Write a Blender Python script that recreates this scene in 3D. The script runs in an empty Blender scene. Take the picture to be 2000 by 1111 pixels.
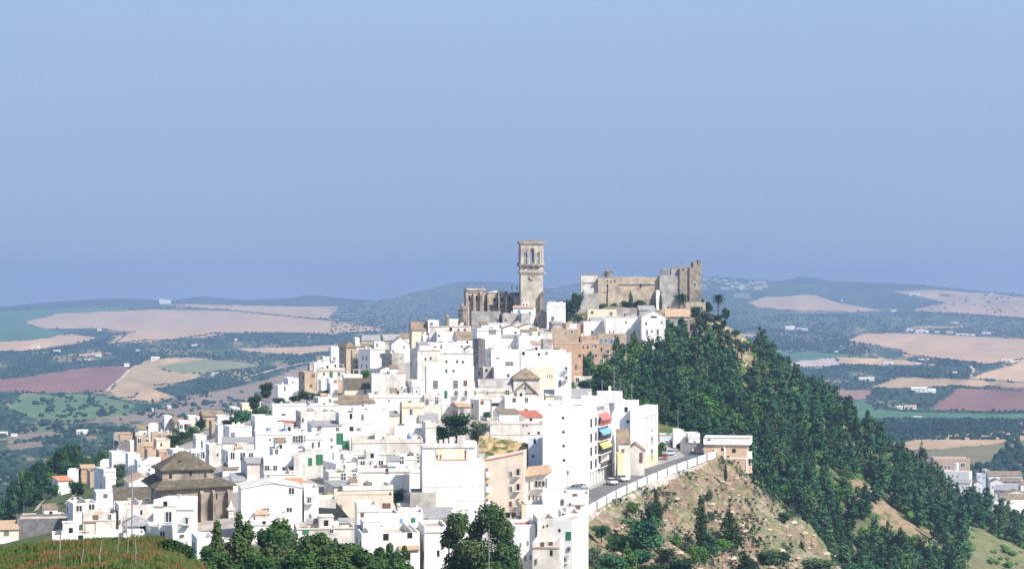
import bpy, bmesh, math, random
import numpy as np
R = math.radians
rng = random.Random(7)
S = bpy.context.scene
COL = S.collection
# ------------------------------------------------------------------ camera, sky, sun, exposure
F = 4000.0; HZ = 580.0                      # focal length and horizon row in photo pixels
cam_d = bpy.data.cameras.new('camera'); cam = bpy.data.objects.new('camera', cam_d); COL.objects.link(cam)
cam_d.sensor_width = 36; cam_d.lens = 72; cam_d.shift_y = 24.5/2000; cam_d.clip_start = 1; cam_d.clip_end = 90000
cam.location = (0, 0, 0); cam.rotation_euler = (R(90), 0, 0); S.camera = cam
HAZE = 1.38e-4
SUN_EL, SUN_AZ = 43.0, 132.0                # azimuth clockwise from +Y: behind the camera, to the right
w = bpy.data.worlds.new('World'); S.world = w; w.use_nodes = True
nt = w.node_tree; N = nt.nodes; L = nt.links
for n in list(N): N.remove(n)
sky = N.new('ShaderNodeTexSky'); sky.sky_type = 'NISHITA'; sky.sun_disc = False
sky.sun_elevation = R(SUN_EL); sky.sun_rotation = R(SUN_AZ); sky.air_density = 1.3; sky.dust_density = 2.0; sky.ozone_density = 2.0
tc = N.new('ShaderNodeTexCoord'); sp = N.new('ShaderNodeSeparateXYZ'); cr = N.new('ShaderNodeValToRGB')
L.new(tc.outputs['Generated'], sp.inputs[0]); L.new(sp.outputs['Z'], cr.inputs[0])
nz = N.new('ShaderNodeTexNoise'); nz.inputs['Scale'].default_value = 2.2; nz.inputs['Detail'].default_value = 3
mpn = N.new('ShaderNodeMapping'); mpn.inputs['Scale'].default_value = (1, 1, 5); L.new(tc.outputs['Generated'], mpn.inputs[0]); L.new(mpn.outputs[0], nz.inputs[0])
SKYC = [(0.0, (3.4, 4.0, 5.6)), (0.02, (3.1, 3.85, 5.45)), (0.07, (2.78, 3.8, 5.45)), (0.145, (2.9, 4.15, 5.9)), (0.4, (1.7, 3.1, 5.6))]
els = cr.color_ramp.elements
els[0].position = SKYC[0][0]; els[0].color = tuple(c/10 for c in SKYC[0][1])+(1,)
els[1].position = SKYC[-1][0]; els[1].color = tuple(c/10 for c in SKYC[-1][1])+(1,)
for p, c in SKYC[1:-1]:
    e = els.new(p); e.color = tuple(v/10 for v in c)+(1,)
up = N.new('ShaderNodeVectorMath'); up.operation = 'SCALE'; up.inputs['Scale'].default_value = 10/1.0
L.new(cr.outputs[0], up.inputs[0])
mr = N.new('ShaderNodeMapRange'); mr.inputs[1].default_value = 0.3; mr.inputs[2].default_value = 0.7; mr.inputs[3].default_value = 0.975; mr.inputs[4].default_value = 1.025
L.new(nz.outputs[0], mr.inputs[0])
up2 = N.new('ShaderNodeVectorMath'); up2.operation = 'SCALE'; L.new(up.outputs[0], up2.inputs[0]); L.new(mr.outputs[0], up2.inputs['Scale'])
ml = N.new('ShaderNodeMapRange'); ml.inputs[1].default_value = 0.14; ml.inputs[2].default_value = 0.5   # higher up the plain sky texture takes over
L.new(sp.outputs['Z'], ml.inputs[0])
mx = N.new('ShaderNodeMix'); mx.data_type = 'RGBA'
L.new(ml.outputs[0], mx.inputs[0]); L.new(up2.outputs[0], mx.inputs[6]); L.new(sky.outputs[0], mx.inputs[7])
bg = N.new('ShaderNodeBackground'); bg.inputs['Strength'].default_value = 0.10
wo = N.new('ShaderNodeOutputWorld'); L.new(mx.outputs[2], bg.inputs[0]); L.new(bg.outputs[0], wo.inputs[0])
sd = bpy.data.lights.new('sun', 'SUN'); sd.energy = 4.8; sd.angle = R(0.5); sd.color = (1.0, 0.93, 0.84)
sun = bpy.data.objects.new('sun', sd); COL.objects.link(sun); sun.rotation_euler = (R(90-SUN_EL), 0, R(180-SUN_AZ))
S.view_settings.view_transform = 'Standard'; S.view_settings.look = 'None'; S.view_settings.gamma = 1; S.view_settings.use_curve_mapping = False
S.view_settings.exposure = 0.42
S.render.engine = 'CYCLES'; S.cycles.volume_bounces = 1; S.cycles.max_bounces = 6
# ------------------------------------------------------------------ materials
def mat(name, c1, c2=None, sc=0.3, rough=0.85, c3=None, streak=0.0, sc2=0.05, bump=0.0, attr=False, fac=(0.35, 0.65), spec=0.25, metal=0.0, rnd=0.0):
    m = bpy.data.materials.new(name); m.use_nodes = True
    n = m.node_tree.nodes; l = m.node_tree.links; b = n['Principled BSDF']
    b.inputs['Roughness'].default_value = rough; b.inputs['Specular IOR Level'].default_value = spec; b.inputs['Metallic'].default_value = metal
    g = n.new('ShaderNodeNewGeometry')
    t = n.new('ShaderNodeTexNoise'); t.inputs['Scale'].default_value = sc; t.inputs['Detail'].default_value = 5; l.new(g.outputs['Position'], t.inputs['Vector'])
    r = n.new('ShaderNodeMapRange'); r.inputs[1].default_value = fac[0]; r.inputs[2].default_value = fac[1]; l.new(t.outputs[0], r.inputs[0])
    x = n.new('ShaderNodeMix'); x.data_type = 'RGBA'; l.new(r.outputs[0], x.inputs[0])
    if attr:
        a = n.new('ShaderNodeVertexColor'); a.layer_name = 'Col'
        h = n.new('ShaderNodeMix'); h.data_type = 'RGBA'; h.blend_type = 'MULTIPLY'; h.inputs[0].default_value = 1
        x.inputs[6].default_value = tuple(c1)+(1,); x.inputs[7].default_value = tuple(c2)+(1,)
        l.new(a.outputs[0], h.inputs[6]); l.new(x.outputs[2], h.inputs[7]); out = h.outputs[2]
    else:
        x.inputs[6].default_value = tuple(c1)+(1,); x.inputs[7].default_value = tuple(c2 or c1)+(1,); out = x.outputs[2]
    if c3:
        t2 = n.new('ShaderNodeTexNoise'); t2.inputs['Scale'].default_value = sc2; t2.inputs['Detail'].default_value = 6; l.new(g.outputs['Position'], t2.inputs['Vector'])
        r2 = n.new('ShaderNodeMapRange'); r2.inputs[1].default_value = .48; r2.inputs[2].default_value = .66; l.new(t2.outputs[0], r2.inputs[0])
        x2 = n.new('ShaderNodeMix'); x2.data_type = 'RGBA'; l.new(r2.outputs[0], x2.inputs[0]); l.new(out, x2.inputs[6]); x2.inputs[7].default_value = tuple(c3)+(1,); out = x2.outputs[2]
    if streak > 0:      # rain streaks and patches of old limewash
        mp = n.new('ShaderNodeMapping'); mp.inputs['Scale'].default_value = (1.1, 1.1, 0.12); l.new(g.outputs['Position'], mp.inputs[0])
        t3 = n.new('ShaderNodeTexNoise'); t3.inputs['Scale'].default_value = 1.0; t3.inputs['Detail'].default_value = 5; l.new(mp.outputs[0], t3.inputs['Vector'])
        r3 = n.new('ShaderNodeMapRange'); r3.inputs[1].default_value = .52; r3.inputs[2].default_value = .75; r3.inputs[4].default_value = streak; l.new(t3.outputs[0], r3.inputs[0])
        x3 = n.new('ShaderNodeMix'); x3.data_type = 'RGBA'; l.new(r3.outputs[0], x3.inputs[0]); l.new(out, x3.inputs[6]); x3.inputs[7].default_value = (.36, .32, .27, 1); out = x3.outputs[2]
    if rnd > 0:
        oi = n.new('ShaderNodeObjectInfo'); hs = n.new('ShaderNodeHueSaturation')
        r4 = n.new('ShaderNodeMapRange'); r4.inputs[3].default_value = 1-rnd; r4.inputs[4].default_value = 1+rnd; l.new(oi.outputs['Random'], r4.inputs[0])
        l.new(r4.outputs[0], hs.inputs['Value']); l.new(out, hs.inputs['Color']); out = hs.outputs[0]
    l.new(out, b.inputs['Base Color'])
    if bump > 0:
        bp = n.new('ShaderNodeBump'); bp.inputs['Strength'].default_value = 1; bp.inputs['Distance'].default_value = bump; l.new(t.outputs[0], bp.inputs['Height']); l.new(bp.outputs[0], b.inputs['Normal'])
    return m
M = {}
M['w'] = mat('whitewash', (.80, .79, .76), (.86, .855, .84), .25, .9, streak=.36, rnd=.05)
M['w2'] = mat('old_whitewash', (.62, .59, .54), (.78, .76, .72), .6, .9, c3=(.5, .47, .43), sc2=.25, streak=.6, rnd=.05)
M['c'] = mat('cream_render', (.72, .62, .46), (.80, .72, .58), .3, .9, streak=.3)
M['b'] = mat('beige_render', (.62, .53, .42), (.72, .63, .52), .4, .9, streak=.35)
M['p'] = mat('pink_brick', (.42, .27, .19), (.52, .35, .25), .8, .9, streak=.3)
M['o'] = mat('orange_brick', (.48, .33, .24), (.56, .41, .31), .8, .9, streak=.2)
M['pe'] = mat('peach_brick', (.62, .44, .31), (.68, .50, .37), .8, .9, streak=.15)
M['t'] = mat('tan_render', (.40, .31, .22), (.52, .41, .30), .6, .9, streak=.5)
M['s'] = mat('weathered_stone', (.24, .20, .16), (.40, .345, .275), .7, .95, c3=(.16, .14, .125), sc2=.22, streak=.6, bump=.15)
M['s2'] = mat('grey_stone', (.33, .32, .30), (.50, .48, .45), .7, .95, c3=(.26, .25, .24), sc2=.3, streak=.6, bump=.1)
M['so'] = mat('ochre_stone', (.42, .35, .265), (.63, .54, .42), .7, .95, c3=(.29, .24, .19), sc2=.35, streak=.7, bump=.15)
M['ts'] = mat('tower_stone', (.47, .42, .34), (.62, .56, .46), .7, .95, c3=(.34, .30, .25), sc2=.2, streak=.4, bump=.1)
M['l'] = mat('blue_wash_and_shade', (.58, .62, .72), (.66, .70, .78), .5, .9, streak=.2)  # pale blue wash; on shaded white houses this colour is their painted shade
M['gb'] = mat('grey_block_and_shade', (.13, .13, .14), (.21, .21, .22), 1.2, .95, streak=.5)  # bare grey block; on ridge and alley houses it paints the shade
M['y'] = mat('yellow_paint', (.78, .66, .36), (.82, .74, .5), .5, .8)
M['tile'] = mat('clay_tiles', (.22, .16, .11), (.34, .26, .19), 1.5, .9, c3=(.16, .15, .10), sc2=.4, bump=.1)
M['tan'] = mat('pale_clay_tiles', (.42, .29, .19), (.54, .40, .28), 1.5, .9, bump=.1)
M['olive'] = mat('mossy_tiles', (.095, .083, .058), (.18, .155, .115), 1.3, .95, c3=(.10, .09, .06), sc2=.5, bump=.1)
M['grey'] = mat('grey_sheet_roof', (.26, .26, .27), (.38, .38, .38), 1.0, .8)
M['black'] = mat('black_sheet_roof', (.018, .022, .022), (.035, .04, .04), 1.0, .7)
M['red'] = mat('red_floor_tiles', (.42, .12, .08), (.52, .19, .13), 1.0, .8)
M['orange'] = mat('orange_tiles', (.62, .22, .11), (.70, .30, .17), 1.0, .8)
M['terr'] = mat('terrace_floor', (.42, .33, .27), (.58, .52, .46), .5, .9, rnd=.2)
M['trim'] = mat('grey_moulding', (.52, .49, .45), (.62, .60, .56), 1.5, .9)
M['glass'] = mat('window_glass', (.030, .034, .040), (.06, .065, .075), 1.0, .25, spec=.5)
M['dark'] = mat('dark_opening', (.018, .017, .016), (.03, .028, .026), 1, .9)
M['green'] = mat('green_shutter', (.03, .16, .08), (.04, .20, .10), 1, .6)
M['blue'] = mat('blue_shutter', (.12, .26, .55), (.16, .32, .62), 1, .6)
M['brown'] = mat('brown_shutter', (.16, .08, .05), (.22, .12, .08), 1, .7)
M['wf'] = mat('window_frame_paint', (.78, .78, .76), None, 1, .7)
M['iron'] = mat('iron', (.05, .05, .05), (.09, .09, .09), 2, .6)
M['alu'] = mat('antenna_metal', (.30, .30, .30), (.4, .4, .4), 2, .5, metal=.4)
M['asph'] = mat('asphalt', (.13, .13, .135), (.18, .18, .185), .5, .9)
M['pave'] = mat('pavement', (.32, .31, .29), (.42, .41, .39), 1, .9)
M['bark'] = mat('bark', (.10, .075, .05), (.20, .16, .12), 1, .95)
M['leaf'] = mat('dark_foliage', (.018, .062, .034), (.048, .125, .052), .35, .8, rnd=.45, spec=.08, c3=(.066, .115, .045), sc2=.06)
M['leaf2'] = mat('mid_foliage', (.035, .10, .02), (.085, .18, .04), .35, .8, rnd=.3, spec=.1)
M['leaf3'] = mat('grey_foliage', (.06, .095, .06), (.11, .15, .09), .35, .8, rnd=.2, spec=.1)
M['leafc'] = mat('cypress_foliage', (.010, .038, .014), (.03, .075, .024), .6, .85, rnd=.2, spec=.1)
M['leaf4'] = mat('front_foliage', (.022, .066, .018), (.068, .132, .034), .5, .8, spec=.1, c3=(.07, .10, .035), sc2=.15)  # leaf green of the front row and the big tree
M['leafy'] = mat('yellow_leaves', (.45, .5, .06), (.3, .42, .05), 1, .8)
M['leafw'] = mat('far_foliage', (.010, .034, .026), (.024, .060, .038), .02, .9, spec=.05)
M['grass'] = mat('grass_blades', (.080, .130, .036), (.20, .115, .05), .6, .9, spec=.1, fac=(.50, .60))
M['wood'] = mat('grey_wood', (.22, .19, .16), (.32, .28, .24), 2, .9)
def cmat(name, c, rough=.6, **k): return mat(name, c, tuple(v*.85 for v in c), 1.0, rough, **k)
# ------------------------------------------------------------------ mesh helpers
def tag(o, label=None, cat=None, group=None, kind=None):
    if label: o['label'] = label
    if cat: o['category'] = cat
    if group: o['group'] = group
    if kind: o['kind'] = kind
    return o
def empty(name, loc, rz=0):
    o = bpy.data.objects.new(name, None); COL.objects.link(o); o.empty_display_size = .5
    o.location = loc; o.rotation_euler = (0, 0, rz); return o
class MB:
    def __init__(s): s.v = []; s.f = []; s.m = []; s.tf = None
    def add(s, vs, fs, m=0):
        b = len(s.v)
        if s.tf: vs = [s.tf(p) for p in vs]
        s.v += vs; s.f += [tuple(b+i for i in f) for f in fs]; s.m += [m]*len(fs); return s
    def box(s, x0, x1, y0, y1, z0, z1, m=0):
        return s.add([(x0,y0,z0),(x1,y0,z0),(x1,y1,z0),(x0,y1,z0),(x0,y0,z1),(x1,y0,z1),(x1,y1,z1),(x0,y1,z1)],
                     [(0,3,2,1),(4,5,6,7),(0,1,5,4),(1,2,6,5),(2,3,7,6),(3,0,4,7)], m)
    def frus(s, x0, x1, y0, y1, z0, z1, k, m=0):       # box whose top is shrunk by k metres a side
        return s.add([(x0,y0,z0),(x1,y0,z0),(x1,y1,z0),(x0,y1,z0),(x0+k,y0+k,z1),(x1-k,y0+k,z1),(x1-k,y1-k,z1),(x0+k,y1-k,z1)],
                     [(0,3,2,1),(4,5,6,7),(0,1,5,4),(1,2,6,5),(2,3,7,6),(3,0,4,7)], m)
    def poly(s, pts, y0, y1, m=0):                     # outline in x,z (counter-clockwise seen from -y) extruded along y
        n = len(pts)
        return s.add([(x, y0, z) for x, z in pts]+[(x, y1, z) for x, z in pts],
                     [tuple(range(n)), tuple(range(2*n-1, n-1, -1))]+[(i, i+n, (i+1) % n+n, (i+1) % n) for i in range(n)], m)
    def polyx(s, pts, x0, x1, m=0):                    # outline in y,z extruded along x
        n = len(pts)
        return s.add([(x0, y, z) for y, z in pts]+[(x1, y, z) for y, z in pts],
                     [tuple(range(n-1, -1, -1)), tuple(range(n, 2*n))]+[(i, (i+1) % n, (i+1) % n+n, i+n) for i in range(n)], m)
    def tube(s, p, q, r0, r1=None, n=6, m=0, caps=True):
        r1 = r0 if r1 is None else r1
        d = np.array(q, float)-np.array(p, float); L_ = np.linalg.norm(d) or 1; d /= L_
        a = np.cross(d, (0, 0, 1) if abs(d[2]) < .9 else (1, 0, 0)); a /= np.linalg.norm(a); b = np.cross(d, a)
        vs = []
        for c, r in ((p, r0), (q, r1)):
            for i in range(n):
                t = 2*math.pi*i/n; vs.append(tuple(np.array(c)+r*(math.cos(t)*a+math.sin(t)*b)))
        fs = [(i, (i+1) % n, (i+1) % n+n, i+n) for i in range(n)]
        if caps: fs += [tuple(range(n-1, -1, -1)), tuple(range(n, 2*n))]
        return s.add(vs, fs, m)
    def lathe(s, prof, n=12, c=(0, 0, 0), m=0):
        vs = []; fs = []
        for r, z in prof:
            for i in range(n):
                t = 2*math.pi*i/n; vs.append((c[0]+r*math.cos(t), c[1]+r*math.sin(t), c[2]+z))
        for k in range(len(prof)-1):
            for i in range(n): fs.append((k*n+i, k*n+(i+1) % n, (k+1)*n+(i+1) % n, (k+1)*n+i))
        fs += [tuple(range(n-1, -1, -1)), tuple((len(prof)-1)*n+i for i in range(n))]
        return s.add(vs, fs, m)
    def arch(s, xa, xb, z0, z1, zt, y0, y1, m=0, n=8):  # filled wall above an arched opening xa..xb springing at z1, apex zt, up to z0(top)
        cx = (xa+xb)/2; r = (xb-xa)/2; top = z0
        pts = [(cx-r*math.cos(math.pi*i/n), z1+(zt-z1)*math.sin(math.pi*i/n)) for i in range(n+1)]
        for i in range(n):
            (ax, az), (bx, bz) = pts[i], pts[i+1]
            s.poly([(ax, az), (bx, bz), (bx, top), (ax, top)], y0, y1, m)
        return s
    def build(s, name, mats, parent=None, smooth=False):
        me = bpy.data.meshes.new(name); me.from_pydata(s.v, [], s.f)
        mats = mats if isinstance(mats, (list, tuple)) else [mats]
        for q in mats: me.materials.append(q)
        if len(mats) > 1: me.polygons.foreach_set('material_index', s.m)
        if smooth: me.shade_smooth()
        me.update(); o = bpy.data.objects.new(name, me); COL.objects.link(o)
        if parent: o.parent = parent
        return o
def npmesh(name, V, Fq, mats, col=None, k=4, smooth=False, parent=None):
    V = np.asarray(V, dtype=np.float32).reshape(-1, 3); Fq = np.asarray(Fq, dtype=np.int32).reshape(-1, k)
    me = bpy.data.meshes.new(name); me.vertices.add(len(V)); me.vertices.foreach_set('co', V.ravel())
    me.loops.add(Fq.size); me.loops.foreach_set('vertex_index', Fq.ravel())
    me.polygons.add(len(Fq)); me.polygons.foreach_set('loop_start', np.arange(len(Fq), dtype=np.int32)*k)
    me.update(calc_edges=True)
    if col is not None:
        a = me.color_attributes.new('Col', 'FLOAT_COLOR', 'POINT')
        a.data.foreach_set('color', np.concatenate([col, np.ones((len(V), 1))], 1).astype(np.float32).ravel())
    for q in (mats if isinstance(mats, list) else [mats]): me.materials.append(q)
    if smooth: me.shade_smooth()
    me.validate(); o = bpy.data.objects.new(name, me); COL.objects.link(o)
    if parent: o.parent = parent
    return o
# ------------------------------------------------------------------ noise
def _h(i, j, sd):
    n = (i*374761393 + j*668265263 + sd*1442695041) & 0xffffffff
    n = ((n ^ (n >> 13))*1274126177) & 0xffffffff
    return ((n ^ (n >> 16)) & 0xffff)/65535.0
def vnoise(x, y, sd=0):
    x = np.asarray(x, float); y = np.asarray(y, float)
    i = np.floor(x).astype(np.int64); j = np.floor(y).astype(np.int64); u = x-i; v = y-j
    u = u*u*(3-2*u); v = v*v*(3-2*v)
    return (_h(i, j, sd)*(1-u)+_h(i+1, j, sd)*u)*(1-v)+(_h(i, j+1, sd)*(1-u)+_h(i+1, j+1, sd)*u)*v
def fbm(x, y, o=4, sd=0):
    a = 0.; t = 0.; k = 1.
    for q in range(o):
        a = a+k*vnoise(np.asarray(x)*2**q+q*17.3, np.asarray(y)*2**q+q*9.1, sd+q); t += k; k *= .5
    return a/t
def inpoly(px, y, poly):
    px = np.asarray(px, float); y = np.asarray(y, float); c = np.zeros(px.shape, bool); n = len(poly); j = n-1
    for i in range(n):
        (xi, yi), (xj, yj) = poly[i], poly[j]
        if yi != yj: c ^= ((yi > y) != (yj > y)) & (px < (xj-xi)*(y-yi)/(yj-yi)+xi)
        j = i
    return c
# ------------------------------------------------------------------ the hill: relief table, columns = bearing (photo px), rows = distance
TD = [130, 250, 330, 380, 430, 480, 530, 600, 680, 760, 850, 950, 1100, 1300]
TB = {
 -700: [-45,-50,-55,-60,-66,-72,-80,-90,-105,-120,-132,-140,-143,-145],
 -300: [-40,-42,-47,-52,-58,-64,-72,-82,-95,-110,-128,-139,-143,-145],
 0:    [-36,-40,-42,-47,-52,-56,-61,-68,-85,-105,-125,-138,-143,-145],
 100:  [-36,-40,-42,-45,-49,-51.5,-54.5,-57,-61,-72,-95,-120,-142,-145],
 200:  [-36,-40,-42,-43.5,-46,-48.5,-50,-53,-56,-60,-80,-110,-140,-145],
 300:  [-36,-40,-41.5,-43,-44,-45,-46,-47,-49.5,-54,-75,-107,-140,-145],
 400:  [-36,-40,-41,-42,-42,-42,-42,-42.5,-43,-48,-70,-105,-140,-145],
 500:  [-36,-40,-41,-41,-40,-38.5,-37.5,-37,-37,-42,-65,-105,-140,-145],
 600:  [-36,-40,-41,-41,-38.5,-35.5,-33.5,-32,-29.5,-34,-60,-100,-140,-145],
 700:  [-38,-40,-42,-41,-38.5,-35.5,-33,-30,-25.5,-24,-40,-85,-138,-145],
 800:  [-40,-42,-43,-41.5,-39,-36,-33,-29,-24.5,-19,-25,-70,-135,-145],
 920:  [-42,-43,-44,-42,-39,-35.5,-33,-27.5,-21.5,-14.5,-12,-50,-132,-145],
 1050: [-46,-50,-47,-43,-40,-37,-33.5,-27,-20,-13,-9,-40,-130,-145],
 1150: [-52,-58,-52,-44,-40,-40,-38,-31,-22,-13,-5,-25,-125,-145],
 1230: [-58,-66,-64,-54,-43,-40.5,-40,-36,-26,-14,-4,-20,-122,-145],
 1300: [-62,-76,-80,-72,-58,-47,-40.5,-37,-28,-17,-4.5,-20,-120,-145],
 1380: [-66,-84,-88,-84,-74,-62,-47,-43,-34,-22,-5.5,-20,-120,-145],
 1450: [-70,-90,-92,-90,-84,-76,-66,-56,-44,-32,-15,-45,-125,-145],
 1550: [-74,-94,-98,-98,-94,-88,-80,-69,-58,-46,-34.5,-60,-128,-145],
 1650: [-76,-98,-104,-104,-102,-98,-92,-82,-70,-59,-48.5,-65,-130,-145],
 1800: [-80,-100,-108,-108,-107,-105,-100,-93,-84,-79,-74,-92,-138,-145],
 2000: [-84,-104,-112,-113,-113,-112,-109,-104,-99,-96,-97,-114,-138,-145],
 2400: [-90,-110,-118,-120,-122,-122,-122,-120,-118,-118,-122,-132,-142,-145],
 2800: [-95,-120,-128,-130,-134,-134,-136,-136,-137,-138,-139,-141,-144,-145]}
GP = np.arange(-700, 2801, 10.0); GD = np.arange(130, 1301, 5.0)
_k = sorted(TB); _t = np.array([TB[k] for k in _k], float)
_a = np.array([np.interp(GD, TD, r) for r in _t])
GZ = np.array([np.interp(GP, _k, _a[:, j]) for j in range(len(GD))]).T        # [px, D]
for _ in range(3):
    p = np.pad(GZ, 1, mode='edge'); GZ = (p[:-2, 1:-1]+p[2:, 1:-1]+2*p[1:-1, 1:-1]+p[1:-1, :-2]+p[1:-1, 2:])/6
WALL = [(1050, 1048), (1130, 1010), (1150, 1000), (1200, 971), (1260, 943), (1320, 918), (1378, 897), (1400, 890)]
WALLW = [((px-1000)/F*160000/(y-HZ), 160000/(y-HZ)) for px, y in WALL]
_wx = np.array([a for a, b in WALLW]); _wy = np.array([b for a, b in WALLW])
def spur(X, Y):
    px = 1000+X/Y*F
    s = (X-np.interp(Y, _wy, _wx))*.965
    z = -40.3-.6*np.maximum(s, 0)-.0028*np.maximum(s-8, 0)**1.6
    dr = np.interp(px, [1300, 1400, 1500, 1560, 1650, 1750], [548, 532, 512, 500, 480, 460])
    z = z-.85*np.maximum(Y-dr, 0)
    return np.where(s > -1.0, z, -999.), s
ROADL = [(1080, 958), (1148, 953), (1200, 935), (1262, 903), (1285, 884), (1310, 879), (1345, 877), (1372, 884)]   # far side of road
ROADLW = [((px-1000)/F*160000/(y-HZ), 160000/(y-HZ)) for px, y in ROADL]
def ground(X, Y, sp=True):
    X = np.asarray(X, float); Y = np.maximum(np.asarray(Y, float), 130)
    px = np.clip(1000+X/Y*F, -700, 2799); D = np.clip(Y, 130, 1299)
    u = (px+700)/10; v = (D-130)/5; i = np.minimum(u.astype(int), len(GP)-2); j = np.minimum(v.astype(int), len(GD)-2); u = u-i; v = v-j
    z = (GZ[i, j]*(1-u)+GZ[i+1, j]*u)*(1-v)+(GZ[i, j+1]*(1-u)+GZ[i+1, j+1]*u)*v
    zs, s = spur(X, Y)
    if sp: z = np.maximum(z, zs)
    d = -s                                                     # road bench: 0..22 m behind the wall line
    bench = (d > -.5) & (d < np.where(Y < 424, 12.5, 26)) & (Y > 372) & (Y < 548)
    z = np.where(bench & (d < 20), -40.25, np.where(bench, z*(d-20)/6+(-40.25)*(26-d)/6, z))
    z = np.where((d >= 12.5) & (d < 40) & (Y > 340) & (Y < 424), z-1.5, z)
    return z
def gz(X, Y): return float(ground(X, Y))
_DD = np.arange(135, 1180, 1.0)
def hit(px, y):
    z = ground((px-1000)/F*_DD, _DD); pz = (HZ-y)/F*_DD
    k = np.nonzero(z >= pz)[0]
    if len(k): return float(_DD[k[0]])
    return float(_DD[np.argmin(HZ-z/_DD*F)])
def P(px, y, D): return ((px-1000)/F*D, D, (HZ-y)/F*D)
# ------------------------------------------------------------------ hill mesh
px = np.arange(-700, 2801, 7.0); Dg = np.concatenate([np.arange(130, 560, 4.0), np.arange(560, 1300, 5.0)])
PX, DD = np.meshgrid(px, Dg, indexing='ij'); X = (PX-1000)/F*DD; Y = DD
Z = ground(X, Y); zs, s_ = spur(X, Y)
rocky = (zs > ground(X, Y, False)-.01) & (s_ > 0)
rough = fbm(X/14, Y/14, 5, 3)-.5; forest = PX > 1380+0*PX
_n = (fbm(X/12, Y/12, 3, 95)-.5)
town = (PX < 1125+_n*90) & (Y < 800+_n*60) & (PX > 200+_n*120) & (Y > 340+_n*50) | ((s_ < 2) & (PX > 1000) & (Y < 560) & (PX < 1380))
town &= ~((PX < 420+_n*80) & (Y > 560+(PX-200)*.5+_n*90))
Z = Z+np.where(town, 0, rough*np.where(PX > 1150, 5.0, 3.0))*np.where((s_ > -30) & (s_ < 1.5) & (Y < 560), 0, 1)
Z = np.where(rocky & (Y > 352) & (s_ > 1.5), Z-2.0, Z)
n1 = fbm(X/22, Y/30, 4, 11); n2 = fbm(X/5, Y/6, 3, 12)
def C3(*c): return np.array(c, float)
col = np.where((n1 > .52)[..., None], C3(.075, .11, .035), C3(.11, .12, .05))
bare = np.clip((n1*.6+n2*.4-.50)*12, 0, 1)[..., None]
col = np.where((PX > 1130)[..., None], col*(1-bare)+C3(.28, .21, .13)*bare, col)
col = np.where(town[..., None], C3(.40, .37, .33)*(.8+.4*n2[..., None]), col)
grassy = (PX > 1845+_n*160) & (Y < 800+_n*80); col = np.where(grassy[..., None], C3(.17, .175, .085)*(.7+.6*n2[..., None]), col)
lf = (PX < 300) & (Y > 520); col = np.where(lf[..., None], C3(.10, .14, .045)*(.6+.8*n2[..., None]), col)
cliff = (PX > 1290) & (PX < 1460) & (Y > 745) & (Y < 860); col = np.where((cliff & (n2 > .42))[..., None], C3(.36, .29, .20)*(.6+.8*n2[..., None]), col)
def grid(name, X, Y, Z, col, m, mask=None, smooth=True):
    a, b = X.shape; V = np.stack([X, Y, Z], -1).reshape(-1, 3)
    idx = np.arange(a*b).reshape(a, b); Q = np.stack([idx[:-1, :-1], idx[1:, :-1], idx[1:, 1:], idx[:-1, 1:]], -1)
    if mask is not None: Q = Q[mask[:-1, :-1]]
    Q = Q.reshape(-1, 4); use = np.unique(Q); mp = -np.ones(a*b, int); mp[use] = np.arange(len(use))
    return npmesh(name, V[use], mp[Q], m, col.reshape(-1, 3)[use], 4, smooth)
M['hill'] = mat('hill_ground', (.75, .75, .75), (1.2, 1.2, 1.2), .5, .95, attr=True, bump=.3)
M['rock'] = mat('rocky_ground', (.62, .62, .62), (1.2, 1.2, 1.2), .9, .95, attr=True, bump=.5)
tag(grid('hill', X, Y, Z, col, M['hill']), kind='structure')
px = np.arange(1040, 1761, 2.5); Dg = np.arange(335, 580, 1.2)
PX, DD = np.meshgrid(px, Dg, indexing='ij'); X = (PX-1000)/F*DD; Y = DD
zs, s_ = spur(X, Y); zt = ground(X, Y, False)
n1 = fbm(X/9, Y/9, 5, 21); n2 = fbm(X/2.2, Y/2.6, 4, 22); n3 = fbm(X/26, Y/26, 3, 23)
rg = np.abs(fbm(X/6+n1*2, Y/14, 4, 29)-.5)*2
Zr = ground(X, Y)+((n1-.5)*4.6+(n2-.5)*2.2-np.maximum(.25-rg, 0)*6)*np.clip(s_/4, 0, 1)
k1 = n2[..., None]
col = C3(.27, .205, .14)*(.35+1.3*k1)
col = np.where((n1 > .56)[..., None], C3(.38, .31, .235)*(.5+1.0*k1), col)
gr = np.clip((n1*.45+n2*.55-.51)*14+np.clip((PX-1430)/2000, 0, .3)[...]*0, 0, 1)[..., None]; col = col*(1-gr*.75)+C3(.10, .14, .05)*gr*.75
low = np.clip((1180-PX)/60, 0, 1)[..., None]*np.clip((400-Y)/20, 0, 1)[..., None]; col = col*(1-low)+C3(.12, .16, .05)*low
gold = ((np.abs(Y-np.interp(PX, [1400, 1500, 1560, 1650, 1750], [536, 516, 504, 484, 460])-5) < 5) & (PX > 1440))[..., None]; col = np.where(gold, C3(.27, .19, .07)*(.7+.6*k1), col)
tag(grid('rocky_slope', X, Y, Zr, col, M['rock'], (zs > zt-3) & (s_ > -.4)), kind='structure')
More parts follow.
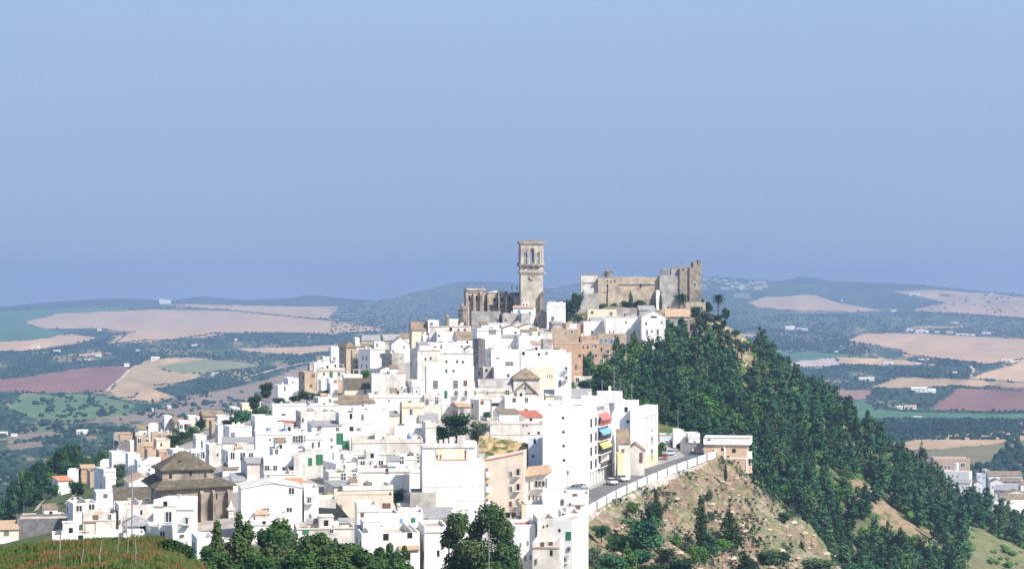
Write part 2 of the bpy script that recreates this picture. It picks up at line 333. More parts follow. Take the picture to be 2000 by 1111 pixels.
# ------------------------------------------------------------------ far country: valley floor rising into rolling fields
YK = [540, 560, 580, 600, 630, 660, 700, 750, 800, 900, 1000, 1111]
DK = [11200, 10200, 9200, 8100, 6300, 5050, 3950, 3180, 2545, 1750, 1333, 1054]
CRX = [-500, -200, 0, 100, 300, 340, 420, 500, 640, 665, 700, 760, 830, 870, 910, 1000, 1060, 1090, 1130, 1200, 1372, 1450, 1500, 1540, 1640, 1700, 1800, 1900, 2000, 2200, 2500]
CRY = [618, 612, 607, 602, 597, 594, 595, 597, 599, 597, 591, 583, 566, 556, 551, 552, 561, 565, 557, 548, 541, 544, 550, 552, 551, 553, 557, 568, 577, 588, 596]
def far_D(px, y):
    D = np.exp(np.interp(y, YK, np.log(DK)))
    k = np.clip((870-y)/120, 0, 1)
    return D*(1+k*.10*(fbm(px/170.+3, y/45., 3, 31)-.5)*2)
def far_pt(px, y):
    D = float(far_D(np.float64(px), np.float64(y))); return P(px, y, D)
FIELDS = [   # kind, outline in bearings/rows of the photograph, laid on the land
 ('green_field', 'g1', [(-200,600),(110,602),(300,600),(100,615),(45,630),(90,642),(135,650),(60,664),(-200,680)]),
 ('wheat_field', 'w', [(45,628),(120,612),(300,604),(420,606),(520,612),(640,626),(740,640),(745,645),(640,652),(560,648),(440,650),(400,657),(280,668),(210,672),(235,655),(265,648),(200,641),(90,642)]),
 ('wheat_field', 'w', [(330,595),(500,592),(670,590),(648,615),(640,622),(560,618),(500,612),(430,604),(345,601)]),
 ('wheat_field', 'w', [(-200,676),(60,664),(140,652),(192,660),(140,672),(60,684),(-200,690)]),
 ('wheat_field', 'w', [(130,692),(200,688),(225,690),(170,694)]),
 ('wheat_field', 'w', [(455,681),(560,678),(662,673),(640,685),(590,692),(500,688)]),
 ('ploughed_field', 'r', [(-60,750),(60,735),(180,716),(255,714),(238,740),(208,763),(100,766),(20,764),(-60,764)]),
 ('wheat_field', 'w2', [(215,765),(250,722),(290,703),(350,698),(420,700),(380,707),(300,716),(330,726),(390,730),(385,740),(300,760),(345,776),(300,782),(240,780)]),
 ('green_field', 'g2', [(300,716),(400,702),(470,706),(512,714),(440,722),(390,729),(330,725)]),
 ('brown_field', 'm', [(250,812),(300,800),(345,776),(430,762),(520,742),(600,712),(660,705),(700,760),(640,800),(520,830),(420,830),(300,822),(150,826)]),
 ('green_field', 'g3', [(40,772),(120,764),(200,775),(265,790),(250,808),(140,822),(60,815),(20,795)]),
 ('green_field', 'g3', [(60,832),(130,828),(135,838),(70,846)]), ('brown_field', 'm', [(20,848),(110,842),(120,850),(30,858)]), ('brown_field', 'm', [(10,868),(80,862),(85,872),(20,878)]),
 ('wheat_field', 'w', [(1462,590),(1490,582),(1520,578),(1590,576),(1640,592),(1725,606),(1650,608),(1560,606),(1480,600)]),
 ('green_field', 'g2', [(1430,572),(1465,574),(1470,583),(1435,582)]),
 ('wheat_field', 'w', [(1735,568),(1820,566),(1900,571),(2000,580),(2200,590),(2200,630),(2000,620),(1900,613),(1780,606),(1850,590),(1790,578)]),
 ('brown_field', 'm', [(1560,607),(1660,609),(1740,608),(1700,613),(1600,613),(1520,610)]),
 ('wheat_field', 'w', [(1655,665),(1690,650),(1800,651),(2000,662),(2300,668),(2300,705),(2000,706),(1920,709),(1850,700),(1765,695),(1760,682),(1700,672)]),
 ('wheat_field', 'w2', [(1780,638),(1880,636),(1885,640),(1790,642)]), ('wheat_field', 'w2', [(1440,650),(1500,652),(1470,658),(1440,662)]),
 ('green_field', 'g1', [(1480,690),(1560,684),(1700,697),(1640,697),(1540,708),(1500,704)]),
 ('pale_field', 'w3', [(1520,712),(1560,704),(1630,699),(1640,712),(1600,719),(1540,716)]),
 ('wheat_field', 'w', [(1636,698),(1720,699),(1835,712),(1740,713),(1640,711)]),
 ('wheat_field', 'w2', [(1695,757),(1760,736),(1880,741),(2000,748),(2200,755),(2200,762),(2000,757),(1870,753),(1760,757)]),
 ('wheat_field', 'w', [(1890,738),(1950,720),(2000,705),(2200,690),(2200,750),(2000,746)]),
 ('ploughed_field', 'r', [(1815,800),(1870,760),(2000,755),(2200,760),(2200,806),(2000,802)]),
 ('ploughed_field', 'r2', [(1595,760),(1705,761),(1690,778),(1600,784)]),
 ('green_field', 'g1', [(1590,786),(1690,780),(1705,800),(1760,803),(2000,807),(2200,810),(2200,822),(2000,819),(1830,815),(1680,830)]),
 ('stubble_field', 'w2', [(1720,868),(1850,850),(2000,838),(2200,830),(2200,858),(2000,860),(1840,876),(1740,880)]),
 ('brown_field', 'gb', [(1760,884),(1840,877),(2000,862),(2200,858),(2200,915),(1960,915),(1820,902),(1750,900)]),
]
FC = {'w': (.55,.38,.245), 'w2': (.45,.325,.20), 'w3': (.52,.44,.42), 'r': (.25,.125,.105), 'r2': (.33,.20,.17), 'g1': (.07,.165,.095), 'g2': (.24,.26,.14), 'g3': (.12,.19,.085), 'm': (.24,.19,.15), 'gb': (.19,.17,.09)}
px = np.arange(-500, 2501, 3.0)
cry = np.interp(px, CRX, CRY)+(fbm(px/16, px*0+2, 3, 5)-.5)*2.2
rows = [cry[:, None]+(1111-cry[:, None])*t for t in (np.linspace(0, 1, 330)**1.12)[None, :]]
YY = rows[0]; PX = np.repeat(px[:, None], YY.shape[1], 1)
DD = far_D(PX, YY); Zf = (HZ-YY)/F*DD
# near apron down to the camera side and a far skirt behind the crest
def ring(D, z): return np.full((len(px), 1), D), np.full((len(px), 1), z)
back = []
for k, (dd, dz) in enumerate([(150, -3), (600, -30), (1500, -90)]):
    back.append((DD[:, :1]+dd, Zf[:, :1]+dz))
Df = np.concatenate([b[0] for b in back[::-1]]+[DD]+[ring(800, -141)[0], ring(300, -145)[0], ring(20, -150)[0]], 1)
Z2 = np.concatenate([b[1] for b in back[::-1]]+[Zf]+[ring(800, -141)[1], ring(300, -145)[1], ring(20, -150)[1]], 1)
PX2 = np.concatenate([PX[:, :3], PX, PX[:, :3]], 1); Y2 = np.concatenate([YY[:, :1]]*3+[YY]+[YY[:, -1:]+1]*3, 1)
X = (PX2-1000)/F*Df
FZ = np.full(PX2.shape, -1, int)
wob = (fbm(PX2/23, Y2/7, 3, 41)-.5)
for i, (nm, kd, poly) in enumerate(FIELDS): FZ[inpoly(PX2+wob*10, Y2+wob*3, poly)] = i
n1 = fbm(PX2/60, Y2/14, 4, 51); n2 = fbm(PX2/9, Y2/3.2, 3, 52)
col = C3(.024, .058, .040)*(.6+.8*n2[..., None])
col = np.where(((n1 > .53))[..., None], C3(.050, .095, .055)*(.7+.6*n2[..., None]), col)
col = np.where(((n1+n2*.5 > .93) & (Y2 > 640))[..., None], C3(.26, .21, .13), col)
grove = (PX2 > 640) & (PX2 < 1160) & (Y2 < 655)
rws = np.sin((PX2*.45+34*np.sin(PX2/70.)+Y2*1.1+ (n1-.5)*9))
col = np.where(grove[..., None], C3(.030, .060, .042)+C3(.26, .24, .20)*(np.clip(rws*1.6-.4, 0, 1)*(n2 > .42))[..., None], col)
gr2 = (PX2 > 1370) & (PX2 < 1500) & (Y2 < 566)
col = np.where((gr2 & (n2 > .56))[..., None], C3(.50, .45, .34), col)
rw2 = np.sin(PX2*.35+Y2*1.6)
col = np.where(((PX2 > 1440) & (Y2 > 600) & (Y2 < 686) & (rw2 > .35) & (n2 > .5))[..., None], C3(.20, .20, .12), col)
for i, (nm, kd, poly) in enumerate(FIELDS):
    m = FZ == i; c = C3(*FC[kd])
    band = .9+.2*n1[m]+.12*(n2[m]-.5)+(.10*np.sin(Y2[m]*2.3+PX2[m]*.03) if kd in ('r', 'r2', 'm', 'gb') else .03*np.sin(Y2[m]*3+PX2[m]*.1))
    col[m] = c*band[:, None]
M['land'] = mat('far_land', (.92, .92, .92), (1.08, 1.08, 1.08), .012, .95, attr=True)
def sub(name, mask):
    o = grid(name, X, Df, Z2, col, M['land'], mask); return tag(o, kind='structure')
sub('valley', FZ < 0)
for i, (nm, kd, poly) in enumerate(FIELDS):
    m = FZ == i
    if m[:-1, :-1].any(): sub(nm, m)
def strip(name, pts, w_, c, D_of=None, lift=1.2):          # road or track laid over the land
    V = []; 
    q = []
    for (a, b), (c2, d2) in zip(pts[:-1], pts[1:]):
        for t in np.linspace(0, 1, 6)[:-1]: q.append((a+(c2-a)*t, b+(d2-b)*t))
    q.append(pts[-1])
    W_ = [np.array(far_pt(a, b))+(0, 0, lift) for a, b in q]
    for i in range(len(W_)):
        d = W_[min(i+1, len(W_)-1)]-W_[max(i-1, 0)]; nrm = np.array([d[1], -d[0], 0]); nrm /= np.linalg.norm(nrm)+1e-9
        nrm = np.array([1, 0, 0])*.8+nrm*.2
        V += [tuple(W_[i]-nrm*w_), tuple(W_[i]+nrm*w_)]
    mb = MB(); mb.add(V, [(2*i, 2*i+1, 2*i+3, 2*i+2) for i in range(len(W_)-1)]); return tag(mb.build(name, c), kind='structure')
M['dust'] = mat('dusty_track', (.55, .47, .36), (.65, .57, .45), .2, .9)
strip('farm_track', [(208, 765), (222, 752), (240, 738), (252, 724), (275, 716)], 2.3, M['dust'])
strip('farm_track', [(215, 775), (240, 777), (262, 782)], 2.2, M['dust'])
strip('country_road', [(470, 741), (520, 727), (560, 716), (600, 709), (640, 704)], 3.5, M['dust'])
strip('farm_track', [(1636, 672), (1650, 682), (1662, 686)], 4, M['dust']); strip('farm_track', [(1895, 716), (1903, 724), (1896, 736)], 4, M['dust'])
# distant mountains, one ridge body each
M['mount'] = mat('mountain', (.015, .035, .028), (.025, .05, .035), .004, .95)
def ridge(name, pts, D, deep=3500):
    xs = np.arange(pts[0][0], pts[-1][0]+1, 6.0); ys = np.interp(xs, [p[0] for p in pts], [p[1] for p in pts])+(fbm(xs/18, xs*0+D, 3, 8)-.5)*1.6
    zt = (HZ-ys)/F*D; prof = [(-1, 0), (-.7, .25), (-.4, .6), (-.15, .9), (0, 1), (.2, .9), (.6, .4), (1, 0)]
    Xr = np.stack([(xs-1000)/F*D]*len(prof), 1); Yr = np.stack([np.full(len(xs), D+deep*a) for a, b in prof], 1)
    base = -60
    Zr = np.stack([base+(zt-base)*b for a, b in prof], 1)
    Zr += (fbm(Xr/500, Yr/500, 3, 9)-.5)*20*np.array([1-b for a, b in prof])
    return tag(grid(name, Xr, Yr, Zr, Zr[..., None]*0+np.ones(3), M['mount']), kind='structure')
ridge('mountains', [(-600,612),(-200,606),(0,603),(60,596),(100,590),(200,583),(262,583),(330,588),(395,578),(460,585),(540,584),(612,576),(665,582),(740,588),(860,592),(1000,585),(1100,590)], 10600, 1500)
ridge('mountains', [(1440,575),(1480,557),(1520,548),(1570,541),(1602,543),(1640,553),(1700,566),(1800,580)], 12200, 1300)
ridge('mountains', [(1060,580),(1075,566),(1100,559),(1135,552),(1160,549),(1240,552),(1330,560),(1400,566)], 12000, 1300)
# ------------------------------------------------------------------ far trees: uncountable woods and groves
_t = (1+5**.5)/2
ICO = np.array([(-1,_t,0),(1,_t,0),(-1,-_t,0),(1,-_t,0),(0,-1,_t),(0,1,_t),(0,-1,-_t),(0,1,-_t),(_t,0,-1),(_t,0,1),(-_t,0,-1),(-_t,0,1)])/np.sqrt(1+_t*_t)
ICF = np.array([(0,11,5),(0,5,1),(0,1,7),(0,7,10),(0,10,11),(1,5,9),(5,11,4),(11,10,2),(10,7,6),(7,1,8),(3,9,4),(3,4,2),(3,2,6),(3,6,8),(3,8,9),(4,9,5),(2,4,11),(6,2,10),(8,6,7),(9,8,1)])
OCT = np.array([(1,0,0),(-1,0,0),(0,1,0),(0,-1,0),(0,0,1),(0,0,-1)], float)
OCF = np.array([(0,2,4),(2,1,4),(1,3,4),(3,0,4),(2,0,5),(1,2,5),(3,1,5),(0,3,5)])
nr = np.random.RandomState(5)
def blobs(name, pts, size, label=None, m='leafw', base=(ICO, ICF), flat=.8):
    pts = np.asarray(pts, float); n = len(pts); sz = np.asarray(size, float)*np.ones(n)
    B, Fc = base
    jit = 1+(nr.rand(n, len(B))-.5)*.55
    V = B[None]*jit[..., None]*sz[:, None, None]*np.array([1, 1, flat])+pts[:, None, :]+np.array([0, 0, .55])*sz[:, None, None]*flat
    Q = Fc[None]+(np.arange(n)*len(B))[:, None, None]
    o = npmesh(name, V, Q, M[m], None, 3); return tag(o, label, None, None, 'stuff')
def far_many(xs, ys): D = far_D(xs, ys); return np.stack([(xs-1000)/F*D, D, (HZ-ys)/F*D], -1)
FZlist = [p for k, d, p in FIELDS]
def infield(x, y, pad=0):
    m = np.zeros(x.shape, bool)
    for p in FZlist: m |= inpoly(x, y, p)
    return m
x = nr.uniform(-150, 2150, 42000); y = np.where(nr.rand(42000) < .6, nr.uniform(640, 980, 42000), nr.uniform(600, 760, 42000))
cy = np.interp(x, CRX, CRY)
ok = ~infield(x, y) & (y > cy+3) & ~((x > 640) & (x < 1160) & (y < 655)) & ~((x > 1650) & (y > 815)) & ~((x > 700) & (x < 1400) & (y > 640)) & ~((x > 1790) & (y > 880))
dens = fbm(x/45, y/12, 3, 61); ok &= nr.rand(42000) < np.clip((dens-.36)*4, .04, 1)
x, y = x[ok], y[ok]; p = far_many(x, y)
blobs('wood', p, np.clip(p[:, 1]/F*nr.uniform(1.1, 2.9, len(x)), 2.2, 9))
x = nr.uniform(645, 1160, 3200); y = np.interp(x, CRX, CRY)+2+nr.rand(3200)**.8*95
r_ = np.sin(x*.45+34*np.sin(x/70.)+y*1.1+(fbm(x/60, y/14, 4, 51)-.5)*9); k = (r_ < .05) & (y < 652); p = far_many(x[k], y[k])
blobs('olive_grove', p, nr.uniform(2.2, 4.5, len(p)), base=(OCT, OCF))
a, b = np.meshgrid(np.arange(1640, 2100, 7.5), np.arange(816, 862, 4.2)); x = (a+(b-816)*1.1+nr.uniform(-1.6, 1.6, a.shape)).ravel(); y = (b+nr.uniform(-.9, .9, a.shape)).ravel()
k = (nr.rand(len(x)) < np.clip(1.6-(y-816)/50, .3, 1)) & (y > 818+np.clip((1700-x)*.1, 0, 20)); p = far_many(x[k], y[k])
blobs('olive_grove', p, nr.uniform(1.8, 3.2, len(p)))
x = nr.uniform(1440, 1700, 900); y = nr.uniform(655, 690, 900); k = ~infield(x, y); p = far_many(x[k], y[k]); blobs('olive_grove', p, nr.uniform(2, 4, len(p)), base=(OCT, OCF))
x = nr.uniform(-100, 700, 2600); y = nr.uniform(765, 845, 2600); k = infield(x, y) & ~((x > 200) & (x < 350) & (y < 785)) & (fbm(x/30, y/10, 3, 91) > .47) & (nr.rand(2600) < .55); p = far_many(x[k], y[k]); blobs('field_scrub', p, nr.uniform(1.0, 3.4, len(p))*np.where(nr.rand(len(p)) < .15, 1.8, 1))
x = nr.uniform(1735, 2000, 60); y = 572+nr.rand(60)*40; p = far_many(x, y); blobs('field_scrub', p, nr.uniform(4, 10, len(p)), flat=.35)
x = nr.uniform(1850, 2100, 380); y = nr.uniform(858, 925, 380); k = (x > 1930+(925-y)*.6) | (y > 912); p = far_many(x[k], y[k]); blobs('wood', p, nr.uniform(2, 4.5, len(p)))
# hedges and lines of trees between fields
HED = [[(330,598),(430,604),(520,613),(640,625)], [(200,668),(215,655),(250,650),(200,690),(225,672)], [(0,600),(100,597),(110,602)], [(0,690),(60,686),(130,680),(200,674),(280,664),(330,664),(420,650),(640,655),(740,648)], [(1800,708),(1900,716),(2000,700)], [(1540,688),(1600,682),(1680,694)],
       [(1860,756),(2000,762)], [(1690,785),(1760,802),(1860,805),(2000,806)], [(1500,618),(1700,611),(1860,613),(2000,622)], [(1760,690),(1850,702),(1920,711)], [(1770,690),(1760,683)], [(1500,718),(1600,716),(1680,712),(1720,716)], [(300,752),(380,744),(450,740),(520,722)], [(0,772),(60,766),(120,772)], [(100,768),(180,768),(210,772)], [(222,778),(262,775),(270,765)], [(270,790),(330,792),(345,780)],
       [(1440,545),(1540,552),(1640,551),(1700,553),(1800,557),(1900,568),(2000,577)], [(1372,541),(1440,544)], [(870,556),(910,551),(1000,552)]]
q = []
for h in HED:
    for (a, b), (c, d) in zip(h[:-1], h[1:]):
        n = int(math.hypot(c-a, (d-b)*2)/1.6)+1
        for i in range(n): t = i/n; q.append((a+(c-a)*t+nr.uniform(-1.5, 1.5), b+(d-b)*t+nr.uniform(-.6, 2.0)))
q = np.array(q); q[:, 1] = np.maximum(q[:, 1], np.interp(q[:, 0], CRX, CRY)+.4); p = far_many(q[:, 0], q[:, 1]); blobs('hedge_trees', p, p[:, 1]/F*nr.uniform(1.0, 2.1, len(p)))
# ------------------------------------------------------------------ foliage cards
def leaves(blist, n, size, seed=1, drop=.0):
    """blist: (x,y,z,rx,ry,rz) clumps; returns verts, quads for many small leaf clusters in the clumps' outer volume"""
    r = np.random.RandomState(seed); b = np.array(blist, float)
    wgt = (b[:, 3]*b[:, 5]); idx = r.choice(len(b), n, p=wgt/wgt.sum())
    d = r.normal(size=(n, 3)); d /= np.linalg.norm(d, axis=1)[:, None]
    rad = r.rand(n)**.28*(1+.22*(r.rand(n)-.4))
    c = b[idx, :3]+d*b[idx, 3:6]*rad[:, None]
    nn = d+r.normal(size=(n, 3))*.55; nn[:, 2] += .25; nn /= np.linalg.norm(nn, axis=1)[:, None]
    t = np.cross(nn, r.normal(size=(n, 3))); t /= np.linalg.norm(t, axis=1)[:, None]; bt = np.cross(nn, t)
    s = size*r.uniform(.55, 1.25, n)[:, None]
    V = np.stack([c-t*s*.5-bt*s*.15, c+bt*s*.5+nn*s*.1, c+t*s*.55-bt*s*.1+nn*s*.15, c-bt*s*.5], 1)
    return V.reshape(-1, 3), np.arange(4*n).reshape(n, 4)
def crown_clumps(kind, h, rad, r):
    out = []
    if kind == 'col':        # tall, narrow and ragged
        n = 9
        for i in range(n):
            t = i/(n-1); w = rad*(.95*(1-t)**.7+.25)*r.uniform(.75, 1.1); out.append((r.uniform(-.35, .35)*rad, r.uniform(-.35, .35)*rad, h*(.22+.68*t), w*.8, w*.8, h*.13))
    elif kind == 'rnd':
        for i in range(11):
            a = r.uniform(0, 6.28); q = rad*r.uniform(.2, .75); zz = r.uniform(.38, .85); w = rad*r.uniform(.35, .55); out.append((q*math.cos(a), q*math.sin(a), h*zz, w, w, w*.8))
        out.append((0, 0, h*.62, rad*.6, rad*.6, h*.25))
    elif kind == 'ful':
        for i in range(16): a = r.uniform(0, 6.28); q = rad*r.uniform(.1, .72); zz = r.uniform(.22, .82); w = rad*r.uniform(.34, .5); out.append((q*math.cos(a), q*math.sin(a), h*zz, w, w, h*.16))
    elif kind == 'cyp':
        for i in range(10): t = i/9; w = rad*(math.sin(math.pi*min(1, .22+t*.75))**.8*.9+.08); out.append((r.uniform(-.1, .1)*rad, r.uniform(-.1, .1)*rad, h*(.08+.86*t), w, w, h*.09))
    elif kind == 'con':
        for i in range(9):
            t = i/8; w = rad*(1-t)**.85*1.25+.12
            for k in range(4 if t < .8 else 1): a = r.uniform(0, 6.28); out.append((w*.5*math.cos(a), w*.5*math.sin(a), h*(.1+.84*t), w*.55+.1, w*.55+.1, h*.05+.1))
    elif kind == 'bush':
        for i in range(7): a = r.uniform(0, 6.28); q = rad*r.uniform(0, .6); w = rad*r.uniform(.35, .6); out.append((q*math.cos(a), q*math.sin(a), h*r.uniform(.25, .65), w, w, h*.32))
    return out
def trunk_mb(kind, h, rad, r):
    mb = MB(); tr = max(.12, h*.018)
    tops = {'ful': .7, 'col': .85, 'rnd': .7, 'cyp': .9, 'con': .93, 'bush': .5}[kind]
    pts = [(0, 0, -1.5)]; 
    for i in range(1, 5): pts.append((r.uniform(-1, 1)*rad*.06*i, r.uniform(-1, 1)*rad*.06*i, h*tops*i/4))
    for i in range(4): mb.tube(pts[i], pts[i+1], tr*(1-.2*i), tr*(1-.2*(i+1)), 6)
    if kind in ('rnd', 'col', 'bush'):
        for k in range(7):
            i = r.randint(1, 3); a = r.uniform(0, 6.28); p0 = pts[i]; q = rad*(.6 if kind != 'col' else .4)
            mb.tube(p0, (p0[0]+q*math.cos(a), p0[1]+q*math.sin(a), p0[2]+h*.16), tr*.5, tr*.15, 5)
    return mb
def tree_proto(name, kind, h, rad, n, leaf, m, seed):
    r = random.Random(seed)
    V, Q = leaves(crown_clumps(kind, h, rad, r), n, leaf, seed)
    root = empty(name, (0, 0, 0)); npmesh('crown', V, Q, M[m], None, 4, parent=root)
    trunk_mb(kind, h, rad, r).build('trunk', M['bark'], root, smooth=True); return root
def copy_tree(o, parent=None):
    c = o.copy(); COL.objects.link(c); c.parent = parent
    for ch in list(o.children): copy_tree(ch, c)
    return c
PRO = {}; USED = set()
def proto(kind, v, leaf='leaf', q=1):
    key = (kind, v, leaf, q)
    if key not in PRO:
        dims = {'ful': (9, 3.6, 1300, .62), 'col': (14, 2.6, 950, .75), 'rnd': (9, 3.6, 1000, .75), 'cyp': (10, 1.25, 900, .42), 'con': (9, 2.4, 1100, .5), 'bush': (3, 2.0, 450, .5)}[kind]
        nm = {'ful': 'broadleaf_tree', 'col': 'eucalyptus_tree', 'rnd': 'broadleaf_tree', 'cyp': 'cypress_tree', 'con': 'conifer_tree', 'bush': 'bush'}[kind]
        PRO[key] = tree_proto(nm, kind, dims[0], dims[1], int(dims[2]*q), dims[3]/(q**.4), leaf, 100+v*7+len(kind)*13)
    return key
def put_tree(kind, X_, Y_, Z_, h, rad, label, group=None, leaf='leaf', v=None, q=1, cat=None, lean=0, name=None):
    v = rng.randint(0, 3) if v is None else v
    key = proto(kind, v, leaf, q); base = {'ful': (9, 3.6), 'col': (14, 2.6), 'rnd': (9, 3.6), 'cyp': (10, 1.25), 'con': (9, 2.4), 'bush': (3, 2.0)}[kind]
    o = PRO[key] if key not in USED else copy_tree(PRO[key]); USED.add(key)
    o.location = (X_, Y_, Z_); o.rotation_euler = (0, lean, rng.uniform(0, 6.28) if not lean else 0); o.scale = (rad/base[1], rad/base[1], h/base[0])
    return tag(o, label, cat or ('bush' if kind == 'bush' else 'tree'), group)
def T(px, yt, yb, wpx, kind, label, group=None, leaf='leaf', D=None, q=1.6, **k):     # tree by its top, foot and width in the photograph
    D = D or hit(px, yb); X_, Y_, Zt = P(px, yt, D); zb = gz(X_, D)
    zb = min(zb, (HZ-yb)/F*D+1.0) if D < 1150 else zb
    if 1140 < px < 1620 and yt > 950 and kind in ('rnd', 'bush', 'ful'): wpx *= 1.25
    return put_tree(kind, X_, D, zb-.2, max(Zt-zb, 1.2), wpx/2/F*D, label, group, leaf, q=q, **k)
# ------------------------------------------------------------------ the wood on the slope right of the town
cand = []
fr = random.Random(11)
BARE = [(1480, 1650, 700, 1010, .0)]
for _ in range(9000):
    pxx = fr.uniform(1150, 2120); D = fr.uniform(548, 905)
    X_ = (pxx-1000)/F*D; z = gz(X_, D); yy = HZ-z/D*F
    if pxx < 1235 and D > 640: continue
    if pxx < 1300 and D > 712: continue
    if pxx < 1375 and (D > 755 or D < 590): continue
    if pxx < 1290 and D < 560+ (1290-pxx)*.55: continue
    if pxx < 1475 and D > 770: continue
    if pxx > 1375 and pxx < 1480 and D < 565: continue
    if pxx < 1560 and D < 572: continue
    if pxx > 1885 and D < 775: continue
    if pxx > 1840 and D < 640: continue
    if D > 872: continue
    if 655 < D < 728 and 1585 < pxx < 1880 and fr.random() < .93: continue      # the bare terrace that crosses the slope
    if float(fbm(X_/22, D/30, 4, 11))*.6+float(fbm(X_/5, D/6, 3, 12))*.4 > .52: continue
    if any((X_-a)**2+(D-b)**2 < 4.4**2 for a, b, *_ in cand[-9000:]): continue
    cand.append((X_, D, z, pxx, yy))
cand.sort(key=lambda c: -(c[4])*.0-0*c[1]+c[1])
mergeV = []; mergeQ = []; off = 0
lowres = []
for v in range(5):
    rr = random.Random(300+v); kind = 'col' if v < 4 else 'rnd'; hh, ra = (14, 2.6) if v < 4 else (9, 3.4)
    lowres.append(leaves(crown_clumps(kind, hh, ra, rr), 300, 1.25, 300+v))
ZN = [(1560, 'leafy tree in the upper wood on the slope right under the castle cliff'), (1700, 'tall leafy tree in the wood on the steep slope behind the peach block'), (1860, 'dark tree in the lower wood right of the bare spur'), (9999, 'leafy tree in the wood running down to the right towards the lower town')]
cnt = 0
for i, (X_, D, z, pxx, yy) in enumerate(cand):
    h = fr.uniform(8.5, 14) if D < 760 else fr.uniform(7, 11); kd = 'col' if fr.random() < .78 else 'rnd'
    if kd == 'rnd': h *= .72
    if pxx < 1300: h = min(h, 10)
    ra = h*fr.uniform(.19, .30) if kd == 'col' else h*fr.uniform(.36, .46)
    if cnt < 290 and pxx < 2030:
        lab = [t for lim, t in ZN if pxx < lim][0]; cnt += 1
        put_tree(kd, X_, D, z-.3, h, ra, lab.replace('leafy', 'narrow') if kd == 'col' else lab.replace('leafy', 'rounded').replace('dark tree', 'rounded tree'), 'trees of the wood on the slope' if False else 'wood trees, '+('narrow' if kd == 'col' else 'rounded')+' '+str([q for q, (lim, t) in enumerate(ZN) if pxx < lim][0]), leaf='leaf2' if kd == 'rnd' and fr.random() < .5 else 'leaf')
    else:
        V, Q = lowres[fr.randint(0, 3) if kd == 'col' else 4]; a = fr.uniform(0, 6.28); ca, sa = math.cos(a), math.sin(a)
        sx = ra/(2.6 if kd == 'col' else 3.4); sz_ = h/(14 if kd == 'col' else 9)
        W_ = np.stack([V[:, 0]*ca*sx-V[:, 1]*sa*sx+X_, V[:, 0]*sa*sx+V[:, 1]*ca*sx+D, V[:, 2]*sz_+z], -1)
        mergeV.append(W_); mergeQ.append(Q+off); off += len(V)
print('forest', len(cand), cnt)
if mergeV: tag(npmesh('wood', np.concatenate(mergeV), np.concatenate(mergeQ), M['leaf'], None, 4), 'rest of the wood covering the slope', None, None, 'stuff')
# undergrowth
u = []
for _ in range(5200):
    pxx = fr.uniform(1150, 2150); D = fr.uniform(560, 900); X_ = (pxx-1000)/F*D
    if 1300 < pxx < 1450 and D > 800: continue
    if pxx < 1290 and D < 600: continue
    if pxx > 1870 and D < 790 and fr.random() < .85: continue
    u.append((X_, D))
u = np.array(u); uz = ground(u[:, 0], u[:, 1]); k = fbm(u[:, 0]/22, u[:, 1]/30, 4, 11) < .52
u, uz = u[k], uz[k]
V, Q = leaves([(0, 0, .6, 1, 1, .8)], 26, .8, 77); n = len(u); s_ = nr.uniform(.7, 1.9, n)
VV = V[None]*s_[:, None, None]+np.stack([u[:, 0], u[:, 1], uz-.2], -1)[:, None, :]; QQ = Q[None]+(np.arange(n)*len(V))[:, None, None]
tag(npmesh('undergrowth', VV, QQ, M['leaf2'], None, 4), 'low scrub under the wood', None, None, 'stuff')
# scrub on rocky slope
u = []
for _ in range(2600):
    pxx = fr.uniform(1110, 1740); D = fr.uniform(345, 540); X_ = (pxx-1000)/F*D; zs1, s1 = spur(np.float64(X_), np.float64(D))
    if s1 < 1 or zs1 < gz(X_, D)-.1: continue
    if float(fbm(X_/9, D/9, 4, 71)) < .52+.0*s1: continue
    u.append((X_, D, gz(X_, D)))
u = np.array(u); n = len(u); V, Q = leaves([(0, 0, .3, .6, .6, .4)], 16, .36, 78); s_ = nr.uniform(.5, 2.3, n)
VV = V[None]*s_[:, None, None]+u[:, None, :]; QQ = Q[None]+(np.arange(n)*len(V))[:, None, None]
tag(npmesh('scrub', VV, QQ, M['leaf3'], None, 4), 'tufts of scrub on the rocky slope', None, None, 'stuff')
rb = MB()
for _ in range(420):
    pxx = fr.uniform(1180, 1700); D = fr.uniform(370, 535); X_ = (pxx-1000)/F*D; zs1, s1 = spur(np.float64(X_), np.float64(D))
    if s1 < 2 or zs1 < gz(X_, D)-.1: continue
    z = gz(X_, D); s0 = fr.choice([.25, .3, .4, .7, 1.1]); vs = [(X_+p[0]*s0*fr.uniform(.7, 1.3), D+p[1]*s0*fr.uniform(.7, 1.3), z+p[2]*s0*.6*fr.uniform(.7, 1.2)) for p in ICO]; rb.add(vs, [tuple(f) for f in ICF])
tag(rb.build('rocks', mat('slope_rock', (.42, .34, .25), (.55, .47, .36), .8, .95)), 'loose rocks on the slope below the road', None, None, 'stuff')
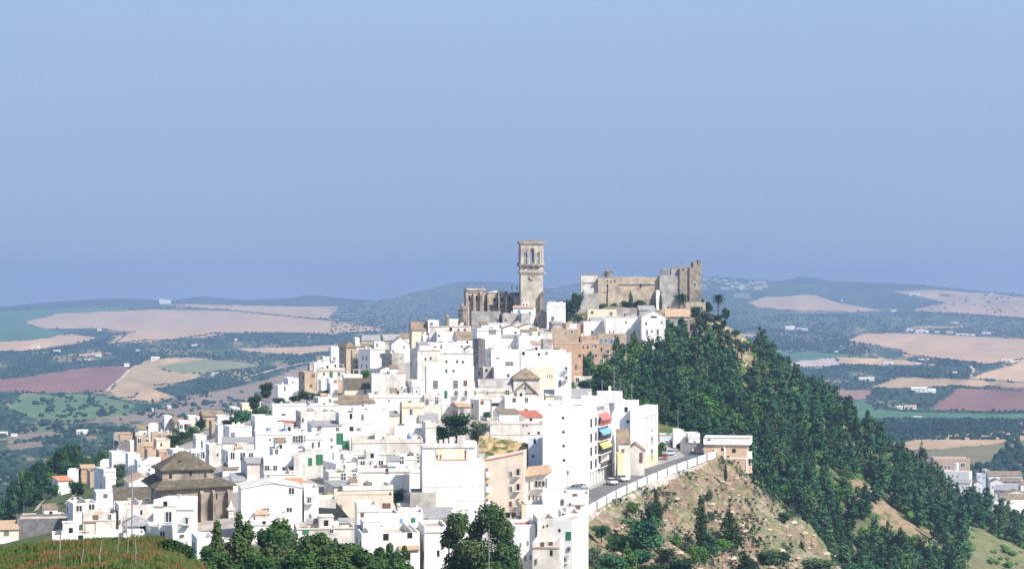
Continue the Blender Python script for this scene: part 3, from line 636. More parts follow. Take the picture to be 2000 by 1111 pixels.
# named trees: px, top, foot, width, kind, label
TR = [
 (1290, 948, 1016, 15, 'cyp', 'thin leaning cypress, leftmost on the bare slope below the road', 'leafc', {'lean': -.18}),
 (1425, 980, 1070, 46, 'con', 'dark pointed conifer on the bare rocky slope, darkest one there', 'leafc', {}),
 (1369, 968, 1074, 28, 'cyp', 'tall cypress in the middle of the rocky slope, left of the dark conifer', 'leafc', {}),
 (1417, 905, 938, 9, 'cyp', 'small cypress in front of the peach block', 'leafc', {}),
 (1258, 992, 1078, 84, 'ful', 'broad bushy dark tree on the rocky slope under the leaning cypress', 'leaf', {}),
 (1276, 975, 1040, 46, 'ful', 'bushy tree growing behind the broad one below the leaning cypress', 'leaf', {}),
 (1175, 1018, 1054, 36, 'ful', 'rounded bush tree beside the white corner of the town, left on the slope', 'leaf', {}),
 (1196, 1040, 1074, 28, 'ful', 'rounded bush tree, right of the one by the white town corner', 'leaf', {}),
 (1235, 978, 1012, 26, 'rnd', 'small dense tree high on the slope just under the road wall', 'leaf2', {}),
 (1305, 1064, 1104, 36, 'rnd', 'grey-green bush tree at the foot of the rocky slope', 'leaf3', {}),
 (1385, 1030, 1085, 44, 'con', 'small conifer beside the tall cypress on the rocky slope', 'leaf', {}),
 (1345, 1035, 1080, 30, 'con', 'pale young conifer left of the tall cypress', 'leaf3', {}),
 (1410, 1048, 1082, 40, 'rnd', 'low rounded tree touching the foot of the dark conifer', 'leaf2', {}),
 (1456, 1068, 1130, 52, 'con', 'broad conifer at the lower edge of the picture under the dark one', 'leafc', {}),
 (1500, 1070, 1120, 44, 'rnd', 'green tree at the picture edge on the right part of the slope', 'leaf', {}),
 (1225, 1052, 1130, 48, 'con', 'green conifer at the picture bottom left on the slope', 'leaf2', {}),
 (1195, 1080, 1140, 52, 'rnd', 'bushy tree cut by the picture bottom beside the last white houses', 'leaf', {}),
 (1270, 1096, 1140, 44, 'rnd', 'low dark tree cut by the picture bottom below the broad bushy tree', 'leafc', {}),
 (1365, 1060, 1110, 34, 'rnd', 'green tree at the foot of the tall cypress', 'leaf2', {}),
 (1386, 950, 975, 20, 'bush', 'grey-green bush high on the rocky slope below the peach block', 'leaf3', {}),
 (1372, 965, 985, 16, 'bush', 'small grey bush just below the higher one on the slope', 'leaf3', {}),
 (1302, 978, 995, 12, 'bush', 'grey bush right beside the leaning cypress', 'leaf3', {}),
 (1390, 996, 1018, 18, 'bush', 'grey bush right of the tall cypress tip', 'leaf3', {}),
 (1533, 996, 1026, 24, 'rnd', 'small dark tree on the right edge of the bare slope', 'leafc', {}),
 (1565, 1050, 1078, 16, 'con', 'small dark conifer low on the right part of the bare slope', 'leafc', {}),
 (1600, 1085, 1120, 60, 'rnd', 'dark tree at the picture bottom near the right end of the bare slope', 'leaf', {}),
 (1529, 1072, 1100, 40, 'bush', 'wide low bush on the lower right slope', 'leaf', {}),
 (1318, 1040, 1062, 24, 'bush', 'bright green bush in the middle of the rocky slope', 'leaf2', {}),
 (1801, 858, 925, 32, 'con', 'tall conical tree on the right skyline of the wood, before the factory', 'leafc', {}), (1756, 866, 930, 28, 'con', 'pointed dark tree on the skyline left of the tall conical one', 'leafc', {}), (1640, 800, 850, 26, 'col', 'tree at the right shoulder of the wood', 'leafc', {}), (1672, 812, 868, 30, 'col', 'dark tree on the right shoulder of the wood, lower one', 'leafc', {}),
 (1215, 1030, 1082, 50, 'ful', 'dark bushy tree between the two rounded bush trees and the broad one', 'leafc', {}), (1245, 1070, 1112, 60, 'rnd', 'dark tree low on the slope below the broad bushy tree', 'leaf', {}), (1330, 1085, 1125, 50, 'rnd', 'dark tree at the picture bottom below the tall cypress', 'leafc', {}), (1180, 1075, 1118, 50, 'rnd', 'grey-green tree low beside the white town corner', 'leaf3', {}),
 (1155, 1060, 1120, 30, 'rnd', 'grey-green tree against the last white corner of the town', 'leaf3', {}),
 # trees before the brick terrace
 (1210, 656, 742, 46, 'col', 'tall tree covering the right end of the tan house with blue shutters', 'leaf', {'D': 655}), (1240, 660, 738, 40, 'col', 'tall tree at the foot of the tall white gable, left one', 'leaf2', {'D': 665}), (1194, 700, 775, 44, 'col', 'tree behind the roof aerials, before the tan house', 'leaf', {'D': 640}), (1224, 700, 780, 50, 'col', 'leafy tree right behind the tallest roof aerial', 'leaf', {'D': 632}), (1262, 690, 760, 40, 'col', 'tree under the middle of the tall white gable', 'leaf', {'D': 660}), (1308, 642, 740, 38, 'col', 'tall tree in front of the stone house right of the gable', 'leaf2', {'D': 705}), (1358, 655, 745, 42, 'col', 'tall tree in front of the stone bastion', 'leaf', {'D': 712}), (1332, 658, 730, 26, 'col', 'narrow tree between the two tall ones under the stone house', 'leafc', {'D': 715}),
 # town trees
 (892, 802, 866, 84, 'ful', 'big dark garden tree above the battlemented house', 'leafc', {}),
 (862, 824, 868, 46, 'ful', 'smaller dark tree left of the big garden tree', 'leafc', {}),
 (934, 816, 868, 42, 'ful', 'grey-green tree between the big garden tree and the ochre bank', 'leaf3', {}),
 (952, 800, 822, 16, 'rnd', 'little tree in the garden left of the white terrace', 'leaf', {}),
 (778, 948, 986, 46, 'ful', 'dark green tree in a yard left of the grey stone wall', 'leaf', {}),
 (1139, 706, 738, 30, 'rnd', 'dark tree at the foot of the brick houses', 'leafc', {}),
 (1113, 742, 764, 24, 'rnd', 'bright green rounded tree right of the beige wall', 'leaf2', {}),
 (1146, 738, 772, 38, 'rnd', 'dull green tree behind the grey roof band', 'leaf', {}),
 (1178, 735, 790, 50, 'rnd', 'olive green tree behind the roof aerials', 'leaf', {}),
 (1108, 576, 636, 54, 'ful', 'dark tree at the foot of the castle, left end', 'leafc', {}), (1126, 569, 612, 26, 'rnd', 'dark narrow tree touching the left end of the castle wall', 'leafc', {}),
 (1121, 570, 600, 14, 'rnd', 'small dark tree against the slanting castle wall', 'leafc', {}),
 (1290, 862, 892, 21, 'rnd', 'bright green street tree, upper one by the yellow house', 'leaf2', {'D': 517}),
 (1286, 876, 897, 15, 'rnd', 'small bright green street tree, lower one behind the red car', 'leaf2', {'D': 503}),
 (1330, 862, 880, 30, 'bush', 'dark round bush in front of the stepped white house', 'leafc', {'D': 536}),
 (1092, 600, 625, 30, 'bush', 'dark bush by the white wall left of the castle', 'leafc', {}),
 # castle planting
 (1150, 587, 604, 35, 'bush', 'bush under the left corner of the castle', 'leafc', {}), (1178, 589, 604, 29, 'bush', 'bush below the castle wall, second from the left', 'leaf', {}), (1197, 589, 603, 24, 'bush', 'bush below the castle wall, under its left window', 'leaf', {}),
 (1228, 585, 602, 35, 'bush', 'wide bush at the middle of the castle wall', 'leafc', {}), (1249, 584, 601, 29, 'bush', 'bush at the castle wall right of the ivy', 'leaf', {}), (1274, 589, 601, 18, 'bush', 'small bush at the castle wall near the white buttress', 'leafc', {}),
 (1232, 568, 604, 11, 'cyp', 'climbing ivy and thin cypress against the castle wall', 'leaf', {}), (1290, 571, 606, 8, 'cyp', 'thin cypress in the corner by the castle buttress', 'leafc', {}),
 (1345, 581, 596, 18, 'bush', 'small bush at the foot of the keep, left one', 'leaf', {}), (1369, 577, 596, 24, 'bush', 'small bush at the foot of the keep, right one', 'leafc', {}),
 # left slope
 (520, 745, 792, 34, 'rnd', 'dark tree left of the lone white house on the left slope', 'leafc', {}), (497, 770, 812, 34, 'rnd', 'dark tree on the left slope below the lone white house', 'leafc', {}), (470, 795, 838, 44, 'rnd', 'dark tree on the green bank left of the long white house', 'leaf', {}), (446, 815, 846, 30, 'rnd', 'dark tree at the lower end of the green bank', 'leafc', {}), (510, 790, 828, 36, 'rnd', 'green tree against the long white house', 'leaf', {}), (545, 772, 800, 26, 'rnd', 'green tree under the lone white house', 'leaf', {}),
 (600, 762, 790, 36, 'rnd', 'green tree above the long white house, left one', 'leaf', {}), (632, 758, 784, 36, 'rnd', 'green tree above the long white house, right one', 'leaf2', {}), (575, 770, 790, 24, 'rnd', 'small green tree above the long white house, leftmost', 'leaf', {}),
 (712, 718, 748, 26, 'rnd', 'bright green tree in a courtyard of the upper town', 'leaf2', {}), (668, 722, 745, 14, 'rnd', 'small dark tree beside the low white house with green door', 'leafc', {}),
 (392, 815, 845, 22, 'rnd', 'dark tree among the small houses on the left slope', 'leafc', {}), (375, 828, 858, 32, 'rnd', 'dark round tree below the brown tiled roof', 'leaf', {}), (360, 838, 866, 30, 'rnd', 'dark tree on the grassy bank left of the small blue-shaded house', 'leafc', {}), (340, 846, 874, 28, 'rnd', 'dark tree halfway down the grassy bank', 'leafc', {}), (330, 862, 880, 30, 'rnd', 'dark bushy tree at the low end of the grassy bank', 'leafc', {}), (345, 833, 850, 16, 'rnd', 'little bright tree above the grassy bank', 'leaf2', {}),
 (235, 900, 932, 26, 'rnd', 'grey-green tree between white houses, far left', 'leaf3', {}), (228, 912, 940, 30, 'rnd', 'tree before the white houses on the far left', 'leaf', {}), (150, 935, 974, 34, 'rnd', 'dark tree right of the small white house with reddish roof', 'leafc', {}), (225, 940, 955, 22, 'bush', 'dark bush below the white house on the far left', 'leafc', {}),
]
for t in TR: T(t[0], t[1], t[2], t[3], t[4], t[5], None, t[6], **t[7])
def path(pts, w_):
    V = []
    for (a, b), (c, d) in zip(pts[:-1], pts[1:]):
        for t in np.linspace(0, 1, 5):
            p_, q_ = a+(c-a)*t, b+(d-b)*t; D_ = hit(p_, q_); X_ = (p_-1000)/F*D_
            for o_ in (-w_, w_): V.append((X_+o_, D_, gz(X_+o_, D_)+.9))
    mb = MB(); mb.add(V, [(2*i, 2*i+1, 2*i+3, 2*i+2) for i in range(len(V)//2-1)]); tag(mb.build('footpath', M['dust']), kind='structure')
path([(70, 1003), (78, 990), (92, 978), (108, 970), (114, 962)], .7); path([(128, 990), (140, 978), (152, 966), (160, 960)], .5)
# far-left green slope
gl = 'trees on the far left slope'
for i in range(85):
    pxx = fr.uniform(-40, 215); lim = 1045-(pxx)*.62; yb = fr.uniform(lim-75, lim-5)
    if 75 < pxx < 250 and yb > 975: continue
    if hit(pxx, yb) > 690: continue
    T(pxx, yb-fr.uniform(16, 34), yb, fr.uniform(18, 34), 'rnd', 'rounded tree in the thicket on the far left slope below the lowest houses', gl, fr.choice(['leaf', 'leafc', 'leaf', 'leaf2']), q=1)

FT = [(425, 1028, 62, 250, 'col', 'narrow dark tree at the lower left, leftmost of the front row'), (472, 1012, 78, 255, 'col', 'tall dark tree in the front row, beside the leftmost narrow one'), (545, 1024, 92, 262, 'rnd', 'bushy tree of the front row with the town showing through'), (628, 1050, 88, 258, 'rnd', 'broad tree in the middle of the front row'), (682, 1075, 84, 262, 'rnd', 'low tree at the right end of the front row'), (585, 1085, 80, 240, 'rnd', 'low green tree cut by the picture bottom in the front row'), (500, 1078, 80, 235, 'rnd', 'low dark tree cut by the picture bottom under the tall pair'),
      (410, 1065, 70, 240, 'rnd', 'low dark tree below the leftmost narrow one'), (530, 1060, 90, 243, 'rnd', 'green tree filling the front row right of the tall pair'), (650, 1085, 100, 238, 'rnd', 'lowest broad tree of the front row, right part'), (610, 1058, 70, 270, 'rnd', 'tree standing behind the middle of the front row'), (660, 1062, 60, 275, 'col', 'pointed tree behind the right end of the front row'),
      (750, 1070, 62, 290, 'col', 'pointed green tree between the front row and the big tree'), (785, 1078, 60, 285, 'col', 'second pointed tree left of the big tree'), (725, 1096, 50, 270, 'rnd', 'small tree cut by the picture bottom left of the pointed pair')]
for i, (pxx, yt, wd, D, kd, lab) in enumerate(FT):
    X_ = (pxx-1000)/F*D; zb = gz(X_, D); yt -= 26 if kd == 'rnd' else 8; h = (HZ-yt)/F*D-zb; ra = wd/2/F*D*1.1
    r = random.Random(900+i); V, Q = leaves(crown_clumps(kd, h, ra, r)+[(0, 0, h*.45, ra*.8, ra*.8, h*.3)], 8000, .42, 900+i)
    root = empty('broadleaf_tree' if kd == 'rnd' else 'eucalyptus_tree', (X_, D, zb)); npmesh('crown', V, Q, M['leaf4'], None, 4, parent=root); trunk_mb(kd, h, ra, r).build('trunk', M['bark'], root, smooth=True); tag(root, lab, 'tree')
# big tree, lower centre: seven lobes
D = 292; X_ = (938-1000)/F*D; zb = gz(X_, D); s = D/F
lob = [(895, 1022, 26, 40), (958, 1008, 34, 44), (978, 1040, 30, 40), (880, 1050, 24, 30), (925, 1075, 46, 46), (990, 1078, 32, 36), (900, 1100, 40, 40), (960, 1110, 46, 40), (885, 1120, 30, 30), (1000, 1105, 24, 30), (930, 1035, 20, 30), (930, 1140, 60, 50)]
cl = [((a-938)*s, rng.uniform(-2.0, 2.0), (HZ-b)*s-zb, c*s*.88, c*s*.85, d*s*.64) for a, b, c, d in lob]
V, Q = leaves(cl, 15000, .40, 55); root = empty('broadleaf_tree', (X_, D, zb)); npmesh('crown', V, Q, M['leaf4'], None, 4, parent=root)
h = (HZ-1015)*s-zb; trunk_mb('rnd', h, 5, random.Random(5)).build('trunk', M['bark'], root, smooth=True); tag(root, 'big dark many-lobed tree in front of the white houses, lower centre', 'tree')
# palms
def palm(px_, yt, yb, wpx, label):
    D = hit(px_, yb); D = min(D, 852); X_, Y_, zt = P(px_, yt, D); zb = gz(X_, D)-.3; rad = wpx/2/F*D; h = zt-zb-rad*.25
    root = empty('palm_tree', (X_, D, zb)); mb = MB()
    for i in range(5): mb.tube((0, 0, h*i/5), (0, 0, h*(i+1)/5), .35, .3, 8)
    mb.build('trunk', M['bark'], root)
    c = MB()
    for k in range(46):
        a = k*2.4; el = 1.25-1.6*k/46; pr = None
        L_ = rad*rng.uniform(.9, 1.1); z = 0; x = 0
        for i in range(7):
            t = i/6; e = el-t*1.5; wd = .42*(1-t)+.12
            cur = (x, z)
            if pr is not None:
                (x0, z0, w0) = pr; ca, sa = math.cos(a), math.sin(a)
                for sg in (-1, 1):
                    c.add([(x0*ca, x0*sa, h+z0), (x*ca, x*sa, h+z), (x*ca-sg*wd*sa, x*sa+sg*wd*ca, h+z-.35*wd), (x0*ca-sg*w0*sa, x0*sa+sg*w0*ca, h+z0-.35*w0)], [(0, 1, 2, 3)])
            pr = (x, z, wd); x += L_/6*math.cos(e); z += L_/6*math.sin(e)
    c.build('crown', M['leafc'], root); tag(root, label, 'palm tree')
palm(1331, 576, 606, 34, 'wide palm in front of the castle keep')
palm(1403, 578, 612, 34, 'tall palm on the cliff top right of the castle')
for a in [(1384, 585, 618, 22, 'rnd', 'dark tree left of the tall palm on the cliff top'), (1360, 595, 625, 26, 'rnd', 'dark tree on the cliff top below the keep'), (1418, 600, 628, 16, 'rnd', 'dark tree at the right edge of the cliff top'), (1375, 606, 640, 30, 'rnd', 'leafy tree on the cliff top, under the palm'), (1400, 612, 632, 30, 'rnd', 'low green tree on the cliff edge below the palm'), (1394, 640, 665, 20, 'bush', 'dark bush hanging on the cliff face'), (1420, 640, 655, 16, 'bush', 'bush on the upper cliff face, right'), (1432, 655, 668, 16, 'bush', 'bush on the cliff face, lower right')]: T(*a, None, 'leafc', q=1.6)
# ------------------------------------------------------------------ grassy knoll at the lower left, with its fence posts
KX = [-900, -100, 0, 100, 200, 300, 350, 395, 440, 600, 1000, 1600]; KY = [1080, 1079, 1075, 1061, 1053, 1055, 1067, 1110, 1200, 1450, 1900, 2300]
px = np.arange(-900, 1601, 8.0); Dg = np.arange(6, 176, 1.6); PX, DD = np.meshgrid(px, Dg, indexing='ij'); X = (PX-1000)/F*DD
def kn(PX_, D_):
    zc = -(np.interp(PX_, KX, KY)-HZ)/F*110
    near = -2.5+(zc+2.5)*np.clip(D_/110, 0, 1)**.8; z = np.where(D_ < 110, near, zc-(D_-110)*.42)
    X_ = (PX_-1000)/F*D_
    return z+(fbm(X_/3, D_/5, 3, 81)-.5)*.5*np.clip(D_/40, 0, 1)
Zk = kn(PX, DD); n2 = fbm(X/2.2, DD/3.4, 3, 82); n1 = fbm(X/.8, DD/1.2, 3, 83)
n2 = fbm(X/1.0, DD/4.5, 4, 82)*.6+n1*.4; col = np.where((n2 > .56)[..., None], C3(.17, .11, .05), C3(.095, .135, .04))*(.6+.8*n1[..., None])
tag(grid('knoll', X, DD, Zk, col, M['hill']), kind='structure')
n = 60000; gp = nr.uniform(-60, 420, n); gd = nr.uniform(78, 116, n); gx = (gp-1000)/F*gd; gz_ = kn(gp, gd)
hgt = nr.uniform(.08, .22, n)*(1+.9*(fbm(gx/1.5, gd/3, 2, 84) > .60)); a = nr.uniform(0, 3.14, n); wd = nr.uniform(.03, .09, n); lx = nr.normal(0, .10, n)
V = np.stack([np.stack([gx-np.cos(a)*wd, gd-np.sin(a)*wd, gz_-.05], -1), np.stack([gx+np.cos(a)*wd, gd+np.sin(a)*wd, gz_-.05], -1), np.stack([gx+lx, gd+lx, gz_+hgt], -1)], 1)
tag(npmesh('grass', V, np.arange(3*n).reshape(n, 3), M['grass'], None, 3), 'tall green and rusty grass on the near knoll', None, None, 'stuff')
def Kp(px_, y_): # point on knoll surface seen at pixel
    D_ = np.arange(20, 130, .5); z = kn(np.full(D_.shape, float(px_)), D_); k = np.nonzero(z >= (HZ-y_)/F*D_)[0]
    return float(D_[k[0]]) if len(k) else 110.
PST = [(117, 1042, 1118, 3.2, 'pale leaning fence post, thickest on the grassy knoll'), (161, 1070, 1120, 2.6, 'pale short fence post right of the thickest one'), (196, 1055, 1118, 2.6, 'dark fence post in the middle of the knoll'), (232, 1042, 1085, 2.4, 'grey fence post on the knoll crest, left of the tall pair'), (248, 1008, 1088, 2.2, 'thin tall post on the crest, left of the tallest pole'), (241, 1010, 1050, 2.0, 'thinnest dark post on the knoll crest'), (266, 1052, 1110, 2.4, 'dark post on the right part of the knoll')]
for a, yt, yb, wd, lab in PST:
    D_ = Kp(a, min(yb, 1108)); s = D_/F; X_ = (a-1000)*s; z0 = float(kn(np.float64(a), np.float64(D_))); h = (HZ-yt)*s-z0
    mb = MB(); mb.tube((0, 0, -.2), (rng.uniform(-.08, .08), 0, h*.5), wd*s*.5, wd*s*.45, 7); mb.tube((0, 0, h*.5), (rng.uniform(-.05, .05), 0, h), wd*s*.45, wd*s*.36, 7)
    o = mb.build('fence_post', M['wood']); o.location = (X_, D_, z0); tag(o, lab, 'fence post', 'fence posts on the knoll')
def pole(px_, yt, yb, D_, r, label, arms=()):
    s = D_/F; X_, _, zt = P(px_, yt, D_); zb = min((HZ-yb)*s, gz(X_, D_)) if D_ > 135 else (HZ-yb)*s
    root = empty('antenna_mast' if arms else 'utility_pole', (X_, D_, zb)); mb = MB(); mb.tube((0, 0, 0), (0, 0, zt-zb), r, r*.7, 7); mb.build('pole', M['alu'], root)
    for (dz, L_) in arms:
        a = MB(); a.tube((-L_, 0, zt-zb-dz), (L_, 0, zt-zb-dz+.05), r*.5, r*.4, 5)
        for k in range(-3, 4): a.tube((k*L_/3.2, -.4, zt-zb-dz), (k*L_/3.2, .4, zt-zb-dz), r*.35, r*.35, 4)
        a.build('aerial', M['alu'], root)
    tag(root, label, 'antenna' if arms else 'pole')
pole(258, 912, 1080, 200, .10, 'tall grey pole rising from the knoll before the old church')
pole(955, 1032, 1140, 255, .07, 'thin aerial mast in front of the big dark tree', ((1.2, .9), (2.2, .6), (5, .5)))
V, Q = leaves([(0, 0, .5, .8, .7, .5), (.6, .3, .3, .6, .5, .4), (-.5, 0, .2, .5, .5, .3)], 1500, .16, 66)
o = npmesh('crown', V, Q, M['leafc'], None, 4); D_ = 100; root = empty('bush', ((330-1000)/F*D_, D_, float(kn(np.float64(330), np.float64(D_)))-.3)); o.parent = root
mb = MB(); [mb.tube((0, 0, -.2), (rng.uniform(-1, 1), rng.uniform(-.6, .6), .9), .05, .02, 5) for _ in range(6)]; mb.build('stem', M['bark'], root); tag(root, 'dark bush at the right end of the grassy knoll', 'bush')
# ------------------------------------------------------------------ windows, balconies (shared meshes)
def unit_window(kind):
    mb = MB()
    if kind == 'o': mb.box(-.5, .5, -.05, .02, -.5, .5, 0); ms = [M['dark']]
    elif kind in 'gbn':
        mb.box(-.5, .5, -.05, .02, -.5, .5, 0)
        for sx in (-.5, .02):
            mb.box(sx, sx+.48, -.10, -.05, -.5, .5, 1)
        ms = [M['wf'], {'g': M['green'], 'b': M['blue'], 'n': M['brown']}[kind]]
    elif kind == 'l':
        mb.box(-.5, .5, -.05, .02, -.5, .5, 0); ms = [M['trim'], M['iron']]
        for i in range(6): x = -.45+i*.18; mb.box(x-.02, x+.02, -.2, -.14, -.55, .5, 1)
        for z in (-.55, -.1, .45): mb.box(-.52, .52, -.2, -.14, z, z+.05, 1)
    else:
        mb.box(-.5, .5, -.04, .02, -.5, .5, 0); ms = [M['glass'], M['wf']]
        for a, b, c, d in ((-.6, .6, .5, .62), (-.6, .6, -.62, -.5), (-.6, -.47, -.5, .5), (.47, .6, -.5, .5), (-.04, .04, -.5, .5)): mb.box(a, b, -.10, -.02, c, d, 1)
    return mb, ms
UW = {}
def window(parent, x, y, z, w_, h_, kind='d', name='window', rz=0):
    if kind not in UW:
        mb, ms = unit_window(kind); o = mb.build(name, ms); UW[kind] = o.data
    else: o = bpy.data.objects.new(name, UW[kind]); COL.objects.link(o)
    o.name = name; o.parent = parent; o.location = (x, y, z); o.scale = (w_, 1, h_); o.rotation_euler = (0, 0, rz); return o
def balcony(parent, x, y, z, w_, solid=False, rz=0):
    mb = MB(); mb.box(-w_/2, w_/2, -1.0, 0.02, -.15, 0, 0)
    if solid: mb.box(-w_/2, w_/2, -1.0, -.88, 0, 1, 0); mb.box(-w_/2, -w_/2+.12, -.88, 0, 0, 1, 0); mb.box(w_/2-.12, w_/2, -.88, 0, 0, 1, 0)
    else:
        n = max(5, int(w_/.22))
        for i in range(n+1): xx = -w_/2+.04+(w_-.08)*i/n; mb.box(xx-.02, xx+.02, -.97, -.93, 0, 1, 1)
        for xx in (-w_/2+.02, w_/2-.06): mb.box(xx, xx+.04, -.93, 0, .45, .5, 1); mb.box(xx, xx+.04, -.93, 0, .96, 1.02, 1)
        mb.box(-w_/2, w_/2, -.98, -.92, 1, 1.06, 1)
    o = mb.build('balcony', [M['wf'], M['iron']], parent); o.location = (x, y, z); o.rotation_euler = (0, 0, rz); return o
MN = {'w': 'white', 'w2': 'white', 'c': 'cream', 'b': 'beige', 'p': 'brick', 'o': 'brick', 't': 'tan', 's': 'stone', 's2': 'stone', 'l': 'white', 'gb': 'grey', 'pe': 'brick'}
NH = [0]; hr = random.Random(99)
def H(x0, x1, yt, yb, label, m='w', r='f', yaw=None, dep=8, win=None, D=None, e=9, rise=6, rm='tile', x=1, cor=None, wk='d', ov=.35, base=None, lwin=None, cat='house', name=None, fl='terr', group=None):
    NH[0] += 1; xc = (x0+x1)/2
    if m == 'w' and D is None and hr.random() < .26 and 'white' not in label.split()[:2] + ['x']: m = 'w2'
    elif m == 'w' and hr.random() < .16 and not any(q in label for q in ('blank', 'clean', 'tall white', 'wide white', 'big white')): m = 'w2'
    if D is None: D = hit(xc, yb+e)
    s = D/F; phi = -math.atan((xc-1000)/F)
    if yaw is None: yaw = hr.choice([4, 7, 9, 12, 15, -5, 8, 10])
    if r == 'gy' or (x1-x0)*s < 5: yaw = max(-6, min(6, yaw))
    th = R(yaw); Wp = (x1-x0)*s
    if dep*abs(math.sin(th)) > .45*Wp: dep = max(2.5, .45*Wp/max(abs(math.sin(th)), .01))
    W = (Wp-dep*abs(math.sin(th)))/math.cos(th)
    xf0 = x0+(dep*math.sin(th)/s if th > 0 else 0); wpx = W*math.cos(th)/s; xm = xf0+wpx/2
    X_ = (xm-1000)*s
    g0 = min(gz(X_-W/2, D), gz(X_+W/2, D), gz(X_, D+dep*.5)) if base is None else base
    zb = g0-1.2; h = (HZ-yt)*s-zb
    if h < 2: h = 2+0*h; zb = (HZ-yt)*s-h
    root = empty(name or MN.get(m, 'white')+'_house', (X_, D, zb), phi+th)
    rz_ = rise*s; he = h-rz_ if r != 'f' else h
    a, b = -W/2, W/2; o_ = ov
    wl = MB()
    if r == 'f':
        pt = .22; ph = min(hr.choice([.5, .8, 1.0]), h*.3); fl_z = h-ph
        wl.box(a, b, 0, dep, 0, fl_z-.05)
        wl.box(a, b, 0, pt, fl_z-.05, h); wl.box(a, b, dep-pt, dep, fl_z-.05, h); wl.box(a, a+pt, pt, dep-pt, fl_z-.05, h); wl.box(b-pt, b, pt, dep-pt, fl_z-.05, h)
        ro = MB(); ro.box(a+pt, b-pt, pt, dep-pt, fl_z-.05, fl_z+.01); ro = ro.build('roof', M[fl], root)
    elif r == 'gx':
        pts = [(0, 0), (dep, 0), (dep, he), (dep/2, h-.12), (0, he)]; wl.polyx(pts, a, b)
        k = rz_/(dep/2); ro = MB(); t = .14
        ro.polyx([(-o_, he-o_*k), (dep/2, h), (dep/2, h+t), (-o_, he-o_*k+t)], a-.2, b+.2); ro.polyx([(dep/2, h), (dep+o_, he-o_*k), (dep+o_, he-o_*k+t), (dep/2, h+t)], a-.2, b+.2)
        ro = ro.build('roof', M[rm], root)
    elif r == 'gy':
        wl.poly([(a, 0), (b, 0), (b, he), (0, h-.12), (a, he)], 0, dep)
        k = rz_/(W/2); t = .14; ro = MB(); oo = min(.3, o_)
        ro.poly([(a-oo, he-oo*k), (0, h), (0, h+t), (a-oo, he-oo*k+t)], -.15, dep+.2); ro.poly([(0, h), (b+oo, he-oo*k), (b+oo, he-oo*k+t), (0, h+t)], -.15, dep+.2)
        ro = ro.build('roof', M[rm], root)
    elif r == 'sh':
        wl.polyx([(0, 0), (dep, 0), (dep, h-.1), (0, he-.02)], a, b); k = rz_/dep; t = .14; ro = MB()
        ro.polyx([(-o_, he-o_*k), (dep+.1, h), (dep+.1, h+t), (-o_, he-o_*k+t)], a-.15, b+.15); ro = ro.build('roof', M[rm], root)
    elif r == 'hip':
        wl.box(a, b, 0, dep, 0, he-.05); ro = MB(); q = min(W, dep)/2*.98
        ro.add([(a-o_, -o_, he-.1), (b+o_, -o_, he-.1), (b+o_, dep+o_, he-.1), (a-o_, dep+o_, he-.1), (a-o_, -o_, he+.08), (b+o_, -o_, he+.08), (b+o_, dep+o_, he+.08), (a-o_, dep+o_, he+.08), (a+q, q, h), (b-q, q, h), (b-q, dep-q, h), (a+q, dep-q, h)],
               [(3, 2, 1, 0), (0, 1, 5, 4), (1, 2, 6, 5), (2, 3, 7, 6), (3, 0, 4, 7), (4, 5, 9, 8), (5, 6, 10, 9), (6, 7, 11, 10), (7, 4, 8, 11), (8, 9, 10, 11)])
        ro = ro.build('roof', M[rm], root)
    wl.build('wall', M[m], root)
    if cor is None: cor = hr.random() < .55
    if r == 'f' and cor and W > 2.5:
        c = MB(); zc = h-hr.choice([.05, .7, 1.1]); c.box(a-.09, b+.09, -.13, -.003, zc-.18, zc)
        c.build('cornice', M[hr.choice(['trim', 'w2', 'tan', 'trim'])], root)
    if W > 4 and h > 5 and r != 'gy' and x and hr.random() < .4:
        c = MB(); zc = (he if r != 'f' else h)-hr.uniform(2.6, 3.6); c.box(a, b, -.1, -.003, zc, zc+.14); c.build('string_course', M[hr.choice(['trim', 'w2'])], root)
    def wat(px_, py_, k='d', w_=3.6, h_=5.4):
        u = (px_-xf0)/max(wpx, .1)*W-W/2; z = (HZ-py_)*s-zb
        if not (a+.2 < u < b-.2 and z > .3): return
        kk = k[-1]; nm = 'door' if kk in 'D' else 'window'
        window(root, u, 0, z, w_*s, h_*s, 'n' if kk == 'D' else kk, nm)
        if k[0] == 'B': balcony(root, u, 0, z-h_*s*.5, w_*s+.7)
    if win is None and W > 3:
        y1 = yt+(rise if r != 'f' else 0)+7; nc = max(1, int(W/2.8)); sty = hr.choice(['d', 'd', 'o', 'l', 'g', 'n']); py0 = y1
        while py0 < yb-2:
            for i in range(nc):
                if hr.random() < .55: wat(xf0+wpx*(i+.5+hr.uniform(-.3, .3))/nc, py0+hr.uniform(-1.5, 1.5), sty if hr.random() < .5 else hr.choice(['o', 'd', 'l', 'Bd', 'o']), hr.uniform(.5, 1.05)/s, hr.uniform(.6, 1.5)/s)
            py0 += 3.1/s
    if lwin is None and th > .1 and dep > 4:
        for i in range(int(dep/2.6)):
            for j in (1, 2):
                if hr.random() < .5: window(root, a, dep*(i+.5)/int(dep/2.6), (he if r != 'f' else h)-.3-2.6*j+1.0, hr.uniform(.6, 1.0), hr.uniform(.9, 1.5), hr.choice('ddo'), 'window', -math.pi/2)
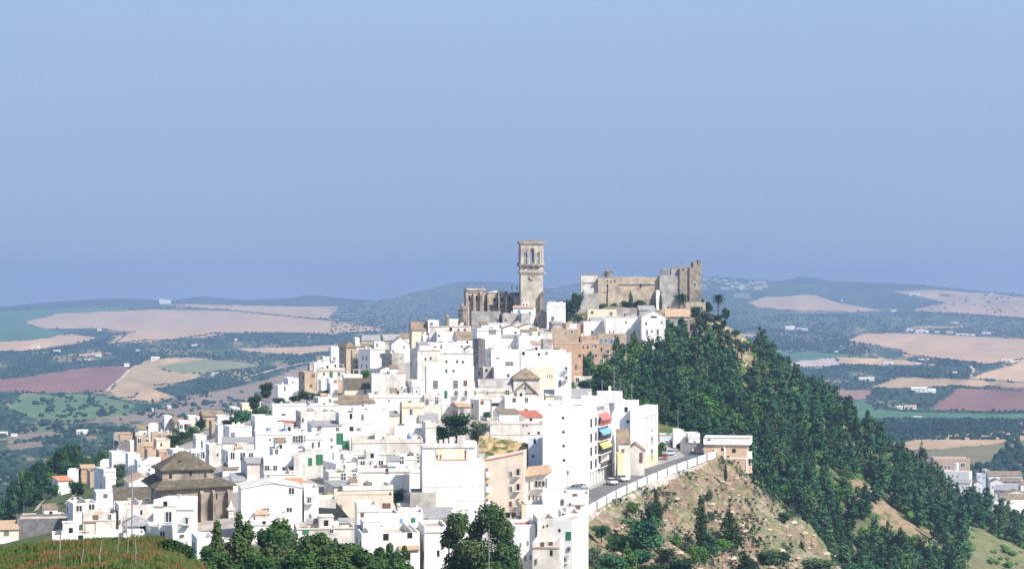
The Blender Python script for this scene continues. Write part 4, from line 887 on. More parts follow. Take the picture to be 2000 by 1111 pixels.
    if isinstance(win, tuple):
        c_, r_ = win[:2]; y1 = win[2] if len(win) > 2 else yt+(rise if r != 'f' else 0)+9; dy = win[3] if len(win) > 3 else 3.0/s
        for j in range(r_):
            for i in range(c_):
                if hr.random() < .12: continue
                k = wk if hr.random() < .75 else hr.choice(['d', 'o', 'l', 'Bd'])
                wat(xf0+wpx*(i+.5+hr.uniform(-.12, .12))/c_, y1+j*dy+hr.uniform(-1, 1), k, (1.0+hr.uniform(-.2, .2))/s, (1.35+hr.uniform(-.2, .3))/s)
    elif win:
        for q in win: wat(*q)
    if lwin and th > .05:
        for (v, py_) in lwin: window(root, a, dep*v, (HZ-py_)*s-zb, .9, 1.3, 'd', 'window', -math.pi/2)
    if x and r == 'f' and W > 5 and dep > 4:
        for i in range(max(1, int(W/4.0))):
            u = a+W*(i+hr.uniform(.15, .85))/max(1, int(W/4.0)); u = min(max(u, a+1.1), b-1.1); v = hr.uniform(1, dep-2); q = hr.random()
            if q < .28:
                mb = MB(); hh = hr.uniform(.35, 1.1); mb.box(u-.1, u+.1, pt+.05, dep-pt-.05, fl_z+.02, h+hh*.5); mb.build('partition_wall', M[hr.choice(['w', 'w2', 'w2', 'c'])], root)
            elif q < .5:
                mb = MB(); ww = hr.uniform(.7, 1.0); hh = hr.uniform(.5, 1.3); mb.polyx([(v, fl_z+.02), (v+1.8, fl_z+.02), (v+1.8, h+hh), (v, h+hh-.5)], u-ww, u+ww); sh = mb.build('shed', M[hr.choice(['w2', 'w', 'c', 'b'])], root)
                mb = MB(); mb.polyx([(v-.2, h+hh-.55), (v+1.9, h+hh+.03), (v+1.9, h+hh+.13), (v-.2, h+hh-.45)], u-ww-.1, u+ww+.1); mb.build('shed_roof', M[hr.choice(['tile', 'grey', 'tan', 'tile'])], sh)
            elif q < .62:
                mb = MB(); mb.lathe([(.5, 0), (.55, .1), (.55, .9), (.3, 1.05), (.05, 1.1)], 10, (u, v, h-.4)); mb.build('water_tank', M[hr.choice(['grey', 'trim', 'blue'])], root)
            elif q < .74:
                mb = MB(); hh = hr.uniform(1.0, 1.6)
                for du in (-.9, .8):
                    for dv in (0, 1.8): mb.box(u+du, u+du+.1, v+dv, v+dv+.1, fl_z, h+hh)
                for j in range(6): mb.box(u-1.0, u+1.0, v+j*.36, v+j*.36+.12, h+hh, h+hh+.1)
                mb.build('pergola', M[hr.choice(['brown', 'trim', 'w2'])], root)
            elif q < .82: 
                mb = MB(); mb.box(u-.8, u+.8, .02, .2, h, h+.28); [mb.box(u-.7+j*.4, u-.55+j*.4, .05, .17, h+.28, h+.55) for j in range(4)]; mb.build('flower_pots', M[hr.choice(['tan', 'green'])], root)
    if x and r == 'f' and W > 4:       # roof clutter
        q = hr.random()
        if q < .55:
            mb = MB(); u = hr.uniform(a+1, b-1); v = hr.uniform(1.2, dep-1); mb.box(u-.3, u+.3, v-.3, v+.3, h-.8, h+hr.uniform(.3, .7)); mb.box(u-.38, u+.38, v-.38, v+.38, h+.75, h+.85); mb.box(u-.26, u+.26, v-.26, v+.26, h+.2, h+.75); mb.build('chimney', M['w2'], ro)
        if q > .35 and W > 6 and dep > 5:
            u = hr.uniform(a+1.8, b-1.8); ww = hr.uniform(1.0, 1.7); mb = MB(); hh = hr.uniform(.9, 1.7); mb.box(u-ww, u+ww, dep*.45, dep*.9, h-.8, h+hh); mb.box(u-ww-.1, u+ww+.1, dep*.45-.1, dep*.9+.1, h+hh+.003, h+hh+.1)
            rr = mb.build('roof_room', M[hr.choice(['w', 'w2', 'w'])], root)
            if hr.random() < .45:
                m2 = MB(); y0, y1 = dep*.45-.25, dep*.9+.25; zt = h+hh+.1; m2.polyx([(y0, zt), (y1, zt+.75), (y1, zt+.87), (y0, zt+.12)], u-ww-.2, u+ww+.2); m2.polyx([(y0+.3, zt), (y1-.2, zt), (y1-.2, zt+.66)], u-ww, u+ww); m2.build('roof_room_roof', M[hr.choice(['tile', 'tan', 'grey', 'tile'])], rr)
            if hr.random() < .5: window(rr, u, dep*.45, h+hh*.25, .7, .9, 'o', 'door')
        if hr.random() < .5:
            mb = MB(); u = hr.uniform(a+.5, b-.5); v = hr.uniform(1, dep-1); H_ = hr.uniform(1.6, 2.8); mb.tube((u, v, h-.8), (u, v, h+H_), .035, .03, 5)
            for k in range(4): mb.tube((u-.5, v+k*.01, h+H_-.15*k-.1), (u+.5, v, h+H_-.15*k-.1), .018, .018, 4)
            mb.build('antenna', M['alu'], root)
        if hr.random() < .3 and W > 6:   # laundry
            mb = MB(); u0 = hr.uniform(a+.5, b-3); 
            for k in range(hr.randint(3, 6)): mb.box(u0+k*.5, u0+k*.5+hr.uniform(.25, .42), .6, .63, h-.5-hr.uniform(.1, .4), h+.25, hr.randint(0, 3))
            mb.tube((u0-.3, .61, h+.25), (u0+3.2, .61, h+.25), .012, .012, 4, 0); mb.tube((u0-.3, .61, h-.8), (u0-.3, .61, h+.3), .03, .03, 5, 0)
            mb.build('laundry', [M['wf'], M['blue'], M['red'], M['trim']], root)
    tag(root, label, cat, group); root['_'] = 0; del root['_']
    return root
# ------------------------------------------------------------------ the town, house by house (photo left/right/top/lowest visible row)
g, o, b, n, d, l, B = 'g', 'o', 'b', 'n', 'd', 'l', 'Bd'
HS = [
# --- upper ridge left of the church
(866,918,623,642,'blank white block on the ridge left of the big church',dict(cor=0,x=0)),
(830,857,625,636,'low white wall house at the skyline left of the blank white block',dict(m='w',x=0)),
(799,838,629,655,'cream walled house with broad grey-brown roof at the skyline of the upper town',dict(m='c',r='gx',rise=15,yaw=8)),
(838,920,637,668,'long weathered white house just under the blank white block',dict(m='w2',x=0)),
(895,920,636,646,'small house with low brown gable below the blank white block',dict(r='gy',rise=4,m='w2')),
(884,924,648,672,'white house under a dark brown roof beside the dark alley',dict(r='gx',rise=14,m='w',rm='tile')),
(836,858,650,668,'brown roofed house squeezed left of the white cube',dict(r='gx',rise=10,m='l',rm='tile')),
(851,886,647,674,'clean white cube in the middle of the upper roofs',dict(cor=0,yaw=3)),
(822,838,655,670,'small white gabled house with light blue shade in the upper town',dict(m='w',r='f')),
(778,799,651,668,'narrow house with brown roof and white band in the upper town',dict(r='gx',rise=8,m='w',rm='tile')),
(744,782,654,684,'old house with steep grey roof next to the dark gap in the upper town',dict(r='gx',rise=10,m='s2',rm='grey')),
(760,800,658,700,'house with tall slanting grey roof and white gable in the upper town',dict(r='gy',rise=14,m='w',rm='grey')),
(813,906,669,686,'long white terrace wall above the two windowed house',dict(m='w',x=1)),
(800,860,684,742,'white house with two small windows and lattice, upper left of the green shutters',dict(yaw=14,dep=10,m='w2',win=[(831,701,o),(841,700,o),(807,704,l,6,3),(816,704,l,6,3),(831,722,o,3,3),(842,722,o,3,3)])),
(905,928,676,700,'small white gabled house beside the dark alley',dict(r='gy',rise=6)),
(850,926,690,724,'white house with a row of three dark windows above the green shutters',dict(yaw=4,win=[(872,706,o),(893,706,o),(904,707,o),(850,706,o)],cor=1)),
(829,926,715,790,'big white house with green shutters and brown blinds in the centre of the upper town',dict(yaw=3,dep=10,x=0,cor=0,win=[(872,724,g,4,7),(886,724,g,4,5),(833,750,n,6,10),(851,750,l,9,14),(890,750,l,9,14),(909,748,n,7,11),(871,770,g,6,15),(891,768,'Bd',6,11),(910,768,'Bd',5,11),(833,765,l,6,3)])),
(690,702,659,670,'tiny white roof turret house with one window, upper left skyline',dict(x=0,win=[(694,663,o,2.5,3)])),
(707,744,655,672,'house under a lilac grey sheet roof at the upper left skyline',dict(r='gx',rise=9,m='w',rm='grey')),
(727,751,667,692,'white cube house under the lilac grey roof',dict(cor=0)),
(688,728,670,684,'house under a low brown roof, left of the white cube on the left ridge',dict(r='gx',rise=7,m='w',rm='tile')),
(700,752,682,732,'white and blue-shaded house front below the left ridge',dict(yaw=30,dep=12,m='w',win=[(745,694,l,9,8)],lwin=[(.3,700),(.6,700),(.3,715),(.7,715)])),
(745,790,690,735,'white house in shade left of the two windowed house',dict(yaw=32,dep=14,m='s2',win=[(775,716,o),(783,700,d)])),  # white wall darkened to grey, shade put into its colour
(750,770,684,712,'dark shaded house with green blinds over its terrace, left ridge',dict(m='gb',win=[(757,697,g,10,12)])),  # the dark gap is painted as wall colour
(662,696,667,724,'old brown house with pointed tile roof on the left ridge',dict(r='hip',rise=11,m='t',rm='tile',win=[(668,682,'d'),(674,683,'d')],yaw=18)),
(685,708,684,730,'narrow shaded house with stacked balconies on the left ridge',dict(yaw=30,m='t',win=[(696,695,B),(696,707,B),(696,718,B)],dep=5)),  # shade of the ridge facade put into the tan wall
(643,663,677,722,'narrow white house with a flat dark eave and one balcony, left end of the ridge',dict(m='w',win=[(653,700,B),(655,714,o)],yaw=5)),
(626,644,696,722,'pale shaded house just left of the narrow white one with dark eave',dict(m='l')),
(616,630,697,712,'little white house with tilted roof at the left ridge end',dict(r='sh',rise=4)),
(609,630,707,730,'plain white cube at the left ridge end',dict(cor=0)),
(618,674,719,748,'low white house with green door on the left ridge end',dict(yaw=2,win=[(633,730,o,3,6),(647,731,g,6,11),(662,730,g,4,7)])),
(622,637,742,764,'small white house below the green door house, left one',dict(x=0)),(638,652,740,760,'small white house below the green door house, right one',dict(x=0,win=[(646,746,o,2,3)])),
(583,618,726,762,'brown-grey shaded house at the left end of the ridge, above the trees',dict(m='t',yaw=14)),
(600,612,708,740,'dark grey narrow house at the far left of the ridge',dict(m='s2',x=0)),
(553,584,738,756,'white house with small roof room above the lone white house',dict(win=[(572,746,o,3,3)])),
(535,571,752,788,'lone white house standing among trees on the left slope',dict(cor=0,yaw=12,dep=6)),
(652,669,744,774,'pink washed wall of a small house left of the mossy roof',dict(m='o',x=0)),
(668,708,732,757,'white house with stepped roof left of the courtyard tree',dict(win=[(690,742,'l',8,3)])),
(671,725,742,776,'white house under a broad mossy brown roof, upper middle left',dict(r='sh',rise=17,rm='olive',m='c',yaw=2)),
(723,792,730,776,'weathered white house with a small brown roof patch in the upper middle',dict(m='w2',yaw=3,win=[(785,757,o,3,4)])),
(750,761,744,756,'small brown roofed lean-to on the weathered white house',dict(r='sh',rise=9,m='w',x=0,rm='tile')),
(738,770,716,738,'white house with small brown roof above the weathered house',dict(r='gy',rise=5,m='w',rm='tile')),
(795,830,743,774,'white terraced house left of the big green shuttered house',dict(win=[(803,760,'o',3,5),(814,764,l,3,5)])),
(654,718,775,792,'long brown tiled roof over a low house, middle left',dict(r='sh',rise=13,rm='tile',m='w',yaw=1)),
(640,660,748,776,'white house with an arched porch beside the pink wall',dict(win=[(662,770,o)])),
(612,660,776,796,'white roof terraces above the long white house',dict(m='w2')),
(717,826,770,812,'long white house with brown cornice lines in the middle of the town',dict(yaw=4,cor=1,win=[(760,782,d,3,4),(790,788,d,3,3)])),
(780,828,786,824,'cream house with two tall windows and a parapet, centre',dict(m='c',yaw=5,win=[(786,804,'d',6,12),(803,804,'d',6,12)])),
(824,862,771,812,'white house with two big grey windows beside the green door, centre',dict(m='w2',win=[(834,784,d,7,14),(853,782,d,7,14)])),
(855,905,788,808,'low white house below the green door in the centre',dict()),
(879,919,788,815,'low grey walled house with tan roof above the big garden tree',dict(r='gx',rise=6,rm='tan',m='s2')),
(918,957,780,812,'white house right of the tan roof above the gardens',dict(yaw=20)),
# --- behind alley, below the church
(921,978,608,648,'big grey weathered stone house directly under the church',dict(D=786,m='s2',x=0,cor=0,win=[(971,625,o,3,3)])),
(976,1014,612,636,'grey house with a tall chimney under the church, middle',dict(D=784,m='s2',win=[(988,625,o,5,3)])),
(1002,1046,597,620,'white house with low brown gable roof right at the foot of the church',dict(D=786,r='gx',rise=4,m='w',rm='tan',win=[(1014,608,b,5,6),(1035,612,o)])),
(1014,1036,612,630,'grey-walled little house between church and white roofs',dict(D=776,m='s2',x=0)),
(1019,1034,590,604,'white bell gable with two openings beside the tower foot',dict(D=796,x=0,cor=0,e=16,win=[(1023,595,o,2.6,5),(1029,595,o,2.6,5)],cat='bell gable',name='bell_gable',dep=2)),
(1046,1072,606,640,'house with steep grey gable roof below the tower',dict(D=786,r='gy',rise=12,m='s2',rm='tile')),
(944,996,631,650,'long white wall with a red line under the grey stone house',dict(cor=1,x=0)),
(922,978,641,688,'white house with a wide grey window under the church, left by the alley',dict(win=[(962,648,l,15,9),(930,648,l,8,3)],yaw=10,dep=10)),
(978,1015,636,660,'white house with low tiled gable in the church quarter',dict(r='gy',rise=5,rm='tile')),
(1010,1052,633,656,'white house with a brown gable right of the pointed wall',dict(r='gy',rise=6,rm='tile')),
(996,1026,628,652,'sharp pointed white gable in the church quarter',dict(r='gy',rise=10,x=0,ov=0,rm='w2')),
(1036,1050,640,660,'yellowish small house with slanted roof below the tower',dict(m='c',r='sh',rise=4,x=0)),
(1050,1078,648,672,'white house with small window right of the church quarter',dict(win=[(1036,652,o)])),
(976,1020,654,684,'white house with grey roof edge below the pointed gable',dict(r='gx',rise=4,rm='grey',win=[(972,678,g,4,6)])),
(1008,1058,656,686,'white house with a wide barred window below the church quarter',dict(win=[(1040,667,l,8,4)])),
(1056,1078,662,690,'stone-grey house left of the long brick wall',dict(m='s2',x=0)),
(946,1017,682,720,'white house with two small brown windows beside the dark alley',dict(win=[(960,700,n,5,3),(972,699,n,5,3),(995,710,'l',16,8)],yaw=14,dep=9)),
(1014,1106,684,735,'large blank white house left of the brick terrace',dict(yaw=2,cor=0,dep=12)),
(1062,1086,673,690,'small white gabled house on top of the large blank one',dict(r='gy',rise=7,x=0,rm='w2')),
(924,948,662,740,'shaded grey house front running down the dark alley',dict(yaw=38,m='gb',dep=16,lwin=[(.3,690),(.6,700),(.3,715)])),  # alley shade painted into the dark wall
(960,1012,717,752,'white house with one green window left of the chapel',dict(win=[(993,733,g,5,6)],yaw=6,x=0)),
(928,962,716,750,'shaded house at the lower end of the dark alley',dict(yaw=34,m='s2')),  # wall greyed to carry the shade of the alley
(1035,1085,718,758,'beige blank wall of a hall with three slits, right of the chapel roof',dict(m='c',x=0,cor=0,win=[(1069,735,o,1.3,6),(1073,734,o,1.3,6),(1078,735,o,1.3,6)],yaw=2)),
(1083,1116,690,800,'tall white house with side balconies left of the trees',dict(yaw=-8,win=[(1094,748,l,4,12),(1095,778,b,4,6),(1106,720,'Bd',4,6),(1106,738,'Bd',4,6)],dep=9)),
(1103,1123,688,716,'low house with dark balcony between white house and brick terrace',dict(m='w2',win=[(1108,700,g,5,12),(1112,693,o,8,3)],x=0)),
(1062,1088,764,792,'small peach walled shed roof house right of the chapel',dict(m='c',r='sh',rise=8,rm='w2',win=[(1064,775,o,4,6)])),
(1103,1156,762,800,'white house with a broad grey roof band above the awning block',dict(m='w',r='sh',rise=13,rm='grey',yaw=1)),
(1121,1156,735,750,'long low white wall among the trees below the brick houses',dict(m='w',x=0,cor=0,dep=3,cat='wall',name='garden_wall')),
# --- right: brick terrace and castle foot
(1080,1138,669,735,'long plain orange-brown brick house, left in the brick terrace',dict(m='p',x=0,yaw=2)),
(1135,1170,663,738,'pink brick house with two columns of small windows and red doors',dict(m='o',yaw=2,x=0,win=[(1139,678,o,3,5),(1148,678,o,3,5),(1163,676,o,3,5),(1157,676,d,3,5),(1139,694,o,3,5),(1148,694,o,3,5),(1158,694,b,4,8),(1164,694,o,3,5),(1139,722,n,3.5,10),(1145,723,n,3.5,12),(1158,716,'l',6,8)])),
(1166,1224,652,730,'tan house with blue shutters behind the trees in the brick terrace',dict(m='t',yaw=2,x=0,win=[(1175,665,b,5,8),(1184,665,'d',4,8),(1194,665,b,5,9),(1204,664,b,4,9),(1175,682,o,3,6),(1175,704,'d',6,7),(1186,703,'d',5,6),(1187,686,B,5,9)])),
(1126,1166,656,668,'pink rooftop wall with white painted hatches above the brick terrace',dict(m='p',x=1)),
(1098,1134,631,660,'orange brick house above the brick terrace',dict(m='p',x=0,cor=0)),
(1072,1100,628,640,'grey roofed low house between the church and the orange brick one',dict(m='s2',r='gx',rise=4,rm='grey')),
(1076,1132,642,668,'jumble of tan low house walls over the brick terrace',dict(m='t',x=1)),
(1131,1180,628,660,'white house with dark doorway right of the orange brick one',dict(win=[(1156,648,o,3,6)],x=0)),
(1150,1180,620,634,'grey roofed house with black right side under the castle',dict(r='gx',rise=9,rm='grey',m='w')),
(1145,1204,604,630,'cream walled old house below the castle, left',dict(m='c',x=0,cor=0)),
(1200,1244,602,630,'weathered stone house right below the castle wall, middle',dict(m='s2',x=0,win=[(1220,615,'o',3,5)])),
(1181,1248,618,672,'wide white house with a small red cross mark below the castle',dict(yaw=2,x=0,win=[(1191,648,o,2,5),(1198,648,o,2,5),(1223,629,n,3,4)])),
(1242,1280,597,612,'low house with grey roof at the foot of the castle',dict(r='gx',rise=8,m='s2',rm='grey')),
(1246,1300,606,692,'tall white gabled house on the cliff below the castle',dict(r='gy',rise=13,rm='w2',ov=0,dep=12,win=[(1264,650,'d',3,12),(1285,648,'d',4,10),(1262,632,o,3,5),(1277,619,o,12,3),(1274,666,o,2.5,3),(1295,664,o,2,4),(1262,676,n,3,6),(1293,629,'l',2,4),(1274,646,'l',2,4)])),
(1228,1252,640,680,'stepped white house left of the tall white gable',dict(yaw=3,x=0)),
(1298,1347,604,660,'stone house with pale tiled roof right of the tall white gable',dict(r='gx',rise=14,rm='tan',m='s2',dep=10,e=0,yaw=2,win=[(1330,628,'o',3,4)])),
(1347,1370,624,660,'square stone bastion at the cliff edge below the keep',dict(m='s',cor=0,x=0,e=0,yaw=2,cat='bastion',name='stone_bastion')),
(1068,1105,590,632,'tall blank white gable end left of the castle trees',dict(r='sh',rise=10,rm='w2',ov=0,x=0,yaw=-4)),
# --- middle band
(529,660,791,822,'very long white house with arched window and grey moulding, middle left',dict(yaw=3,dep=10,x=1,cor=1,win=[(554,809,'o',8,3),(554,821,'o',24,2)])),
(577,658,803,835,'second long white house front under the very long one',dict(m='w',win=[(592,819,'l',3,7),(612,821,'d',6,3)])),
(490,532,812,850,'blank white house left below the very long one',dict(yaw=8,cor=0,win=[])),
(600,668,826,852,'white house with grey tiled strip roof and potted terrace',dict(r='sh',rise=5,rm='grey',m='w')),
(655,725,806,850,'white house row above the green blinds',dict(m='w')),
(690,760,800,836,'white house with a brown window dot under the tan roof',dict(win=[(721,821,o,3,4)])),
(724,758,800,820,'house with a single tan tiled roof slope, centre',dict(r='sh',rise=13,rm='tan',m='w',x=0)),
(752,780,806,826,'grey roofed shed beside the tan roof slope',dict(r='sh',rise=5,rm='grey',m='c')),
(818,856,811,830,'house with dark slate-grey roof left of the garden trees',dict(r='sh',rise=12,rm='grey',m='w',yaw=2)),
(768,826,831,862,'white house with one green shutter and red roof line',dict(win=[(787,854,g,7,8)],m='w',yaw=2)),
(800,838,842,864,'white house with a hooded green window',dict(win=[(809,853,g,6,7)],x=0)),
(824,852,824,872,'tall white stair tower house beside the garden trees',dict(m='w2',yaw=8)),
(554,582,826,842,'white house with a bright red tiled roof panel',dict(r='sh',rise=10,rm='red',m='w',x=0,yaw=2)),
(495,600,842,876,'long low blank white house below the red roof panel',dict(yaw=4,win=[(528,858,g,4,4)])),
(570,622,848,884,'white house with cornice left of the street of green blinds',dict(yaw=-14,win=(3,1))),
(684,826,857,900,'largest blank white house in the middle of the town',dict(yaw=2,dep=12,win=[(770,880,'o',2,2),(700,880,'o',2,2)])),
(702,728,883,898,'small dark grey roof window house on the blank white wall',dict(r='sh',rise=12,rm='grey',m='w',x=0)),
(596,640,850,905,'cream-white facade turned to the street, left of the green blinds',dict(yaw=-38,dep=9,win=[(632,866,'l',3,10),(624,866,'l',3,10),(612,868,'l',3,10)])),
(640,662,846,890,'tall facade with small dark windows near the green blinds',dict(yaw=-30,dep=7,win=[(648,858,'d'),(655,857,'d'),(648,872,'d')])),
(655,685,846,890,'house hung with large green blinds in the middle street',dict(yaw=-12,win=[(664,856,g,13,22),(674,868,g,11,16)])),
(526,597,876,912,'white house with grey dot on its blank wall, under the long low one',dict(yaw=6)),
(574,604,888,930,'shaded white street facade with grey parapet moulding',dict(yaw=-35,dep=8,cor=1,m='w2')),
(598,634,884,925,'street house with two tall dark green blinds',dict(yaw=-24,m='w2',win=[(606,901,g,8,15),(624,897,g,13,20)],x=0)),
(648,690,885,910,'white house with a grey shuttered door beside the street',dict(win=[(668,892,'l',6,12)])),
(690,770,896,920,'white roof terraces below the roof window',dict(m='w2',win=(4,1))),
(768,826,890,918,'house with a brown beamed roof terrace left of the big white block',dict(m='w2',win=(3,1,898),cor=1)),
(630,696,904,940,'white house with blue-shaded arches beside the street',dict(yaw=18,m='w',dep=9)),
(633,700,922,955,'white house with old stone arches behind the white gable block',dict(m='w2',win=(3,1))),
(696,800,914,955,'wide white house with long brown tiled parapet',dict(yaw=2,m='w',cor=1)),
(775,828,915,950,'white house with blue pots on its roof line',dict(yaw=4,win=[(780,918,b,4,3),(790,918,b,4,3),(800,918,o,3,3)])),
(470,517,896,940,'white house with broken grey roof, left of the middle',dict(r='gx',rise=8,rm='grey',m='w2')),
(510,578,894,932,'white house with red line stairway and yellow vents',dict(m='w',win=(4,1,916),x=0)),
(514,577,925,950,'white house with a thin brown roof line behind the red-edged gable',dict(m='w',yaw=2)),
(434,497,858,885,'white house with flat grey slab roof and one dark door, left middle',dict(win=[(482,874,o,6,10)],r='sh',rise=6,rm='grey',yaw=1)),
(434,500,880,912,'long white terrace under the grey slab roof',dict(m='w',win=(3,1))),
(435,471,903,918,'white house with a dark tiled shed roof, left middle',dict(r='sh',rise=12,rm='tile',m='w')),
(448,480,930,950,'low house with grey-brown roof beside the old church',dict(r='sh',rise=9,rm='grey',m='w')),
(436,492,832,866,'white house with brick left edge and one window, left end of the middle band',dict(win=[(455,850,'l',8,12)],yaw=12)),
(420,437,830,858,'small blue-shaded house on the grassy bank',dict(m='l')),  # bluish shade painted as the wall colour
(402,432,869,904,'white house with round corner right of the old church roof',dict(win=[(425,888,'o',3,5)])),
(377,403,850,870,'small white house with stepped wall on the grassy bank',dict()),
(392,408,862,880,'little pale blue walled house above the old church roof',dict(m='l',x=0)),
(370,400,880,905,'white house behind the left side of the old church roof',dict(win=(3,1))),
(328,372,878,900,'white house row with dark openings above the old church roof',dict(win=(4,1))),
# --- left slope houses
(390,437,803,822,'brown tiled roof house, highest on the left slope',dict(r='gx',rise=9,rm='tile',m='t')),(420,448,812,836,'white stepped house right of the brown tiled roof on the left slope',dict()),(448,468,796,824,'small white house climbing the left slope below the trees',dict()),(468,492,788,806,'beige house at the top of the left slope',dict(m='c')),(500,510,782,796,'tiny white hut among the trees on the left slope',dict(x=0)),(408,426,822,846,'tan house with round wall below the brown tiled roof',dict(m='t',x=0)),
(363,390,812,836,'white house left of the highest brown roof on the left slope',dict(cor=0)),(330,362,817,838,'brown roofed house in the cluster on the left slope',dict(r='gx',rise=8,rm='tile',m='t')),(317,336,812,832,'white house at the left of the cluster on the left slope',dict()),(346,374,823,846,'white house with three dark windows in the cluster on the left slope',dict(win=(3,1))),
(290,312,828,850,'white cube of the lower cluster on the left slope',dict(cor=0)),(263,292,830,848,'house with a brown tiled roof, lower cluster on the left slope',dict(r='gx',rise=8,rm='tile',m='w')),(262,296,843,862,'low white house under the brown tiled roof, left slope',dict(yaw=4)),(294,336,845,872,'grey-brown walled house with white parapet on the left slope',dict(m='t',yaw=3)),(234,262,846,872,'peach brick house at the far end of the lower cluster',dict(m='o')),(222,238,846,870,'grey house at the far left end of the lower cluster',dict(m='s2')),(223,254,862,888,'grey rendered house below the peach brick one',dict(m='gb')),(262,292,852,880,'tan house in the middle of the lower cluster',dict(m='t',win=(2,1))),(300,332,858,884,'pale pink walled house in the lower cluster',dict(m='b',win=[(315,868,o)])),(250,262,862,880,'little white house with a green plant in the lower cluster',dict(x=0)),
(280,307,865,882,'grey-pink roofed house of the lower cluster',dict(m='b',r='gx',rise=6,rm='tan')),(282,308,877,902,'orange brick cube left above the old church',dict(m='o',cor=0)),(305,334,880,902,'pink brick house behind the old church, left',dict(m='o')),(268,288,884,902,'brown brick house left of the orange cube',dict(m='p')),(313,332,892,915,'brown wall stub against the old church roof',dict(m='p',x=0,cor=0)),
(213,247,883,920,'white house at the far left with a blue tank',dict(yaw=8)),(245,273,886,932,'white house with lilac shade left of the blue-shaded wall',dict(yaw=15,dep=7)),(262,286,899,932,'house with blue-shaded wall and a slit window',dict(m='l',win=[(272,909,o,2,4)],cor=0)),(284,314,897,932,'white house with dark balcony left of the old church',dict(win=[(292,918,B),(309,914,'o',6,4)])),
(242,306,930,962,'white gabled house with two dark openings in front of the old church',dict(r='gy',rise=12,rm='tan',dep=12,win=[(253,954,o,10,7),(271,957,'o',8,4)])),(288,316,925,948,'white cube beside the gabled house before the old church',dict(cor=0)),
(184,226,915,952,'white house with turquoise door side, far left',dict(yaw=20,win=[(199,931,'l',6,8)])),(154,186,909,932,'brown brick house in the far left row',dict(m='p',r='gx',rise=5,rm='tan')),(170,186,920,945,'tan wall house behind the far left trees',dict(m='t',x=0)),(132,156,918,940,'white house left of the brown brick one, far left row',dict(cor=0)),(102,141,934,958,'white house with reddish roof edge, the lowest on the far left',dict(r='sh',rise=4,rm='orange',win=[(112,948,'n',9,10)])),(196,228,900,920,'white house half hidden behind the far left row',dict()),(200,226,926,950,'small white house below the turquoise door',dict()),
# --- lower left around the old church
(183,228,961,985,'grey-lilac shaded wall house left of the mossy long roof',dict(m='l',yaw=4,cor=0)),(221,304,958,985,'long mossy tiled roof over a white house, left of the old church',dict(r='sh',rise=16,rm='olive',m='w',yaw=2)),
(302,384,952,1010,'white annex wall against the old church, under its lower roof',dict(yaw=0,dep=4,D=388,x=0,cor=0,win=[(328,979,'o',1.5,8)])),
(300,386,976,1030,'white stepped facade below the annex wall of the old church',dict(yaw=-20,dep=8,cor=1)),(130,192,982,1018,'white house with fenced terrace, lower left',dict(yaw=10,win=(2,1))),(160,226,1003,1036,'stained white house beside the grey block wall',dict(m='w2',yaw=2)),(224,314,985,1028,'white house with a thin slab canopy and one dark window, lower left',dict(yaw=6,win=[(276,1000,o,3.5,9),(235,1017,'l',3,8)],r='f')),
(242,288,1009,1052,'white pavilion with a grey pyramid roof, lower left',dict(r='hip',rise=17,rm='grey',m='w',dep=6,yaw=0)),(310,346,1000,1066,'white facade with grey mouldings left of the street by the old church',dict(yaw=-25,dep=8,cor=1,win=(2,2))),(344,386,985,1075,'tall white facade with balcony beside the old church',dict(yaw=-30,dep=6,win=[(365,1016,B,4,12),(376,1053,'o',6,26),(356,1045,'l',8,5)])),
(286,322,1028,1058,'white roof terrace with an air duct box, lower left',dict(x=1)),(102,282,1042,1066,'long low white wall house behind the knoll',dict(yaw=2,dep=6,m='w')),
(43,132,1008,1024,'white strip of roofs over the grey block wall',dict(x=1,m='w',D=440)),(78,92,1002,1014,'tiny white gable above the grey block wall',dict(r='gy',rise=6,x=0,D=446)),(35,159,1012,1062,'wide bare grey concrete-block wall of a house at the lower left',dict(m='gb',yaw=-3,x=0,cor=0,dep=9,D=418,win=[(136,1027,'w',4,20),(141,1027,'o',3,18)] and [(141,1027,'o',3,18)])),(-30,36,1025,1066,'white house with ochre roof edge at the left border',dict(r='sh',rise=9,rm='tan',m='w2',D=412)),
# --- lower middle
(556,596,941,970,'small house corner with bright orange tiles behind the large blank gable',dict(r='sh',rise=15,rm='orange',m='w',yaw=14,x=0)),
(464,590,943,1040,'large blank white gable house with a red line on its left edge',dict(r='gy',rise=10,rm='w2',ov=.1,dep=10,x=0,yaw=4)),
(588,622,952,1040,'narrow white house with balcony window right of the orange tiles',dict(win=[(604,976,'Bd',7,10),(590,968,'o',3,4),(606,1010,'Bd',4,14)],yaw=4)),
(612,656,974,1020,'weathered white wall house under the yellow-green bush',dict(m='w2',yaw=0,cor=0,x=0)),(632,698,945,972,'white house with grey shed roof behind the yellow-green bush',dict(m='w2',r='sh',rise=4,rm='grey')),(656,768,948,975,'low weathered wall house above the brick-tan wall',dict(m='w2',win=[(668,962,'o',5,3),(700,966,'o',30,2)])),
(654,768,967,1005,'long brick-tan wall house with brown hatches, lower middle',dict(m='b',yaw=1,x=0,cor=0,win=[(714,980,'n',18,7),(755,988,'n',16,12),(665,990,'l',8,10)])),
(609,680,992,1040,'white shed with a black sloping roof, lower middle',dict(r='sh',rise=20,rm='black',m='w',yaw=16,dep=8)),(692,738,985,1060,'white house with a round window and brown curtain, lower middle',dict(win=[(698,1005,'o',4,4),(708,1006,'n',7,11),(711,1041,'o',6,8)],x=0)),(728,780,1002,1050,'white house with blue laundry terrace, lower middle',dict(win=[(737,1004,b,12,7)])),
